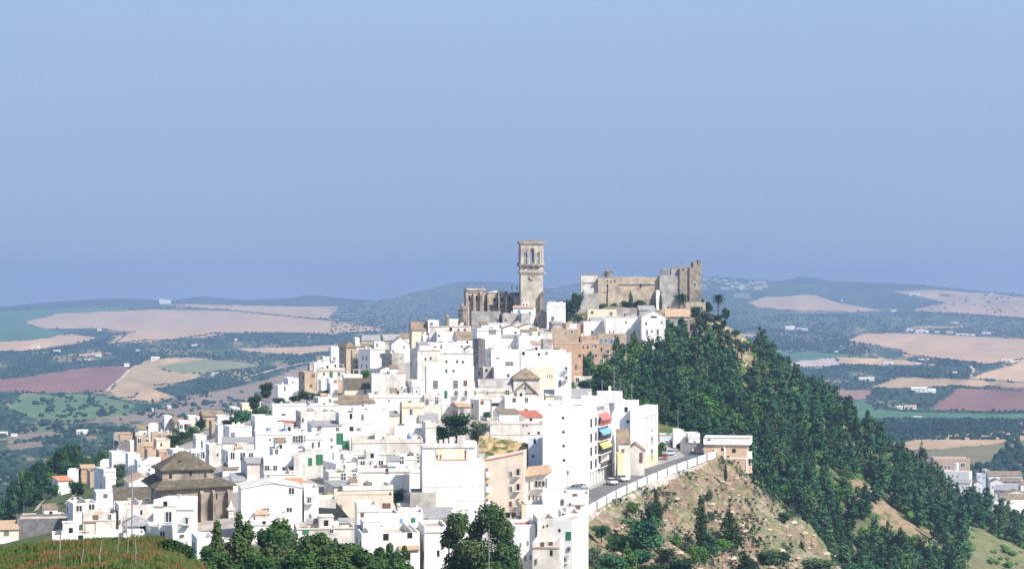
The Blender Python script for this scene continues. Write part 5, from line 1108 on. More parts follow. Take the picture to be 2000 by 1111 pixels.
(690,820,1040,1120,'big blank white house at the bottom, left of the big tree',dict(yaw=6,dep=12,cor=0)),(572,694,1030,1085,'curved stained white wall house behind the front trees',dict(m='w2',yaw=4,dep=9)),(488,572,1015,1050,'white parapet house behind the tall front trees',dict(m='w',cor=1)),(384,470,1062,1100,'white walled yard house in front of the old church',dict(yaw=3,m='w2',dep=5,cor=0)),
(374,420,1050,1110,'white house at the foot of the old church, behind the narrow tree',dict(x=0)),
(776,826,1000,1046,'white house with blue door and green shutter, lower middle',dict(yaw=2,win=[(783,1018,b,8,14),(807,1015,g,9,9)],x=0)),(774,818,990,1008,'white roof terrace with red lattice parapet',dict(x=0,cor=1)),(825,886,1000,1042,'white house with grey tiled roof and red downpipe, lower middle',dict(r='sh',rise=11,rm='grey',m='w',win=[(857,1017,'o',5,7),(832,1018,'l',8,12)],yaw=1)),
(801,850,961,1002,'low grey-stone yard wall left of the big white block',dict(m='s2',x=0,cor=0,yaw=0)),(818,850,944,966,'white and blue-shaded lean-to left of the big white block',dict(m='l',x=0)),
(756,820,1036,1070,'white balcony front with rolled brown blinds',dict(yaw=0,win=[(779,1039,'o',9,6),(796,1036,'n',8,12),(809,1036,'n',14,12)],x=0)),(774,818,1062,1130,'house with pale brown roof and dark square window at the bottom',dict(x=0,r='sh',rise=11,rm='tan',m='w',win=[(796,1086,'o',11,14)],yaw=4)),
(816,875,1028,1130,'white stair-sided house with balustrade beside the big tree',dict(yaw=24,dep=10,win=[(865,1060,'l',5,20),(856,1080,'o',5,12)],cor=1)),(868,905,1030,1110,'white house hidden behind the left of the big tree',dict()),(880,950,1004,1060,'white house with arched door behind the big tree',dict(win=[(908,1012,'d',8,14)],yaw=4)),
(993,1046,1024,1120,'white house with flat reddish roof right of the big tree',dict(yaw=16,dep=8,fl='red',win=[(1017,1063,d,3,9),(1031,1060,d,3,9),(1017,1092,d,3,10),(1026,1090,d,3,10),(1036,1088,d,3,10)])),
(1040,1084,1012,1060,'white house with dark hatch at the top right of the flat reddish roof',dict(win=[(1062,1028,'o',3,5),(1069,1026,'o',3,5)])),(1040,1102,1058,1130,'white balcony house with two brown terrace niches, bottom',dict(win=[(1060,1062,'n',7,8),(1076,1060,'n',8,6),(1077,1079,'o',5,11),(1048,1095,'l',3,10)],m='w2')),
(1080,1150,1015,1130,'tall white house with green shutter at the right corner of the town',dict(yaw=-14,dep=10,win=[(1111,1045,g,10,16),(1121,1022,'o',4,8),(1126,1050,'Bd',12,6),(1095,1070,g,3,14),(1141,1022,'d',4,12),(1138,1050,'l',4,10),(1140,1080,'o',4,7),(1104,1092,'Bd',6,9),(1124,1088,'d',5,9),(1093,1035,'o',4,6),(1131,1005,'o',3,4),(1112,1070,'l',6,8)])),
(1027,1082,985,1024,'low white house under the tile-roofed house',dict(yaw=0,x=0,cor=0)),(1018,1076,1012,1032,'white house with slim grey roof below the beige block',dict(r='sh',rise=5,rm='grey',m='w')),(1060,1108,962,1010,'white flat-roofed house beneath the grey parked car, left one',dict(yaw=0,win=[(1099,979,'l',6,10)],x=0,cor=0)),(1106,1149,976,1040,'white house with an orange window at the road end',dict(yaw=-6,win=[(1129,989,'n',10,9),(1114,984,'l',4,5)],x=0,dep=6)),(1100,1150,964,985,'white flat roof at the road level beneath the grey parked car, right one',dict(yaw=0,x=0,cor=0,dep=9,D=400)),
(1010,1030,985,1010,'beige low wall piece beneath the beige block',dict(m='b',x=0)),(1090,1130,1000,1050,'white house with sloping roof edge below the orange window',dict(x=0,win=(2,2))),
# --- right of garden
(968,1014,802,838,'white house with brown-grey roof beside the garden',dict(r='sh',rise=5,rm='tile',m='w',win=[])),(1010,1062,806,838,'white house with a long red roof edge left of the tall block',dict(r='sh',rise=8,rm='red',m='w')),(955,1062,826,862,'long low white house above the ochre bank',dict(yaw=2,win=[(1022,831,'o',2.5,3),(1029,831,'o',2.5,3),(1052,845,'o',5,5),(1033,846,'o',4,4)])),
(952,990,780,808,'white house with a long barred window below the chapel',dict(win=[(967,790,'o',14,5)])),(984,1062,774,812,'wide white house between chapel and tall block',dict(yaw=2)),(1055,1105,784,810,'white house behind the tall block, with small dark roofs',dict(win=(2,1))),(916,1000,760,786,'pale wall house carrying the long grey chapel roof',dict(m='w2',x=0,yaw=0)),
(1032,1062,855,902,'blue-shaded projecting house front left of the tall block',dict(m='l',yaw=0,x=0,cor=0,dep=6)),
]
for x0_, x1_, yt_, yb_, lab_, kw_ in HS: H(x0_, x1_, yt_, yb_, lab_, **kw_)
print('houses', NH[0])
# ------------------------------------------------------------------ landmarks, set out in their own frames
class Fr:
    def __init__(s, name, px0, yb, D, label, cat, yaw=0, group=None):
        s.px0, s.yb, s.D = px0, yb, D; s.s = D/F; X_, Y_, Z_ = P(px0, yb, D)
        s.root = empty(name, (X_, Y_, Z_), -math.atan((px0-1000)/F)+R(yaw)); tag(s.root, label, cat, group)
    def u(s, a): return (a-s.px0)*s.s
    def z(s, y): return (s.yb-y)*s.s
    def bx(s, mb, x0, x1, yt, yb, d0, d1, m=0): return mb.box(s.u(x0), s.u(x1), d0, d1, s.z(yb), s.z(yt), m)
    def win(s, a, y, w_, h_, k='d', d=0, name='window', rz=0, par=None): return window(par or s.root, s.u(a), d, s.z(y), w_*s.s, h_*s.s, k, name, rz)
    def mk(s, name, mats, fn, parent=None, smooth=False):
        mb = MB(); fn(mb); return mb.build(name, mats, parent or s.root, smooth)
# --- bell tower (D 800)
t = Fr('bell_tower', 1039, 640, 800, 'tall square stone bell tower with open belfry and clock face on the hilltop', 'tower', 5)
HW = 4.55; zz = t.z
def shaft(mb):
    mb.frus(-HW, HW, 0, 2*HW, -8, zz(592), .12); mb.frus(-HW+.12, HW-.12, .12, 2*HW-.12, zz(592), zz(531), .1)
t.mk('shaft', M['ts'], shaft)
def rot4(mb, fn):
    for k in range(4):
        c, s_ = (1, 0, -1, 0)[k], (0, 1, 0, -1)[k]
        mb.tf = (lambda p, c=c, s_=s_: (p[0]*c-(p[1]-HW)*s_, p[0]*s_+(p[1]-HW)*c+HW, p[2])); fn(mb)
    mb.tf = None
def belf(mb):
    z0, z1 = zz(517), zz(477); y0, y1 = .15, 1.15; q = t.s
    mb.box(-HW+.15, -8*q*1.0-1.0, y0, y1, z0, z1)                       # left pier
    edges = [-HW+.15+1.6, -HW+.15+3.0, -.85, .85, HW-.15-3.0, HW-.15-1.6]
    mb.v = mb.v[:-8]; mb.f = mb.f[:-6]; mb.m = mb.m[:-6]
    ops = [(-3.15, -1.85, zz(492)), (-.78, .78, zz(485)), (1.85, 3.15, zz(492))]
    xs = -HW+.15; first = True
    for a, b_, za in ops:
        mb.box(xs, a, y0, y1, z0, z1); mb.arch(a, b_, z1, za-(b_-a)/2, za, y0, y1); xs = b_
    mb.box(xs, HW-.15-1.0, y0, y1, z0, z1)
    for a, b_, za in (ops[0], ops[2]):                                   # tracery dividing the side openings
        mb.box(a, b_, y0+.3, y1-.3, zz(505)-.25, zz(505)+.25); mb.box((a+b_)/2-.07, (a+b_)/2+.07, y0+.3, y1-.3, z0, za-.4)
    for xx in (-HW+.3, -1.3, 1.3, HW-.5):                               # pilasters and ogee hoods
        mb.box(xx-.13, xx+.13, y0-.16, y0-.003, z0, zz(484))
    for cx in (-2.5, 0, 2.5):
        zt = zz(479) if cx == 0 else zz(482)
        mb.poly([(cx-1.05, zt-1.7), (cx-.85, zt-1.7), (cx, zt-.2), (cx, zt)], y0-.12, y0-.003); mb.poly([(cx+1.05, zt-1.7), (cx, zt), (cx, zt-.2), (cx+.85, zt-1.7)], y0-.12, y0-.003)
def belf2(mb): rot4(mb, belf)
t.mk('belfry', M['ts'], belf2)
for zt, zb_, k in ((529, 531.7, .35), (531.7, 534, .15), (516, 518.2, .5), (474.5, 477, .3), (472, 474.5, .5)): t.mk('cornice', M['so'], lambda mb: mb.box(-HW-k, HW+k, -k, 2*HW+k, zz(zb_), zz(zt)-.003))
def low(mb):
    mb.box(-HW+.1, HW-.1, .1, 2*HW-.1, zz(530), zz(517))
    for k in range(9): x = -HW+.5+k*1.1; mb.arch(x, x+.9, zz(532.5), zz(537), zz(534), -.12, -.003)
t.mk('frieze', M['ts'], low)
def cap(mb):
    mb.box(-HW-.3, HW+.3, -.3, 2*HW+.3, zz(472), zz(469.4)-.2)
    for k in range(8): x = -HW-.4+k*(2*HW+.4)/7.6; mb.box(x, x+.35, -.28, 0, zz(469.4)-.2, zz(468.6)); mb.box(x, x+.35, 2*HW+.1, 2*HW+.42, zz(469.4)-.2, zz(468.6))
t.mk('parapet', M['s'], cap)
def clk(mb):
    mb.tf = lambda p: (p[0], -p[2]-.02, p[1]+zz(541)); mb.lathe([(1.05, .05), (1.05, .28), (.85, .3), (.85, .2), (0, .2)], 24)
    mb.tf = None; mb.box(-.05, .05, -.26, -.22, zz(541), zz(541)+.65, 1); mb.box(0, .45, -.26, -.22, zz(541)-.05, zz(541)+.05, 1)
t.mk('clock', [M['ts'], M['iron']], clk)
for cx, wd in ((-2.5, 1.5), (0, 1.9), (2.5, 1.5)):
    mb = MB(); mb.box(cx-wd/2, cx+wd/2, -1.0, .1, zz(520), zz(518.4)); 
    for i in range(9): x = cx-wd/2+.05+i*(wd-.1)/8; mb.box(x-.03, x+.03, -1, -.94, zz(518.4), zz(515))
    mb.box(cx-wd/2, cx+wd/2, -1.02, -.92, zz(515), zz(514.6)); mb.polyx([(0.0, zz(524)), (0, zz(520)), (-.8, zz(520))], cx-wd*.35, cx+wd*.35); mb.build('balcony', M['s'], t.root)
for sx in (-1, 1):
    mb = MB(); mb.box(sx*(HW+.9)-.5*(sx+1)+.5*(1-sx)-.5 if False else (HW if sx > 0 else -HW-.95), (HW+.95 if sx > 0 else -HW), 4, 6, zz(520), zz(513)); mb.build('side_balcony', M['s'], t.root)
def bell(mb, x, y, zt, r): mb.lathe([(r*1.0, 0), (r*.82, .25*r), (r*.62, .9*r), (r*.5, 1.5*r), (.1*r, 1.8*r)], 14, (x, y, zt-1.8*r))
for x_, zt, r_ in ((0, zz(489), .62), (-2.5, zz(496), .4), (2.5, zz(496), .4)):
    mb = MB(); bell(mb, x_, .9, zt, r_); mb.tube((x_-.7, .9, zt+.1), (x_+.7, .9, zt+.1), .12, .12, 6); mb.build('bell', M['iron'], t.root, smooth=False)
t.mk('buttress', M['s'], lambda mb: (t.bx(mb, 1054, 1063, 578, 640, -1.5, 0), mb.poly([(t.u(1053), t.z(578)), (t.u(1064), t.z(578)), (t.u(1058.5), t.z(569))], -1.6, 0)))
mb = MB(); mb.tube((0, HW, zz(472)), (0, HW, zz(466.5)), .05, .03, 5); mb.build('lightning_rod', M['iron'], t.root)
# --- church of the hilltop (D 803)
c = Fr('church', 965, 640, 806, 'big weathered stone church with buttresses and round windows left of the bell tower', 'church', 6)
def cw(mb):
    c.bx(mb, 912, 946, 566, 645, 0, 14); c.bx(mb, 946, 1020, 572, 645, 1.5, 15); c.bx(mb, 1003, 1026, 580, 645, -2, 3)
c.mk('wall', M['so'], cw)
def cb(mb):
    for a, w_, yt in ((911, 4, 568), (925, 3.2, 570), (939, 5, 566), (953, 3.6, 573), (974, 2.6, 574), (989, 3.6, 572), (1004, 4, 575), (1017, 4, 577)):
        mb.polyx([(-1.6, c.z(645)), (1.6, c.z(645)), (1.6, c.z(yt)), (-.3, c.z(yt+2)), (-1.6, c.z(yt+9))], c.u(a-w_/2), c.u(a+w_/2)); mb.polyx([(-.5, c.z(yt)), (1.5, c.z(yt)), (.5, c.z(yt-4))], c.u(a-w_/2+.5), c.u(a+w_/2-.5))
c.mk('buttress', M['s'], cb)
for a in (967, 981):
    mb = MB(); mb.tf = lambda p: (p[0]+c.u(a), -p[2]+1.45, p[1]+c.z(585)); mb.lathe([(.85, -.1), (.85, .12), (.66, .14), (.66, .02), (0, .02)], 18, m=0); mb.tf = None; mb.tf = lambda p: (p[0]+c.u(a), -p[2]+1.42, p[1]+c.z(585)); mb.lathe([(.68, -.05), (.68, .06), (0, .07)], 18, m=1); mb.build('window', [M['so'], M['dark']], c.root)
for a, y in ((917, 582), (931, 582), (946, 585), (996, 583), (1011, 586)):
    mb = MB(); mb.box(c.u(a)-.35, c.u(a)+.35, -.12 if a < 946 else 1.38, .02 if a < 946 else 1.52, c.z(y+6), c.z(y-5)); mb.build('window', M['dark'], c.root)
c.mk('roof', M['w2'], lambda mb: (c.bx(mb, 911, 948, 564, 566, -.5, 14.3), mb.poly([(c.u(952), c.z(571.5)), (c.u(996), c.z(571.5)), (c.u(985), c.z(568)), (c.u(966), c.z(568))], 1.2, 15.2)))
def cpar(mb):
    for i in range(9): a = 913+i*4; c.bx(mb, a, a+2.2, 562.3, 564, -.3, .3)
    c.bx(mb, 914, 946, 561.8, 562.6, -.35, .35); c.bx(mb, 998, 1016, 571, 573, 1, 2)
    for a in (914, 928, 943, 1000, 1010): mb.polyx([(-.2, c.z(566)), (.5, c.z(566)), (.15, c.z(558))], c.u(a-.9), c.u(a+.9))
c.mk('parapet', M['s'], cpar)
c.mk('moulding', M['s'], lambda mb: (c.bx(mb, 911.5, 1002, 594, 595.4, -.25, 1.6), c.bx(mb, 911.5, 947, 570, 571, -.3, .2)))
c2 = Fr('chapel_turret', 904, 630, 798, 'small round stone turret with pinnacles at the left end of the big church', 'turret')
c2.mk('wall', M['s'], lambda mb: mb.lathe([(1.7, 0), (1.7, c2.z(606)), (2.0, c2.z(605.4)), (2.0, c2.z(603.8)), (1.2, c2.z(603.4)), (1.1, c2.z(599))], 8, (0, 2, 0)))
c2.mk('pinnacle', M['s'], lambda mb: (mb.lathe([(.9, c2.z(600)), (.75, c2.z(597)), (.35, c2.z(595)), (.05, c2.z(590))], 8, (0, 2, 0)), *[mb.lathe([(.22, c2.z(604)), (.2, c2.z(601)), (.02, c2.z(599))], 6, (1.6*math.cos(a), 2+1.6*math.sin(a), 0)) for a in (0, 1.57, 3.14, 4.71)]))
c3 = Fr('stone_pinnacle', 874, 630, 790, 'small dark stone pinnacle behind the blank white block on the ridge', 'pinnacle')
c3.mk('shaft', M['s'], lambda mb: mb.lathe([(.8, -3), (.8, c3.z(619)), (1.0, c3.z(618.5)), (.6, c3.z(616)), (.25, c3.z(613)), (.02, c3.z(611))], 8, (0, 1, 0)))
# --- castle (D 850)
k = Fr('castle', 1250, 606, 850, 'old stone castle with battlements and keep crowning the cliff', 'castle', 3)
def merl(mb, a0, a1, n, yt, yb, d0, d1, pyr=False, fr=.55):
    st = (a1-a0)/n
    for i in range(n):
        x0 = k.u(a0+i*st); x1 = k.u(a0+i*st+st*fr)
        mb.box(x0, x1, d0, d1, k.z(yb)-.02, k.z(yt + (1.2 if pyr else 0)))
        if pyr: cx = (x0+x1)/2; mb.add([(x0, d0, k.z(yt+1.2)), (x1, d0, k.z(yt+1.2)), (x1, d1, k.z(yt+1.2)), (x0, d1, k.z(yt+1.2)), (cx, (d0+d1)/2, k.z(yt-1.5))], [(0, 1, 4), (1, 2, 4), (2, 3, 4), (3, 0, 4)])
def kw(mb):
    k.bx(mb, 1168, 1207, 543, 625, 0, 12); k.bx(mb, 1207, 1292, 542, 625, 1.2, 14)
    k.bx(mb, 1196, 1262, 540.5, 542.2, 2, 13)
    mb.frus(k.u(1187), k.u(1194), -.8, 0.1, k.z(606), k.z(560), .2)
k.mk('curtain_wall', M['so'], kw)
def kt(mb):
    k.bx(mb, 1288, 1328, 538, 625, -.5, 13); k.bx(mb, 1311, 1328, 524, 538.1, .5, 12)
k.mk('inner_tower', M['s2'], kt)
def kk(mb):
    k.bx(mb, 1327, 1346, 524, 625, -1.2, 13.5); k.bx(mb, 1346, 1369, 522, 600, -2, 12); k.bx(mb, 1353, 1369, 512, 522.1, -2, 10); mb.frus(k.u(1345), k.u(1370), -2.6, 12.5, k.z(606), k.z(594), .5)
    k.bx(mb, 1353, 1357, 509, 512.1, -2, -1.2); k.bx(mb, 1364, 1369, 508, 512.1, -2, 10)
k.mk('keep', M['s'], kk)
def kmer(mb):
    merl(mb, 1290, 1311, 3, 524, 538, .2, 1.3, True, .62); merl(mb, 1329, 1352, 3, 519.5, 524, -1.2, 0, True, .45)
    merl(mb, 1311, 1327, 3, 521.5, 524, .5, 1.2, False, .5); merl(mb, 1169, 1206, 7, 541.5, 543, 0, .6); merl(mb, 1354, 1369, 4, 509.5, 512, 8.8, 10, False, .5)
k.mk('battlement', M['s'], kmer)
def kw2(mb):
    k.bx(mb, 1135, 1168.2, 538, 575, 4, 14); mb.poly([(k.u(1140), k.z(575)), (k.u(1167), k.z(575)), (k.u(1167), k.z(562)), (k.u(1150), k.z(562)), (k.u(1141), k.z(566))], 1.5, 4)
k.mk('white_wing', M['w2'], kw2); k.mk('wing_battlement', M['s'], lambda mb: merl(mb, 1135, 1184, 11, 533.6, 538, 4, 4.8, False, .62))
k.mk('wing_arcade', M['s'], lambda mb: [mb.arch(k.u(1139+i*6), k.u(1143.6+i*6), k.z(551), k.z(556), k.z(553), 3.9, 4.0) for i in range(4)])
def tur(mb): mb.lathe([(1.5, k.z(545)), (1.5, k.z(531)), (1.75, k.z(530.5)), (1.75, k.z(529.5)), (1.3, k.z(527.5)), (.6, k.z(525.6)), (.15, k.z(525)), (.05, k.z(522))], 10, (k.u(1189), 4, 0))
k.mk('domed_turret', M['s'], tur)
for a, y, w_, h_ in ((1186.5, 558, 3.4, 6), (1251.7, 557.5, 4, 7), (1181, 571, 4, 2)): k.win(a, y, w_, h_, 'o', d=(1.2 if a > 1207 else 0)-.01)
k.win(1356, 556.5, 5, 9, 'd', d=-2.02); k.win(1334, 527, 3, 4, 'o', d=-1.22); k.win(1361.5, 515, 2, 4, 'o', d=-2.02); k.win(1291, 571, 2, 5, 'o', d=-.52); k.win(1305, 600, 3, 3, 'o', d=-.52)
for a in (1187, 1194, 1202): k.win(a, 548.5, 2.2, 4, 'l', d=-.01)
k.mk('buttress', M['w2'], lambda mb: mb.polyx([(-4, k.z(606)), (1.2, k.z(606)), (1.2, k.z(566)), (-.2, k.z(566))], k.u(1281), k.u(1289)))
k.mk('flagpole', M['iron'], lambda mb: mb.tube((k.u(1331), 1, k.z(524)), (k.u(1331), 1, k.z(506)), .06, .03, 5))
k.mk('string_course', M['s'], lambda mb: k.bx(mb, 1207, 1281, 554.5, 555.6, .85, 1.195))
k5 = Fr('retaining_wall', 1145, 628, 842, 'slanting grey retaining wall left of the castle', 'wall', 8)
k5.mk('wall', M['s2'], lambda mb: (mb.poly([(k5.u(1121), k5.z(640)), (k5.u(1170), k5.z(640)), (k5.u(1170), k5.z(572)), (k5.u(1150), k5.z(574)), (k5.u(1132), k5.z(580)), (k5.u(1124), k5.z(588))], 0, 4)))
k6 = Fr('retaining_wall', 1355, 606, 835, 'pale low wall under the keep behind the wide palm', 'wall', 0); k6.mk('wall', M['so'], lambda mb: k6.bx(mb, 1340, 1378, 590, 612, 0, 1))
k7 = Fr('retaining_wall', 1340, 668, 775, 'long grey retaining wall on the cliff under the stone house and bastion', 'wall', 2); k7.mk('wall', M['so'], lambda mb: (k7.bx(mb, 1300, 1372, 649, 685, 0, 3), k7.bx(mb, 1298, 1374, 647, 649.1, -.3, 3)))
# cliff faces: broken rock buttresses under the castle hill
cl_ = [(1378, 628, 40, 50), (1398, 640, 34, 44), (1416, 652, 30, 36), (1436, 660, 26, 26), (1352, 655, 36, 40), (1322, 665, 30, 30), (1454, 668, 20, 16)]
ch = []
for i, (a, y, w_, h_) in enumerate(cl_):
    D_ = 790-(3 if a < 1370 else 0); s = D_/F; n = 14; gx_, gzz = np.meshgrid(np.linspace(-.5, .5, n), np.linspace(-1, 0, n), indexing='ij')
    xx = (a+gx_*w_*1.25-1000)*s; zz_ = (HZ-y)*s+gzz*h_*s*1.5
    ed = np.clip((.5-np.abs(gx_))*4, 0, 1)
    yy = D_-5*np.sqrt(ed)+(fbm(xx/2.2, zz_/5, 4, 200+i)-.5)*5-(-gzz)*3+6
    zz_ = zz_+(fbm(xx/3, yy*0+i, 3, 210)-.5)*4*(gzz > -.3)
    V = np.stack([xx, yy, zz_], -1); back = V.copy(); back[..., 1] += 9; ch.append((V, back))
Vs = []; Qs = []; off_ = 0
for V, Bk in ch:
    n = V.shape[0]; idx = np.arange(n*n).reshape(n, n)+off_; Vs += [V.reshape(-1, 3), Bk.reshape(-1, 3)]
    Qs += [np.stack([idx[:-1, :-1], idx[1:, :-1], idx[1:, 1:], idx[:-1, 1:]], -1).reshape(-1, 4)]
    e1 = idx[:, -1]; e2 = e1+n*n; Qs += [np.stack([e1[:-1], e1[1:], e2[1:], e2[:-1]], -1)]
    for e1, fl_ in ((idx[0], 0), (idx[-1], 1)): e2 = e1+n*n; Qs += [np.stack([e1[:-1], e1[1:], e2[1:], e2[:-1]], -1)]
    off_ += 2*n*n
M['cliff'] = mat('cliff_rock', (.24, .19, .125), (.40, .32, .22), .5, .95, c3=(.12, .125, .06), sc2=.3, bump=.5)
tag(npmesh('cliff', np.concatenate(Vs), np.concatenate(Qs), M['cliff'], None, 4), kind='structure')
for i in range(34):
    a = rng.uniform(1362, 1462); y = 622+(max(a, 1380)-1380)*.55+rng.uniform(-6, 24); D_ = 784-rng.uniform(0, 8); X_, _, z_ = P(a, y, D_); put_tree('bush', X_, D_+1, z_-.8, rng.uniform(1.6, 3.6), rng.uniform(1.3, 2.8), 'dark bush clinging to the cliff edge right of the castle', 'bushes on the cliff', rng.choice(['leafc', 'leaf', 'leaf3']))
# ochre bank in the garden
n = 26; a_, b_ = np.meshgrid(np.linspace(0, 1, n), np.linspace(0, 1, n), indexing='ij'); s = 462/F
xx = (935+a_*125-1000)*s; zz_ = (HZ-(905-b_*(50-18*a_)))*s+(fbm(a_*9, b_*3, 3, 33)-.5)*1.4*(b_ > .6); yy = 462+b_**2*6+(fbm(a_*14, b_*8, 4, 34)-.5)*2.4
col = np.where((fbm(a_*12, b_*9, 4, 35) > .52)[..., None], C3(.13, .14, .05), C3(.42, .33, .17))*(.7+.6*fbm(a_*30, b_*20, 3, 36)[..., None])
tag(grid('ochre_bank', xx, yy, zz_, col, M['rock'], None, False), kind='structure')
# --- chapel with pyramid roof (D 600)
c = Fr('chapel', 1020, 785, 592, 'white chapel with a brown pyramid roof and a long grey vaulted roof', 'chapel', 4)
c.mk('wall', M['w2'], lambda mb: (c.bx(mb, 1003, 1050, 738, 790, 0, 7), c.bx(mb, 918, 1003.5, 763, 795, .5, 8), c.bx(mb, 1050, 1056, 740, 770, 1, 6)))
def pyr(mb):
    a, b_ = c.u(1000), c.u(1056); z0 = c.z(740); mb.add([(a, -.6, z0), (b_, -.6, z0), (b_, 7.4, z0), (a, 7.4, z0), ((a+b_)/2-.0, 3.4, c.z(718)), (a, -.6, z0+.2), (b_, -.6, z0+.2), (b_, 7.4, z0+.2), (a, 7.4, z0+.2)], [(3, 2, 1, 0), (0, 1, 6, 5), (1, 2, 7, 6), (2, 3, 8, 7), (3, 0, 5, 8), (5, 6, 4), (6, 7, 4), (7, 8, 4), (8, 5, 4)])
c.mk('roof', M['tile'], pyr)
def ntr(mb):
    a, b_ = c.u(934), c.u(1003); pts = [(.3+3.85*(1-math.cos(math.pi*i/8)), c.z(763.5)+(c.z(740)-c.z(763.5))*math.sin(math.pi*i/8)) for i in range(9)]; mb.polyx(pts[::-1][::-1], a, b_)
c.mk('vaulted_roof', M['s2'], lambda mb: (ntr(mb), mb.polyx([(.1, c.z(765)), (4, c.z(765)), (4, c.z(746))], c.u(916), c.u(934))))
c.mk('gable', M['s2'], lambda mb: (mb.poly([(c.u(1001), c.z(767)), (c.u(1048), c.z(767)), (c.u(1025), c.z(746))], -2.2, 0)))
c.mk('gable_roof', M['tile'], lambda mb: (mb.poly([(c.u(999), c.z(768)), (c.u(1001.5), c.z(768)), (c.u(1025), c.z(746)), (c.u(1025), c.z(743.8))], -2.6, .2), mb.poly([(c.u(1050), c.z(768)), (c.u(1025), c.z(743.8)), (c.u(1025), c.z(746)), (c.u(1047.5), c.z(768))], -2.6, .2)))
c.mk('cross', M['iron'], lambda mb: (mb.box(c.u(1025)-.06, c.u(1025)+.06, -2.4, -2.3, c.z(764), c.z(752)), mb.box(c.u(1025)-.4, c.u(1025)+.4, -2.41, -2.31, c.z(757), c.z(756))))
c.mk('moulding', M['trim'], lambda mb: c.bx(mb, 915, 1003, 764, 765.5, .25, .49))
# --- old stone church, lower left (D 372)
c = Fr('stone_church', 384, 1085, 384, 'old stone church with mossy two-tier hipped roof at the lower left', 'church', 12)
c.mk('wall', M['s'], lambda mb: (c.bx(mb, 318, 456, 946, 1110, 0, 12), c.bx(mb, 322, 424, 916, 946.1, 2.5, 10)))
def bt(mb):
    for a, w_ in ((393, 7), (416, 6), (446, 6)): mb.polyx([(-1.6, c.z(1110)), (0, c.z(1110)), (0, c.z(955)), (-1.5, c.z(964))], c.u(a-w_/2), c.u(a+w_/2))
    c.bx(mb, 386, 455, 950, 953, -.3, 0)
c.mk('buttress', M['s'], bt)
def hipr(mb, x0, x1, y0, y1, z0, z1, rx, t_=.2):
    cy_ = (y0+y1)/2; mb.add([(x0, y0, z0), (x1, y0, z0), (x1, y1, z0), (x0, y1, z0), (x0, y0, z0+t_), (x1, y0, z0+t_), (x1, y1, z0+t_), (x0, y1, z0+t_), (x0+rx, cy_, z1), (x1-rx, cy_, z1)], [(3, 2, 1, 0), (0, 1, 5, 4), (1, 2, 6, 5), (2, 3, 7, 6), (3, 0, 4, 7), (4, 5, 9, 8), (5, 6, 9), (6, 7, 8, 9), (7, 4, 8)])
c.mk('lower_roof', M['olive'], lambda mb: mb.add([(c.u(300), -1.2, c.z(954)), (c.u(463), -.8, c.z(950)), (c.u(463), 13, c.z(948)), (c.u(300), 13, c.z(948)), (c.u(320), 2.5, c.z(939)), (c.u(426), 2.5, c.z(937)), (c.u(426), 10, c.z(930)), (c.u(320), 10, c.z(930)), (c.u(300), -1.2, c.z(951.5)), (c.u(463), -.8, c.z(947.5)), (c.u(463), 13, c.z(946)), (c.u(300), 13, c.z(946))], [(3, 2, 1, 0), (0, 1, 9, 8), (1, 2, 10, 9), (2, 3, 11, 10), (3, 0, 8, 11), (8, 9, 5, 4), (9, 10, 6, 5), (10, 11, 7, 6), (11, 8, 4, 7)]))
c.mk('upper_roof', M['olive'], lambda mb: hipr(mb, c.u(316), c.u(427), 1.8, 10.8, c.z(919), c.z(884), 4.9))
c.mk('drum_moulding', M['s2'], lambda mb: c.bx(mb, 320, 426, 917.5, 920, 2.2, 2.5))
for a, y, d_, ww in ((358, 903, 3.6, 7), (346, 946, .2, 6)): c.win(a, y, ww, 3.5, 'o', d=d_, name='roof_hole')
for a, y, w_, h_ in ((405, 975, 4, 30), (424, 970, 2.5, 12), (338, 930, 5, 8), (378, 926, 4, 8), (407, 930, 3, 8)): c.win(a, y, w_, h_, 'o' if a in (424,) else 'o', d=2.45 if y < 946 else -.02) if a != 405 else None
c.mk('bell_cote', M['w2'], lambda mb: (c.bx(mb, 443, 452, 996, 1060, -2.0, -1.0), c.bx(mb, 440, 455, 992, 996, -2.3, -.7, 1), mb.poly([(c.u(442), c.z(992)), (c.u(453), c.z(992)), (c.u(447.5), c.z(975))], -1.9, -1.1, 1)))
for y in (1003, 1011, 1019): c.win(447.5, y, 1.6, 2.6, 'o', d=-2.02)
c.mk('plinth', M['p'], lambda mb: c.bx(mb, 384, 412, 1040, 1110, -.8, 0))
c.win(384+30, 1052, 3, 26, 'o', d=-.03)
# --- battlemented house + big white block (D 440)
c = Fr('white_block', 886, 1000, 397, 'big white block house with battlemented roof terrace in the lower centre', 'house', 3)
c.mk('wall', M['w'], lambda mb: (c.bx(mb, 825, 946, 898, 1030, 0, 14), c.bx(mb, 826, 930, 874, 898.1, 2.5, 12)))
c.mk('terrace_wall', M['c'], lambda mb: (c.bx(mb, 853, 909, 878, 898, 2.3, 2.497)))
c.mk('roof', M['terr'], lambda mb: (c.bx(mb, 826.5, 945.5, 897.8, 898.4, .2, 2.2)))
def mer(mb):
    for a, yt, w_ in ((827, 867, 7), (838, 866, 7), (849, 863, 6), (859, 860, 7), (869, 858, 7), (879, 855, 10), (895, 852, 15)): c.bx(mb, a, a+w_, yt, 876, 2.5, 3.2)
    c.bx(mb, 826, 932, 873, 875.5, 2.2, 4)
c.mk('battlement', M['w2'], mer)
for a, y, w_, h_ in ((855.5, 894, 2.5, 10), (862, 894, 2.5, 10), (911, 889, 3, 19)): c.win(a, y, w_, h_, 'n', d=2.28, name='door')
c.mk('moulding', M['trim'], lambda mb: (c.bx(mb, 826, 946, 949, 950, -.07, -.003), c.bx(mb, 850, 946, 978, 979, -.07, -.003), c.bx(mb, 851, 852, 950, 1000, -.06, -.003)))
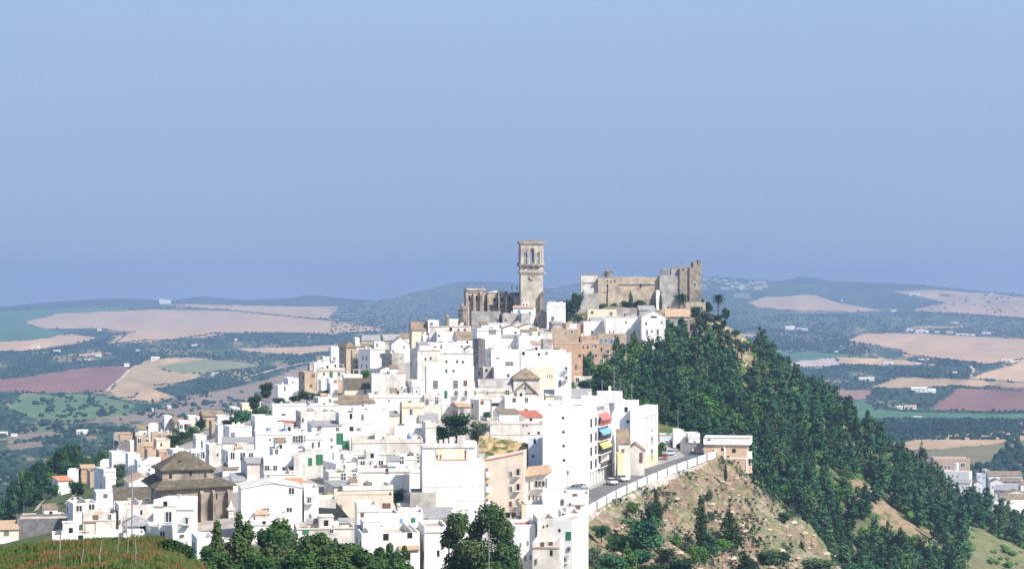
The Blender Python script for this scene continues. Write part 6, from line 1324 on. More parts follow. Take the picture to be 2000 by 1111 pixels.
c.mk('gutter', M['red'], lambda mb: c.bx(mb, 853, 912, 897.6, 899, -.05, -.003))
c.mk('water_tank', M['grey'], lambda mb: (mb.tf.__class__, mb.lathe([(1.0, c.z(898)), (1.0, c.z(889))], 12, (c.u(941), 5, 0)))[1])
c.mk('roof_room', M['w'], lambda mb: (c.bx(mb, 910, 933, 866, 898, 3.3, 9)))
c = Fr('apartment_building', 984, 1012, 398.5, 'beige apartment building with stacked balconies beside the big white block', 'building', -4)
c.mk('wall', M['b'], lambda mb: (mb.poly([(c.u(946.5), c.z(1000)), (c.u(1022), c.z(1000)), (c.u(1022), c.z(884)), (c.u(980), c.z(893)), (c.u(946.5), c.z(899))], 0, 11)))
c.mk('ground_floor', M['w2'], lambda mb: ([c.bx(mb, a, a+3, 1000, 1030, .2, 1.2) for a in (948, 960, 972, 984, 996, 1008, 1019)], c.bx(mb, 946.5, 1022, 1000, 1030, 4, 11)))
c.mk('parapet', M['red'], lambda mb: mb.poly([(c.u(946), c.z(899.6)), (c.u(980), c.z(893.6)), (c.u(1022.4), c.z(884.4)), (c.u(1022.4), c.z(883.2)), (c.u(980), c.z(892)), (c.u(946), c.z(898))], -.12, .4))
for y in (925, 954, 983): c.win(997.5, y, 5.5, 10, 'd' if y < 980 else 'n', d=-.01)
for y in (921, 950, 980):
    c.win(1012, y, 5, 12, 'o', d=-.01); balcony(c.root, c.u(1012), 0, c.z(y+7), 10*c.s)
    c.win(951, y, 5, 14, 'l', d=-.01); balcony(c.root, c.u(953.5), 0, c.z(y+9), 8*c.s, True)
c = Fr('tile_roofed_house', 1046, 1000, 405, 'white house with pale tiled roof and arched windows below the tall awning block', 'house', -8)
c.mk('wall', M['w'], lambda mb: c.bx(mb, 1024, 1070, 926, 1010, 0, 7))
c.mk('roof', M['tan'], lambda mb: mb.polyx([(-.8, c.z(931)), (3.5, c.z(912)), (3.5, c.z(911)), (-.8, c.z(929.5))], c.u(1022), c.u(1072)) if False else mb.add([(c.u(1022), -.8, c.z(932)), (c.u(1072), -.8, c.z(924)), (c.u(1066), 4, c.z(910)), (c.u(1026), 4, c.z(916)), (c.u(1022), -.8, c.z(930.5)), (c.u(1072), -.8, c.z(922.5)), (c.u(1066), 4, c.z(909)), (c.u(1026), 4, c.z(914.5)), (c.u(1072), 7, c.z(924)), (c.u(1022), 7, c.z(932))], [(0, 1, 5, 4), (4, 5, 6, 7), (5, 8, 6), (4, 7, 9), (7, 6, 8, 9), (3, 2, 1, 0)]))
for a in (1048, 1055, 1062): c.win(a, 945-(a-1048)*.18, 2.6, 12, 'o', d=-.01); c.win(a-2.2, 945, .9, 12, 'n', d=-.03, name='column')
c.mk('arcade', M['w2'], lambda mb: [mb.arch(c.u(a-2.4), c.u(a+2.4), c.z(936), c.z(941), c.z(938), -.18, -.04) for a in (1048, 1055, 1062)])
balcony(c.root, c.u(1055), 0, c.z(952), 22*c.s)
for a, y in ((1034, 948), (1068, 943)): c.win(a, y, 2.4, 18, 'd', d=-.01)
for a, y in ((1034, 974), (1042, 973), (1049, 974), (1057, 972)): c.win(a, y, 3, 12, 'l' if a % 2 else 'n', d=-.01)
# --- tall block with awnings facing the road
D0 = 431.; c = Fr('apartment_building', 1148, 952, D0, 'tall white apartment block with red, blue and yellow awnings by the road', 'building')
rd = math.atan2(28, 115)      # the road leaves the viewer at this bearing
c.root.rotation_euler[2] = 0
fl = 3.05; top = c.z(797); dx, dy = math.sin(rd), math.cos(rd)
Wl = (1148-1060)*c.s; L_ = 31.
def prism(mb, pts, z0, z1, m=0):
    n = len(pts); mb.add([(x, y, z0) for x, y in pts]+[(x, y, z1) for x, y in pts], [tuple(range(n-1, -1, -1)), tuple(range(n, 2*n))]+[(i, (i+1) % n, (i+1) % n+n, i+n) for i in range(n)], m)
f0 = (0, 0); f1 = (dx*L_, dy*L_)
sc_ = lambda q, w_=0: (dx*q+dy*w_, dy*q-dx*w_)        # along the facade, out from it
rb0, rb1 = 10.5, 22.5                                  # recess of the balconies
foot = [(-Wl, -.6), f0, sc_(rb0), sc_(rb0, -1.5), sc_(rb1, -1.5), sc_(rb1), f1, (f1[0]-Wl*.9, f1[1]+2)]
c.mk('wall', M['w'], lambda mb: (prism(mb, foot, -.5+3.4, top), prism(mb, [(-Wl, -.55), (-.0, .05), sc_(2.5, -.1), sc_(2.5, -3), sc_(L_, -3), (f1[0]-Wl*.9, f1[1]+2)], -3, 2.9)))
c.mk('parapet', M['w'], lambda mb: (prism(mb, [(-Wl, -.6), f0, f1, sc_(L_, -.3), sc_(.2, -.3), (-Wl+.3, -.3)], top+.003, top+.6)))
c.mk('roof_room', M['w'], lambda mb: (mb.box(-1.0, 4.2, 9, 14, top, top+2.0), mb.box(3.0, 8.5, 22, 28, top, top+2.4)))
c.mk('chimney', M['c'], lambda mb: [mb.box(x, x+.6, y, y+.6, top, top+h_) for x, y, h_ in ((.5, 10, 3.0), (2.6, 11, 2.8), (5.5, 24, 3.6), (-4, 6, 1.4))])
for a in (.35, 4.5, 7.5, 10.8, 14, 17.5, 21, 24.5, 28, 30.6): c.mk('pilaster', M['w'], lambda mb: prism(mb, [sc_(a-.35, .0), sc_(a+.35, .0), sc_(a+.35, -.7), sc_(a-.35, -.7)], -1, 2.9))
for a, y in ((1100, 815.5), (1100.5, 843), (1101, 870), (1101.5, 898)):
    u_ = (a-1148)*c.s; ang = math.atan2(2.2, -Wl)
    window(c.root, u_, u_/Wl*.6-.02, c.z(y), .50, .48, 'o', rz=math.atan2(.6, Wl))
wr = math.pi/2-rd
FZ_ = [c.z(y) for y in (826, 855, 882, 908)]
for j, z0 in enumerate(FZ_):
    for q in (3.0, 8.0, 25.5):
        p_ = sc_(q); window(c.root, p_[0], p_[1], z0-.1, 1.5 if q < 20 else 1.2, 1.7, 'l' if q < 9 else 'd', rz=wr)
    mb = MB(); p0, p1 = sc_(rb0, .6), sc_(rb1, .6)
    prism(mb, [sc_(rb0-.2, -1.5), sc_(rb0-.2, .7), sc_(rb1+.2, .7), sc_(rb1+.2, -1.5)], z0-1.55, z0-1.4)
    n = 30
    for i in range(n+1):
        q = rb0+(rb1-rb0)*i/n; prism(mb, [sc_(q-.03, .62), sc_(q+.03, .62), sc_(q+.03, .68), sc_(q-.03, .68)], z0-1.4, z0-.45, 1)
    prism(mb, [sc_(rb0-.1, .6), sc_(rb1+.1, .6), sc_(rb1+.1, .7), sc_(rb0-.1, .7)], z0-.45, z0-.38, 1)
    mb.build('balcony', [M['w'], M['iron'] if j else M['red']], c.root)
    for q in (12.5, 16.5, 20.5): p_ = sc_(q, -1.48); window(c.root, p_[0], p_[1], z0-.35, 1.6, 2.0, 'o', 'door', rz=wr)
M['awr'] = cmat('red_awning', (.62, .20, .16)); M['awb'] = cmat('blue_awning', (.20, .42, .50)); M['awy'] = cmat('yellow_awning', (.70, .58, .22))
for j, mm in enumerate(('awr', 'awb', 'awy')):
    z0 = FZ_[j]+1.25; mb = MB(); q0, q1 = rb0+1.0, rb1-.4
    A = [(*sc_(q0, -.2), z0), (*sc_(q1, -.2), z0), (*sc_(q1, 1.0), z0-1.15), (*sc_(q0, 1.0), z0-1.15)]
    mb.add(A+[(x, y, z-.06) for x, y, z in A], [(0, 1, 2, 3), (7, 6, 5, 4), (0, 3, 7, 4), (3, 2, 6, 7), (2, 1, 5, 6), (1, 0, 4, 5)])
    B_ = [A[3], A[2], (A[2][0], A[2][1], A[2][2]-.35), (A[3][0], A[3][1], A[3][2]-.35)]; B_ = [(x+.02, y, z-.07) for x, y, z in B_]
    mb.add(B_, [(0, 1, 2, 3)])
    mb.build('awning', M[mm], c.root)
for q in (2.5, 6.0, 9.2): p_ = sc_(q, -.65); window(c.root, p_[0], p_[1], 1.0, 1.9, 3.4, 'o', 'door', rz=wr)
for q in (12.5, 16, 19.5, 23, 26.5): p_ = sc_(q, -2.98); window(c.root, p_[0], p_[1], 1.2, 2.2, 2.6, 'd', 'door', rz=wr)
# roof aerials
def mast(px_, yt, yb, D_, label, arms):
    s = D_/F; X_, _, zt = P(px_, yt, D_); zb = (HZ-yb)*s; root = empty('roof_antenna', (X_, D_, zb)); h = zt-zb
    mb = MB(); mb.tube((0, 0, 0), (0, 0, h), .07, .045, 6); mb.build('pole', M['alu'], root)
    for dz, L_ in arms:
        a = MB(); a.tube((-L_, 0, h-dz), (L_, 0, h-dz), .035, .035, 4)
        for q in range(6): a.tube((-L_+q*L_*.4, -.5, h-dz), (-L_+q*L_*.4, .5, h-dz), .025, .025, 4)
        a.build('aerial', M['alu'], root)
    tag(root, label, 'antenna', None)
mast(1199.5, 716, 792, 446, 'tallest roof aerial above the awning block, with three crossbars', ((.2, .85), (2.2, .6), (4.5, .5), (6, .5)))
mast(1211, 740, 790, 450, 'middle roof aerial above the awning block, branched at the top', ((.1, .6), (.7, .45), (2.6, .7)))
mast(1234, 748, 790, 455, 'rightmost roof aerial above the awning block', ((.3, .35), (.8, .6)))
mast(1176, 742, 790, 440, 'thin roof aerial left of the tallest one', ((.3, .3),))
mast(1324, 790, 845, 560, 'thin pole rising in front of the wood behind the stepped white house', ())
# --- houses by the road
c = Fr('white_block', 1231, 905, 480, 'white five storey block with yellow trimmed side right of the awnings', 'house')
c.root.rotation_euler[2] = 0; dd = rd+.02
s2 = lambda q, w_=0: (c.u(1260)+math.sin(dd)*q+math.cos(dd)*w_, math.cos(dd)*q-math.sin(dd)*w_)
tp = c.z(797)
c.mk('wall', M['w'], lambda mb: (prism(mb, [(c.u(1231), -.3), s2(0), s2(16), (c.u(1231)+5, 18)], -4, tp), prism(mb, [(c.u(1203), 2), (c.u(1231), 1.5), (c.u(1231)+3, 16), (c.u(1203)+3, 16)], -4, c.z(787))))
c.mk('cornice', M['trim'], lambda mb: prism(mb, [s2(-.1, .15), s2(16, .15), s2(16, 0), s2(-.1, 0)], tp-2.2, tp-1.9))
c.mk('trim', M['y'], lambda mb: (prism(mb, [s2(.05, .1), s2(15.5, .1), s2(15.5, .003), s2(.05, .003)], 0-2, 1.6), prism(mb, [s2(.0, .14), s2(.5, .14), s2(.5, .004), s2(.0, .004)], 3.2, tp-2.3), prism(mb, [s2(15, .14), s2(15.5, .14), s2(15.5, .004), s2(15, .004)], 3.2, tp-2.3)))
for j in range(4):
    for q in (3, 8, 13):
        p_ = s2(q, .02); window(c.root, p_[0], p_[1], 1+j*2.9, 1.3, 1.9, 'g' if j < 3 and q == 8 else 'd', rz=math.pi/2-dd)
for j in (1, 2): p_ = s2(8, .02); balcony(c.root, p_[0], p_[1], 0.2+j*2.9, 3, True, math.pi/2-dd)
c.win(1224, 800, 5.5, 9, 'o', d=1.6); c.win(1227, 824, 5, 5, 'o', d=1.52)
c.mk('roof_room', M['w'], lambda mb: (c.bx(mb, 1203, 1214, 783, 790, 4, 9), mb.box(c.u(1216), c.u(1222), 5, 7, c.z(788), c.z(781))))
H(1203,1231,842,898,'derelict old house with patchy tiled roof between the awning block and the white one',r='sh',rise=22,rm='tile',m='w2',D=452,dep=6,yaw=8,x=0,win=[(1217,880,'l',5,8)],base=-40.3)
H(1203,1218,886,925,'low house with yellow door front beside the awning block',m='y',D=447,dep=5,yaw=4,x=0,base=-40.3)
H(1222,1259,867,920,'small pale house with gabled mossy roof and brown door by the road',r='gy',rise=14,rm='tile',m='w2',D=462,dep=8,yaw=0,x=0,win=[(1252,893,'n',6,20),(1230,900,'l',4,10)],base=-40.3)
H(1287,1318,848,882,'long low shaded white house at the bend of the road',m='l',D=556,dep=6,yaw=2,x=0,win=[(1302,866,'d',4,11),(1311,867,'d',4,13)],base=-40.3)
H(1316,1342,846,882,'white house with low stepped front at the bend of the road',m='w',D=553,dep=7,yaw=6,x=0,cor=0,base=-40.3)
H(1339,1367,846,884,'white house with flat eaves right of the stepped one at the bend',m='w',D=545,dep=7,yaw=6,x=0,win=[(1357,864,'d',3,8)],base=-40.3)
mb = MB(); mb.poly([(-1.5, 0), (1.5, 0), (1.5, 3.9)]+[(1.5*math.cos(q), 3.9+1.0*math.sin(q)) for q in (.5, 1.0, 1.57)]+[(-.6, 4.9), (-1.5, 4.9)], 0, 3.5); o = mb.build('round_stair_tower', M['w']); o.location = ((1326-1000)/F*548, 548, -40.2); tag(o, 'round-topped white stair turret on the stepped house at the bend', 'turret')
mb = MB(); mb.box(-3, 3, 0, .3, 0, 2.3); mb.box(-3.1, 3.1, -.05, .35, 2.303, 2.45); o = mb.build('garden_wall', M['s2']); o.location = ((1350-1000)/F*532, 532, -40.25); o.rotation_euler = (0, 0, -.4); tag(o, 'dark low stone garden wall beside the round bush at the road bend', 'wall')
# --- peach block on the edge
c = Fr('peach_building', 1420, 950, 520, 'peach brick block with white parapet on the edge of the slope', 'building', -3)
c.mk('wall', M['pe'], lambda mb: (c.bx(mb, 1375, 1459, 868, 905, 0, 9), c.bx(mb, 1395, 1459, 905, 985, 0.05, 9)))
c.mk('parapet', M['w'], lambda mb: (c.bx(mb, 1374, 1466, 854.5, 868, -.5, 9.5)))
c.mk('floor_band', M['w'], lambda mb: (c.bx(mb, 1395, 1460, 893, 896, -.12, .05), c.bx(mb, 1400, 1460, 919.5, 922, -.12, .045), c.bx(mb, 1414, 1417, 868.2, 893, -.1, -.003), c.bx(mb, 1414, 1417, 896.2, 919.3, -.07, .04), c.bx(mb, 1457, 1459.6, 896, 950, -.08, .04)))
for a, y, kk_, w_, h_ in ((1411, 877.5, 'o', 4.5, 5), (1433.5, 879.5, 'o', 7, 7.5), (1408, 908, 'o', 8, 7), (1424, 907, 'n', 7, 8), (1448, 936.5, 'o', 8, 4)): c.win(a, y, w_, h_, kk_, d=-.01 if y < 890 else .04)
c.mk('roof_lip', M['tan'], lambda mb: c.bx(mb, 1373.5, 1466.5, 853.9, 854.5, -.6, -.45))
for y in (888, 916):
    mb = MB(); mb.box(c.u(1459), c.u(1467), 1, 4.5, c.z(y+6), c.z(y-5)); mb.box(c.u(1459), c.u(1468), .8, 4.7, c.z(y+7.5), c.z(y+6)); mb.build('balcony', M['w' if y < 900 else 'pe'], c.root)
c.win(1385, 858.5, 5, 2.5, 'o', d=-.51)
# --- road, pavement, parapet wall
Yr = np.arange(365, 536, 3.0); xr = np.interp(Yr, _wy, _wx); lw = np.array(ROADLW)[::-1] if ROADLW[0][1] > ROADLW[-1][1] else np.array(ROADLW)
o_ = np.argsort(lw[:, 1]); xl = np.interp(Yr, lw[o_, 1], lw[o_, 0])
wr_ = np.interp(Yr, [365, 400, 430, 520, 536], [9, 9.5, 9, 8, 8])
def sheet(name, xa, xb, z, m_):
    V = []; [V.extend([(a, y, z), (b_, y, z)]) for a, b_, y in zip(xa, xb, Yr)]
    mb = MB(); mb.add(V, [(2*i, 2*i+1, 2*i+3, 2*i+2) for i in range(len(Yr)-1)]); return tag(mb.build(name, m_), kind='structure')
wr_ = np.where(Yr < 395, 6, wr_)
sheet('road', xr-wr_, xr-.3, -40.17, M['asph'])
V = []; n_ = len(Yr); mb = MB()
for a, y in zip(xr-wr_, Yr): V += [(a-(14 if y > 424 else 3), y, -40.05), (a, y, -40.05), (a, y, -40.2)]
mb.add(V, [q for i in range(n_-1) for q in ((3*i, 3*i+1, 3*i+4, 3*i+3), (3*i+1, 3*i+2, 3*i+5, 3*i+4))]); tag(mb.build('pavement', M['pave']), kind='structure')
# the bend behind the peach block
mb = MB(); pts = []; c0 = (xr[-1]-4.2, Yr[-1]); 
for i in range(13):
    t_ = i/12*1.5; r1, r2 = 4, 12; cx, cy = xr[-1]+3.8, Yr[-1]; pts += [(cx-r2*math.cos(t_), cy+r2*math.sin(t_)*.8, -40.17), (cx-r1*math.cos(t_), cy+r1*math.sin(t_)*.8, -40.17)]
mb.add(pts, [(2*i, 2*i+1, 2*i+3, 2*i+2) for i in range(12)]); tag(mb.build('road', M['asph']), kind='structure')
root = empty('parapet_wall', (0, 0, 0)); tag(root, 'white panelled parapet wall with grey posts along the outer edge of the road', 'wall')
L_ = 11.0; y = 372.; i = 0
dist = np.concatenate([[0], np.cumsum(np.hypot(np.diff(xr), np.diff(Yr)))]); tot = dist[-1]; q = 2.
M['post'] = mat('wall_post', (.20, .21, .24), (.30, .31, .34), 1, .9)
while q+L_ < tot-4:
    a = np.array([np.interp(q, dist, xr), np.interp(q, dist, Yr)]); b_ = np.array([np.interp(q+L_, dist, xr), np.interp(q+L_, dist, Yr)])
    dv = (b_-a)/np.linalg.norm(b_-a); nv = np.array([dv[1], -dv[0]])
    mb = MB(); pp = [a+dv*1.05, b_-dv*1.05]; prism(mb, [tuple(pp[0]+nv*.0), tuple(pp[0]+nv*.25), tuple(pp[1]+nv*.25), tuple(pp[1])], -41.3, -38.75); prism(mb, [tuple(pp[0]-nv*.05), tuple(pp[0]+nv*.3), tuple(pp[1]+nv*.3), tuple(pp[1]-nv*.05)], -38.747, -38.65); mb.build('panel', M['w'], root)
    mb = MB(); prism(mb, [tuple(b_-dv*1.04+nv*.08), tuple(b_-dv*1.04+nv*.2), tuple(b_+dv*1.04+nv*.2), tuple(b_+dv*1.04+nv*.08)], -41.6, -39.0); mb.build('post', M['post'], root)
    q += L_
# --- street lamps
def lamp(px_, yt, yb, D_, label, arm=0):
    s = D_/F; X_, _, zt = P(px_, yt, D_); zb = -40.1; root = empty('street_lamp', (X_, D_, zb)); h = zt-zb
    mb = MB(); mb.tube((0, 0, 0), (0, 0, h-.6), .09, .06, 8); 
    if arm: mb.tube((0, 0, h-.6), (arm, 0, h), .05, .04, 6)
    mb.build('pole', M['alu'], root); mb = MB(); xx = arm
    mb.lathe([(.12, h-.7 if not arm else h-.1), (.3, h-.2 if not arm else h-.05), (.3, h+.05), (.12, h+.2)], 8, (xx, 0, 0)); mb.build('lantern', M['grey'], root); tag(root, label, 'street lamp')
lamp(1109, 920, 960, 404, 'street lamp with a lantern in front of the tall block, by the grey car'); lamp(1302, 870, 906, 487, 'street lamp at the kerb beside the red car', .0); lamp(1345, 852, 884, 528, 'street lamp at the bend near the people', .5)
lamp(1467, 905, 946, 527, 'wooden pole right of the peach block')
# --- cars
def car(px_, D_, ang, col_, label, kind='sedan', z=-40.15):
    X_ = (px_-1000)/F*D_; root = empty('parked_car', (X_, D_, z), ang); L2 = 2.1 if kind == 'sedan' else 1.85; W2 = .82
    paint = mat('car_paint', col_, tuple(v*.95 for v in col_), 1, .35, spec=.5)
    prof = [(-L2, .35), (L2, .35), (L2+.02, .62), (L2-.12, .82), (L2-.9, .92), (-L2+.75 if kind == 'sedan' else -L2+.1, .95), (-L2+.03, .88), (-L2-.02, .6)]
    mb = MB(); mb.poly(prof, -W2, W2); b_ = mb.build('body', paint, root); bv = b_.modifiers.new('bevel', 'BEVEL'); bv.width = .06; bv.segments = 2
    rf = -.35 if kind == 'sedan' else -.5; c1 = [(L2-.95, .9), (L2-1.55, 1.36), (-L2+1.25 if kind == 'sedan' else -L2+.5, 1.38), (-L2+.65 if kind == 'sedan' else -L2+.12, .93)]
    mb = MB(); mb.add([(x, -W2+.06+(z_-.9)*.28, z_) for x, z_ in c1]+[(x, W2-.06-(z_-.9)*.28, z_) for x, z_ in c1], [(3, 2, 1, 0), (4, 5, 6, 7), (0, 1, 5, 4), (2, 3, 7, 6), (1, 2, 6, 5)]); mb.build('glasshouse', M['glass'], root)
    mb = MB(); (xa, za), (xb, zb_) = c1[1], c1[2]; mb.box(xb, xa, -W2+.16, W2-.16, za-.01, za+.05)
    for x in (-.1, xb+.1): mb.add([(x-.05, -W2+.055, .93), (x+.05, -W2+.055, .93), (x+.05, -W2+.17, za), (x-.05, -W2+.17, za)], [(0, 1, 2, 3)]); mb.add([(x-.05, W2-.055, .93), (x-.05, W2-.17, za), (x+.05, W2-.17, za), (x+.05, W2-.055, .93)], [(0, 1, 2, 3)])
    mb.build('roof', paint, root)
    for sx in (-1, 1):
        for sy in (-1, 1):
            mb = MB(); mb.tube((sx*(L2-.75), sy*(W2-.12), .31), (sx*(L2-.75), sy*(W2+.03), .31), .31, .31, 14, 0); w_ = mb.build('wheel', M['iron'], root)
            mb = MB(); mb.tube((sx*(L2-.75), sy*(W2+.032), .31), (sx*(L2-.75), sy*(W2+.05), .31), .17, .15, 10, 0); mb.build('hubcap', M['alu'], w_)
    for sy in (-.6, .6):
        mb = MB(); mb.box(L2-.02, L2+.05, sy-.15, sy+.15, .6, .74); mb.build('headlight', M['wf'], root); mb = MB(); mb.box(-L2-.05, -L2+.02, sy-.15, sy+.15, .6, .74); mb.build('tail_light', M['red'], root)
    for sx in (-1, 1): mb = MB(); mb.box(sx*L2-.08, sx*L2+.08, -W2+.05, W2-.05, .36, .5); mb.build('bumper', M['alu'], root)
    tag(root, label, 'car', 'cars parked along the road')
ra = math.pi/2-rd
car(1123, 422, math.pi+.1, (.20, .27, .31), 'grey-blue sedan parked broadside in front of the tall block', z=-40.0); car(1131, 425.4, math.pi+.12, (.55, .58, .60), 'pale car half hidden behind the grey-blue sedan', z=-40.0)
car(1195, 439, ra+math.pi+.5, (.72, .72, .70), 'white small car, nearer of the two white ones by the arcade', 'hatch'); car(1214, 447, ra+math.pi+.6, (.75, .75, .74), 'white car, farther of the two white ones by the arcade', 'hatch')
car(1298.5, 506, ra+math.pi+.15, (.42, .03, .03), 'dark red car parked at the left kerb near the bend', 'hatch'); car(1309, 520, ra+math.pi+.1, (.60, .72, .85), 'pale blue car behind the dark red one', 'hatch')
# --- people by the parapet
def person(px_, D_, ang, shirt, trous, label, arm=.2):
    X_ = (px_-1000)/F*D_; h = 1.7
    J = {'pel': (0, 0, .93, .15), 'wai': (0, 0, 1.1, .125), 'che': (0, 0, 1.32, .16), 'nec': (0, 0, 1.48, .055), 'hea': (0, -.01, 1.60, .095), 'top': (0, -.01, 1.68, .075),
         'hl': (-.10, 0, .88, .10), 'kl': (-.11, -.03, .5, .065), 'al': (-.12, .02, .09, .045), 'tl': (-.13, -.15, .04, .04), 'hr': (.10, 0, .88, .10), 'kr': (.12, .02, .5, .065), 'ar': (.13, .06, .09, .045), 'tr': (.14, -.1, .04, .04),
         'sl': (-.19, 0, 1.4, .065), 'el': (-.25, .03, 1.12, .045), 'wl': (-.24, -.1-arm, .92, .032), 'pl': (-.23, -.17-arm, .86, .03), 'sr': (.19, 0, 1.4, .065), 'er': (.26, .03, 1.12, .045), 'wr': (.25, -.08, .88, .032), 'pr': (.24, -.12, .8, .03)}
    E = [('pel','wai'),('wai','che'),('che','nec'),('nec','hea'),('hea','top'),('pel','hl'),('hl','kl'),('kl','al'),('al','tl'),('pel','hr'),('hr','kr'),('kr','ar'),('ar','tr'),('che','sl'),('sl','el'),('el','wl'),('wl','pl'),('che','sr'),('sr','er'),('er','wr'),('wr','pr')]
    ks = list(J); me = bpy.data.meshes.new('person'); me.from_pydata([J[q][:3] for q in ks], [(ks.index(a), ks.index(b_)) for a, b_ in E], [])
    ob = bpy.data.objects.new('person', me); COL.objects.link(ob)
    sk = ob.modifiers.new('skin', 'SKIN'); sv = me.skin_vertices[0].data if me.skin_vertices else None
    if sv is None:
        bm = bmesh.new(); bm.from_mesh(me); bm.verts.layers.skin.verify(); bm.to_mesh(me); bm.free(); sv = me.skin_vertices[0].data
    for i, q in enumerate(ks): sv[i].radius = (J[q][3], J[q][3]*(.72 if q in ('pel', 'wai', 'che') else 1)); sv[i].use_root = (q == 'pel')
    ob.modifiers.new('sub', 'SUBSURF').levels = 1
    dg = bpy.context.evaluated_depsgraph_get(); m2 = bpy.data.meshes.new_from_object(ob.evaluated_get(dg)); ob.modifiers.clear(); ob.data = m2
    m2.materials.clear(); skin = mat('skin', (.50, .32, .23), (.55, .36, .26), 5, .6); 
    for q in (skin, cmat('shirt_cloth', shirt), cmat('trouser_cloth', trous), cmat('shoe', (.03, .03, .03)), cmat('hair', (.03, .02, .015))): m2.materials.append(q)
    for p in m2.polygons:
        z_ = p.center.z; x_ = abs(p.center.x); p.material_index = 3 if z_ < .1 else 2 if z_ < .96 and x_ < .22 else 4 if z_ > 1.63 or (z_ > 1.53 and p.center.y > .03) else 0 if z_ > 1.45 or (x_ > .2 and z_ < 1.15) else 1
    m2.shade_smooth(); ob.location = (X_, D_, -40.05 if px_ > 1300 else -40.05); ob.rotation_euler = (0, 0, ang); tag(ob, label, 'person', None)
person(1353, 521, .3, (.75, .75, .72), (.05, .06, .10), 'person in a pale shirt and dark trousers, leftmost at the road bend'); person(1358, 519, -.6, (.04, .05, .09), (.06, .06, .07), 'person in dark clothes, second from the left at the road bend')
person(1364, 517, 1.2, (.30, .07, .06), (.04, .05, .08), 'person in a dark red top among the group at the road bend'); person(1368.5, 516, 2.4, (.06, .06, .08), (.10, .09, .08), 'person in dark clothes, rightmost beside the parapet wall')
# --- lower right town on the valley floor
LR = [(1818,1894,894,925,'long pink brick factory block with rows of windows in the lower right town','o','f',0,[(1826+i*7,912,'d',5,5) for i in range(5)]+[(1868,908,'d',8,8),(1880,908,'d',8,8)]),(1866,1872,905,930,'white stair tower on the pink factory block','w','f',0,None),(1840,1898,921,938,'white workshop in front of the pink factory block','w','f',0,(6,1)),(1770,1800,896,904,'white shed left of the conical tree in the lower right town','w','f',0,None),(1828,1846,926,946,'small white house left of the workshop','w2','f',0,None),
 (1866,1900,938,956,'grey roofed house under the workshop','w','gx',5,(3,1)),(1898,1918,940,966,'tall white gabled house in the lower right town','w','gy',5,(2,2)),(1906,1925,926,938,'pale blue block in the lower right town','l','f',0,None),(1918,1934,918,934,'white hut beside the grey street','w2','f',0,None),(1926,1996,921,938,'long red-brown roofed white house at the top of the lower right town','w','gx',8,(5,1)),(1930,1960,936,960,'white house with a low gable below the long red-brown roof','w','gy',6,(2,1)),(1952,1998,934,952,'white house facing left of the picture border','w','gx',6,[(1964,941,'o',3,3),(1980,941,'o',3,3)]),
 (1942,1990,948,966,'dark grey roofed house in the lower right town','s2','gx',9,None),(1960,2006,958,972,'white gabled house at the right border','w','gy',6,None),(1906,1950,966,990,'wide grey roofed hall in the lower right town','w','gx',10,(4,1)),(1948,2005,966,984,'brown roofed house above the riverside tree','w','gx',8,None),(1952,1976,976,1006,'white house with a bright gable at the town foot','w','gy',7,(2,1)),(1886,1908,956,974,'little white house between the grey hall and the wood','w2','gx',4,None),(1990,2040,940,965,'white house cut by the right border','w','gx',6,None)]
for a, b_, yt, yb, lab, m_, r_, ri, wn in LR:
    D_ = 560000/(min(yb+14, 1080)-HZ)*.99; H(a, b_, yt, yb, lab, m=m_, r=r_, rise=ri or 4, D=D_, base=-141, dep=14, yaw=hr.choice([6, 10, -8, 12]), win=wn, rm='grey' if 'grey' in lab else 'tile', x=0)
for a, y, h_, lab in ((1985, 1000, 24, 'dark round tree at the right border below the lower town'), (1925, 972, 12, 'dark tree among the lower right houses'), (1904, 930, 8, 'small tree beside the pale blue block'), (1950, 1000, 14, 'tree left of the bright gable at the town foot'), (1840, 950, 12, 'tree in front of the small white house at the edge of the lower town')):
    D_ = 560000/(y-HZ); X_, _, z_ = P(a, y, D_); put_tree('rnd', X_, D_, -140.5, h_/F*D_, h_*.6/F*D_, lab, None, 'leafc', q=1.6)
mb = MB(); mb.add([(*P(a, y, 560000/(y-HZ))[:2], -139.6) for a, y in ((1925, 1005), (2060, 985), (2060, 1020), (1950, 1022))], [(0, 1, 2, 3)]); tag(mb.build('river_bank', M['dust']), kind='structure')
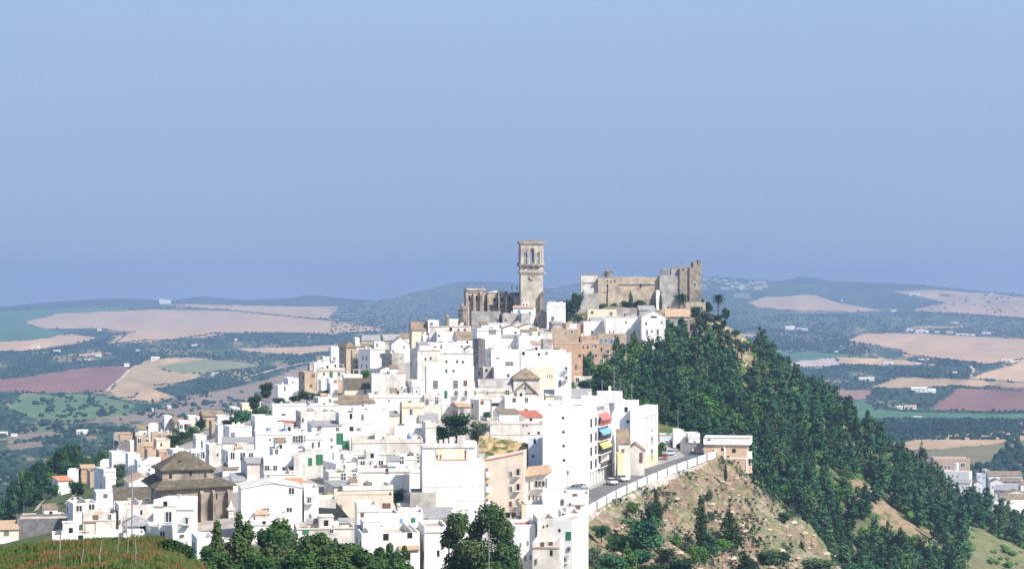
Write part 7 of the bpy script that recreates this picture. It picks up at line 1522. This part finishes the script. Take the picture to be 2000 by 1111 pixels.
# --- farmhouses out in the country
FH = [(311,333,584,593,'square white farmhouse alone on the far left ridge'),(190,198,642,646,'white farm among trees in the upper left wheat'),(105,118,683,688,'tiny white farm, left of the pale strip'),(65,78,674,678,'white building among hedge trees at the far left'),(295,312,696,703,'white farm above the curving track'),(243,253,709,716,'white gabled barn at the top of the curving track'),(413,430,727,731,'long white farm on the small hill left of the town'),(150,172,838,847,'white villa in the valley trees, far left'),(0,14,842,850,'white house at the left border in the valley'),(327,338,791,797,'white house low in the valley behind the left cluster'),(287,300,797,803,'little pale house left of the one behind the left cluster'),(265,273,682,685,'tiny white house in the middle of the left woods'),(458,464,661,665,'tiny white hut below the wheat, left half'),(374,386,672,675,'pale farm in the left middle woods'),(22,34,846,852,'second white house near the left border'),(165,176,700,703,'tiny white house above the ploughed field'),(186,198,692,696,'tiny white shed near the pale strip'),
 (1534,1553,636,644,'white farm with a dark roof, left of a pair, right half'),(1556,1576,640,645,'long white farm right of its neighbour, right half'),(1776,1798,571,577,'white farm on the upper right wheat'),(1642,1646,585,588,'tiny white hut in the right olive grove'),(1741,1751,604,609,'white house at the tip of the right wheat field'),(1770,1784,641,647,'white church-like farm in the row above the large wheat field'),(1788,1814,643,650,'long white sheds in the row above the large wheat field'),(1826,1834,646,650,'tiny white house in the row above the large wheat field'),(1848,1862,646,652,'reddish farm in the row above the large wheat field'),(1868,1904,651,655,'long low white sheds, right end of the row above the wheat'),(1918,1936,648,653,'pale farm at the right end of the row'),(1858,1872,629,632,'pale farmhouse above the row, right'),(1630,1637,685,689,'tiny white house by the dirt track, right half'),(1725,1746,706,713,'white farmstead in the trees, right half'),(1790,1800,708,712,'tiny white house right of the farmstead'),(1678,1708,736,743,'long white farm between tree belts, right half'),(1780,1828,755,766,'large white farm in the triangular grove'),(1752,1762,792,799,'small white house, left of a pair below the triangular grove'),(1766,1790,790,799,'white house with reddish roof below the triangular grove'),(1682,1704,827,831,'low white shed beside the green field, right half'),(1784,1800,812,815,'tiny white huts in the right olive grove'),(1956,1980,701,706,'row of small white houses by the right wheat'),(1795,1814,700,703,'tiny pale sheds right of the gully'),(1850,1870,725,728,'pale track-side shed, right'),(1438,1452,560,563,'white farm high on the right ridge'),(1934,1940,572,575,'tiny white hut on the right skyline')]
for a, b_, yt, yb, lab in FH:
    X_, D_, z_ = far_pt((a+b_)/2, yb); s = D_/F; W = (b_-a)*s; h_ = (yb-yt)*s; dep = max(6, min(12, W*.6)); root = empty('farmhouse', (X_, D_, z_-.5), -math.atan(((a+b_)/2-1000)/F)+R(rng.choice([5, 9, -7]))); long_ = W > 30
    mb = MB(); mb.polyx([(0, -1), (dep, -1), (dep, h_*.7), (dep/2, h_), (0, h_*.7)], -W/2, W/2 if not long_ else W*.15)
    if long_: mb.polyx([(1, -1), (dep, -1), (dep, h_*.5), (dep/2, h_*.75), (1, h_*.5)], W*.2, W/2); mb.box(W*.15, W*.2, 2, dep, -1, h_*.45)
    mb.build('wall', M['w'], root); mb = MB()
    mb.polyx([(-.4, h_*.7-.3), (dep/2, h_+.02), (dep/2, h_+.25), (-.4, h_*.7-.05)], -W/2-.2, (W/2 if not long_ else W*.15)+.2); mb.polyx([(dep/2, h_+.02), (dep+.4, h_*.7-.3), (dep+.4, h_*.7-.05), (dep/2, h_+.25)], -W/2-.2, (W/2 if not long_ else W*.15)+.2)
    mb.build('roof', M['w2'] if 'red' not in lab else M['tan'], root)
    if (b_-a) > 12:
        for i in range(3): window(root, -W/2+W*(.15+.17*i), 0, h_*.35, 1.4, 1.6, 'o')
    tag(root, lab, 'farmhouse')
# --- yellow bush on the terrace, small extras
D_ = hit(640, 985); X_, _, z_ = P(641, 974, D_)
for a, lf, lab in ((633, 'leaf2', 'small green bush on the white terrace, left of the yellow one'), (645, 'leafy', 'yellow-green bush on a white roof terrace in the lower middle')):
    X_, _, z_ = P(a, 974, D_-1); put_tree('bush', X_, D_-1, z_, 1.3, 1.0 if lf == 'leaf2' else 1.6, lab, None, lf, q=1.5)
# ------------------------------------------------------------------ haze: one even body of air round everything
hz = MB(); hz.box(-14000, 14000, -400, 14600, -152.5, 190); ho = hz.build('haze', []); tag(ho, kind='stuff'); ho.display_type = 'WIRE'
hm = bpy.data.materials.new('haze'); hm.use_nodes = True; n_ = hm.node_tree.nodes
for q in list(n_): n_.remove(q)
pv = n_.new('ShaderNodeVolumePrincipled'); pv.inputs['Color'].default_value = (.305, .455, .735, 1); pv.inputs['Density'].default_value = HAZE; pv.inputs['Anisotropy'].default_value = 0
om = n_.new('ShaderNodeOutputMaterial'); hm.node_tree.links.new(pv.outputs[0], om.inputs['Volume']); ho.data.materials.append(hm)
# unused prototypes never placed
for key, o in PRO.items():
    if key not in USED:
        for ch in list(o.children): bpy.data.objects.remove(ch)
        bpy.data.objects.remove(o)
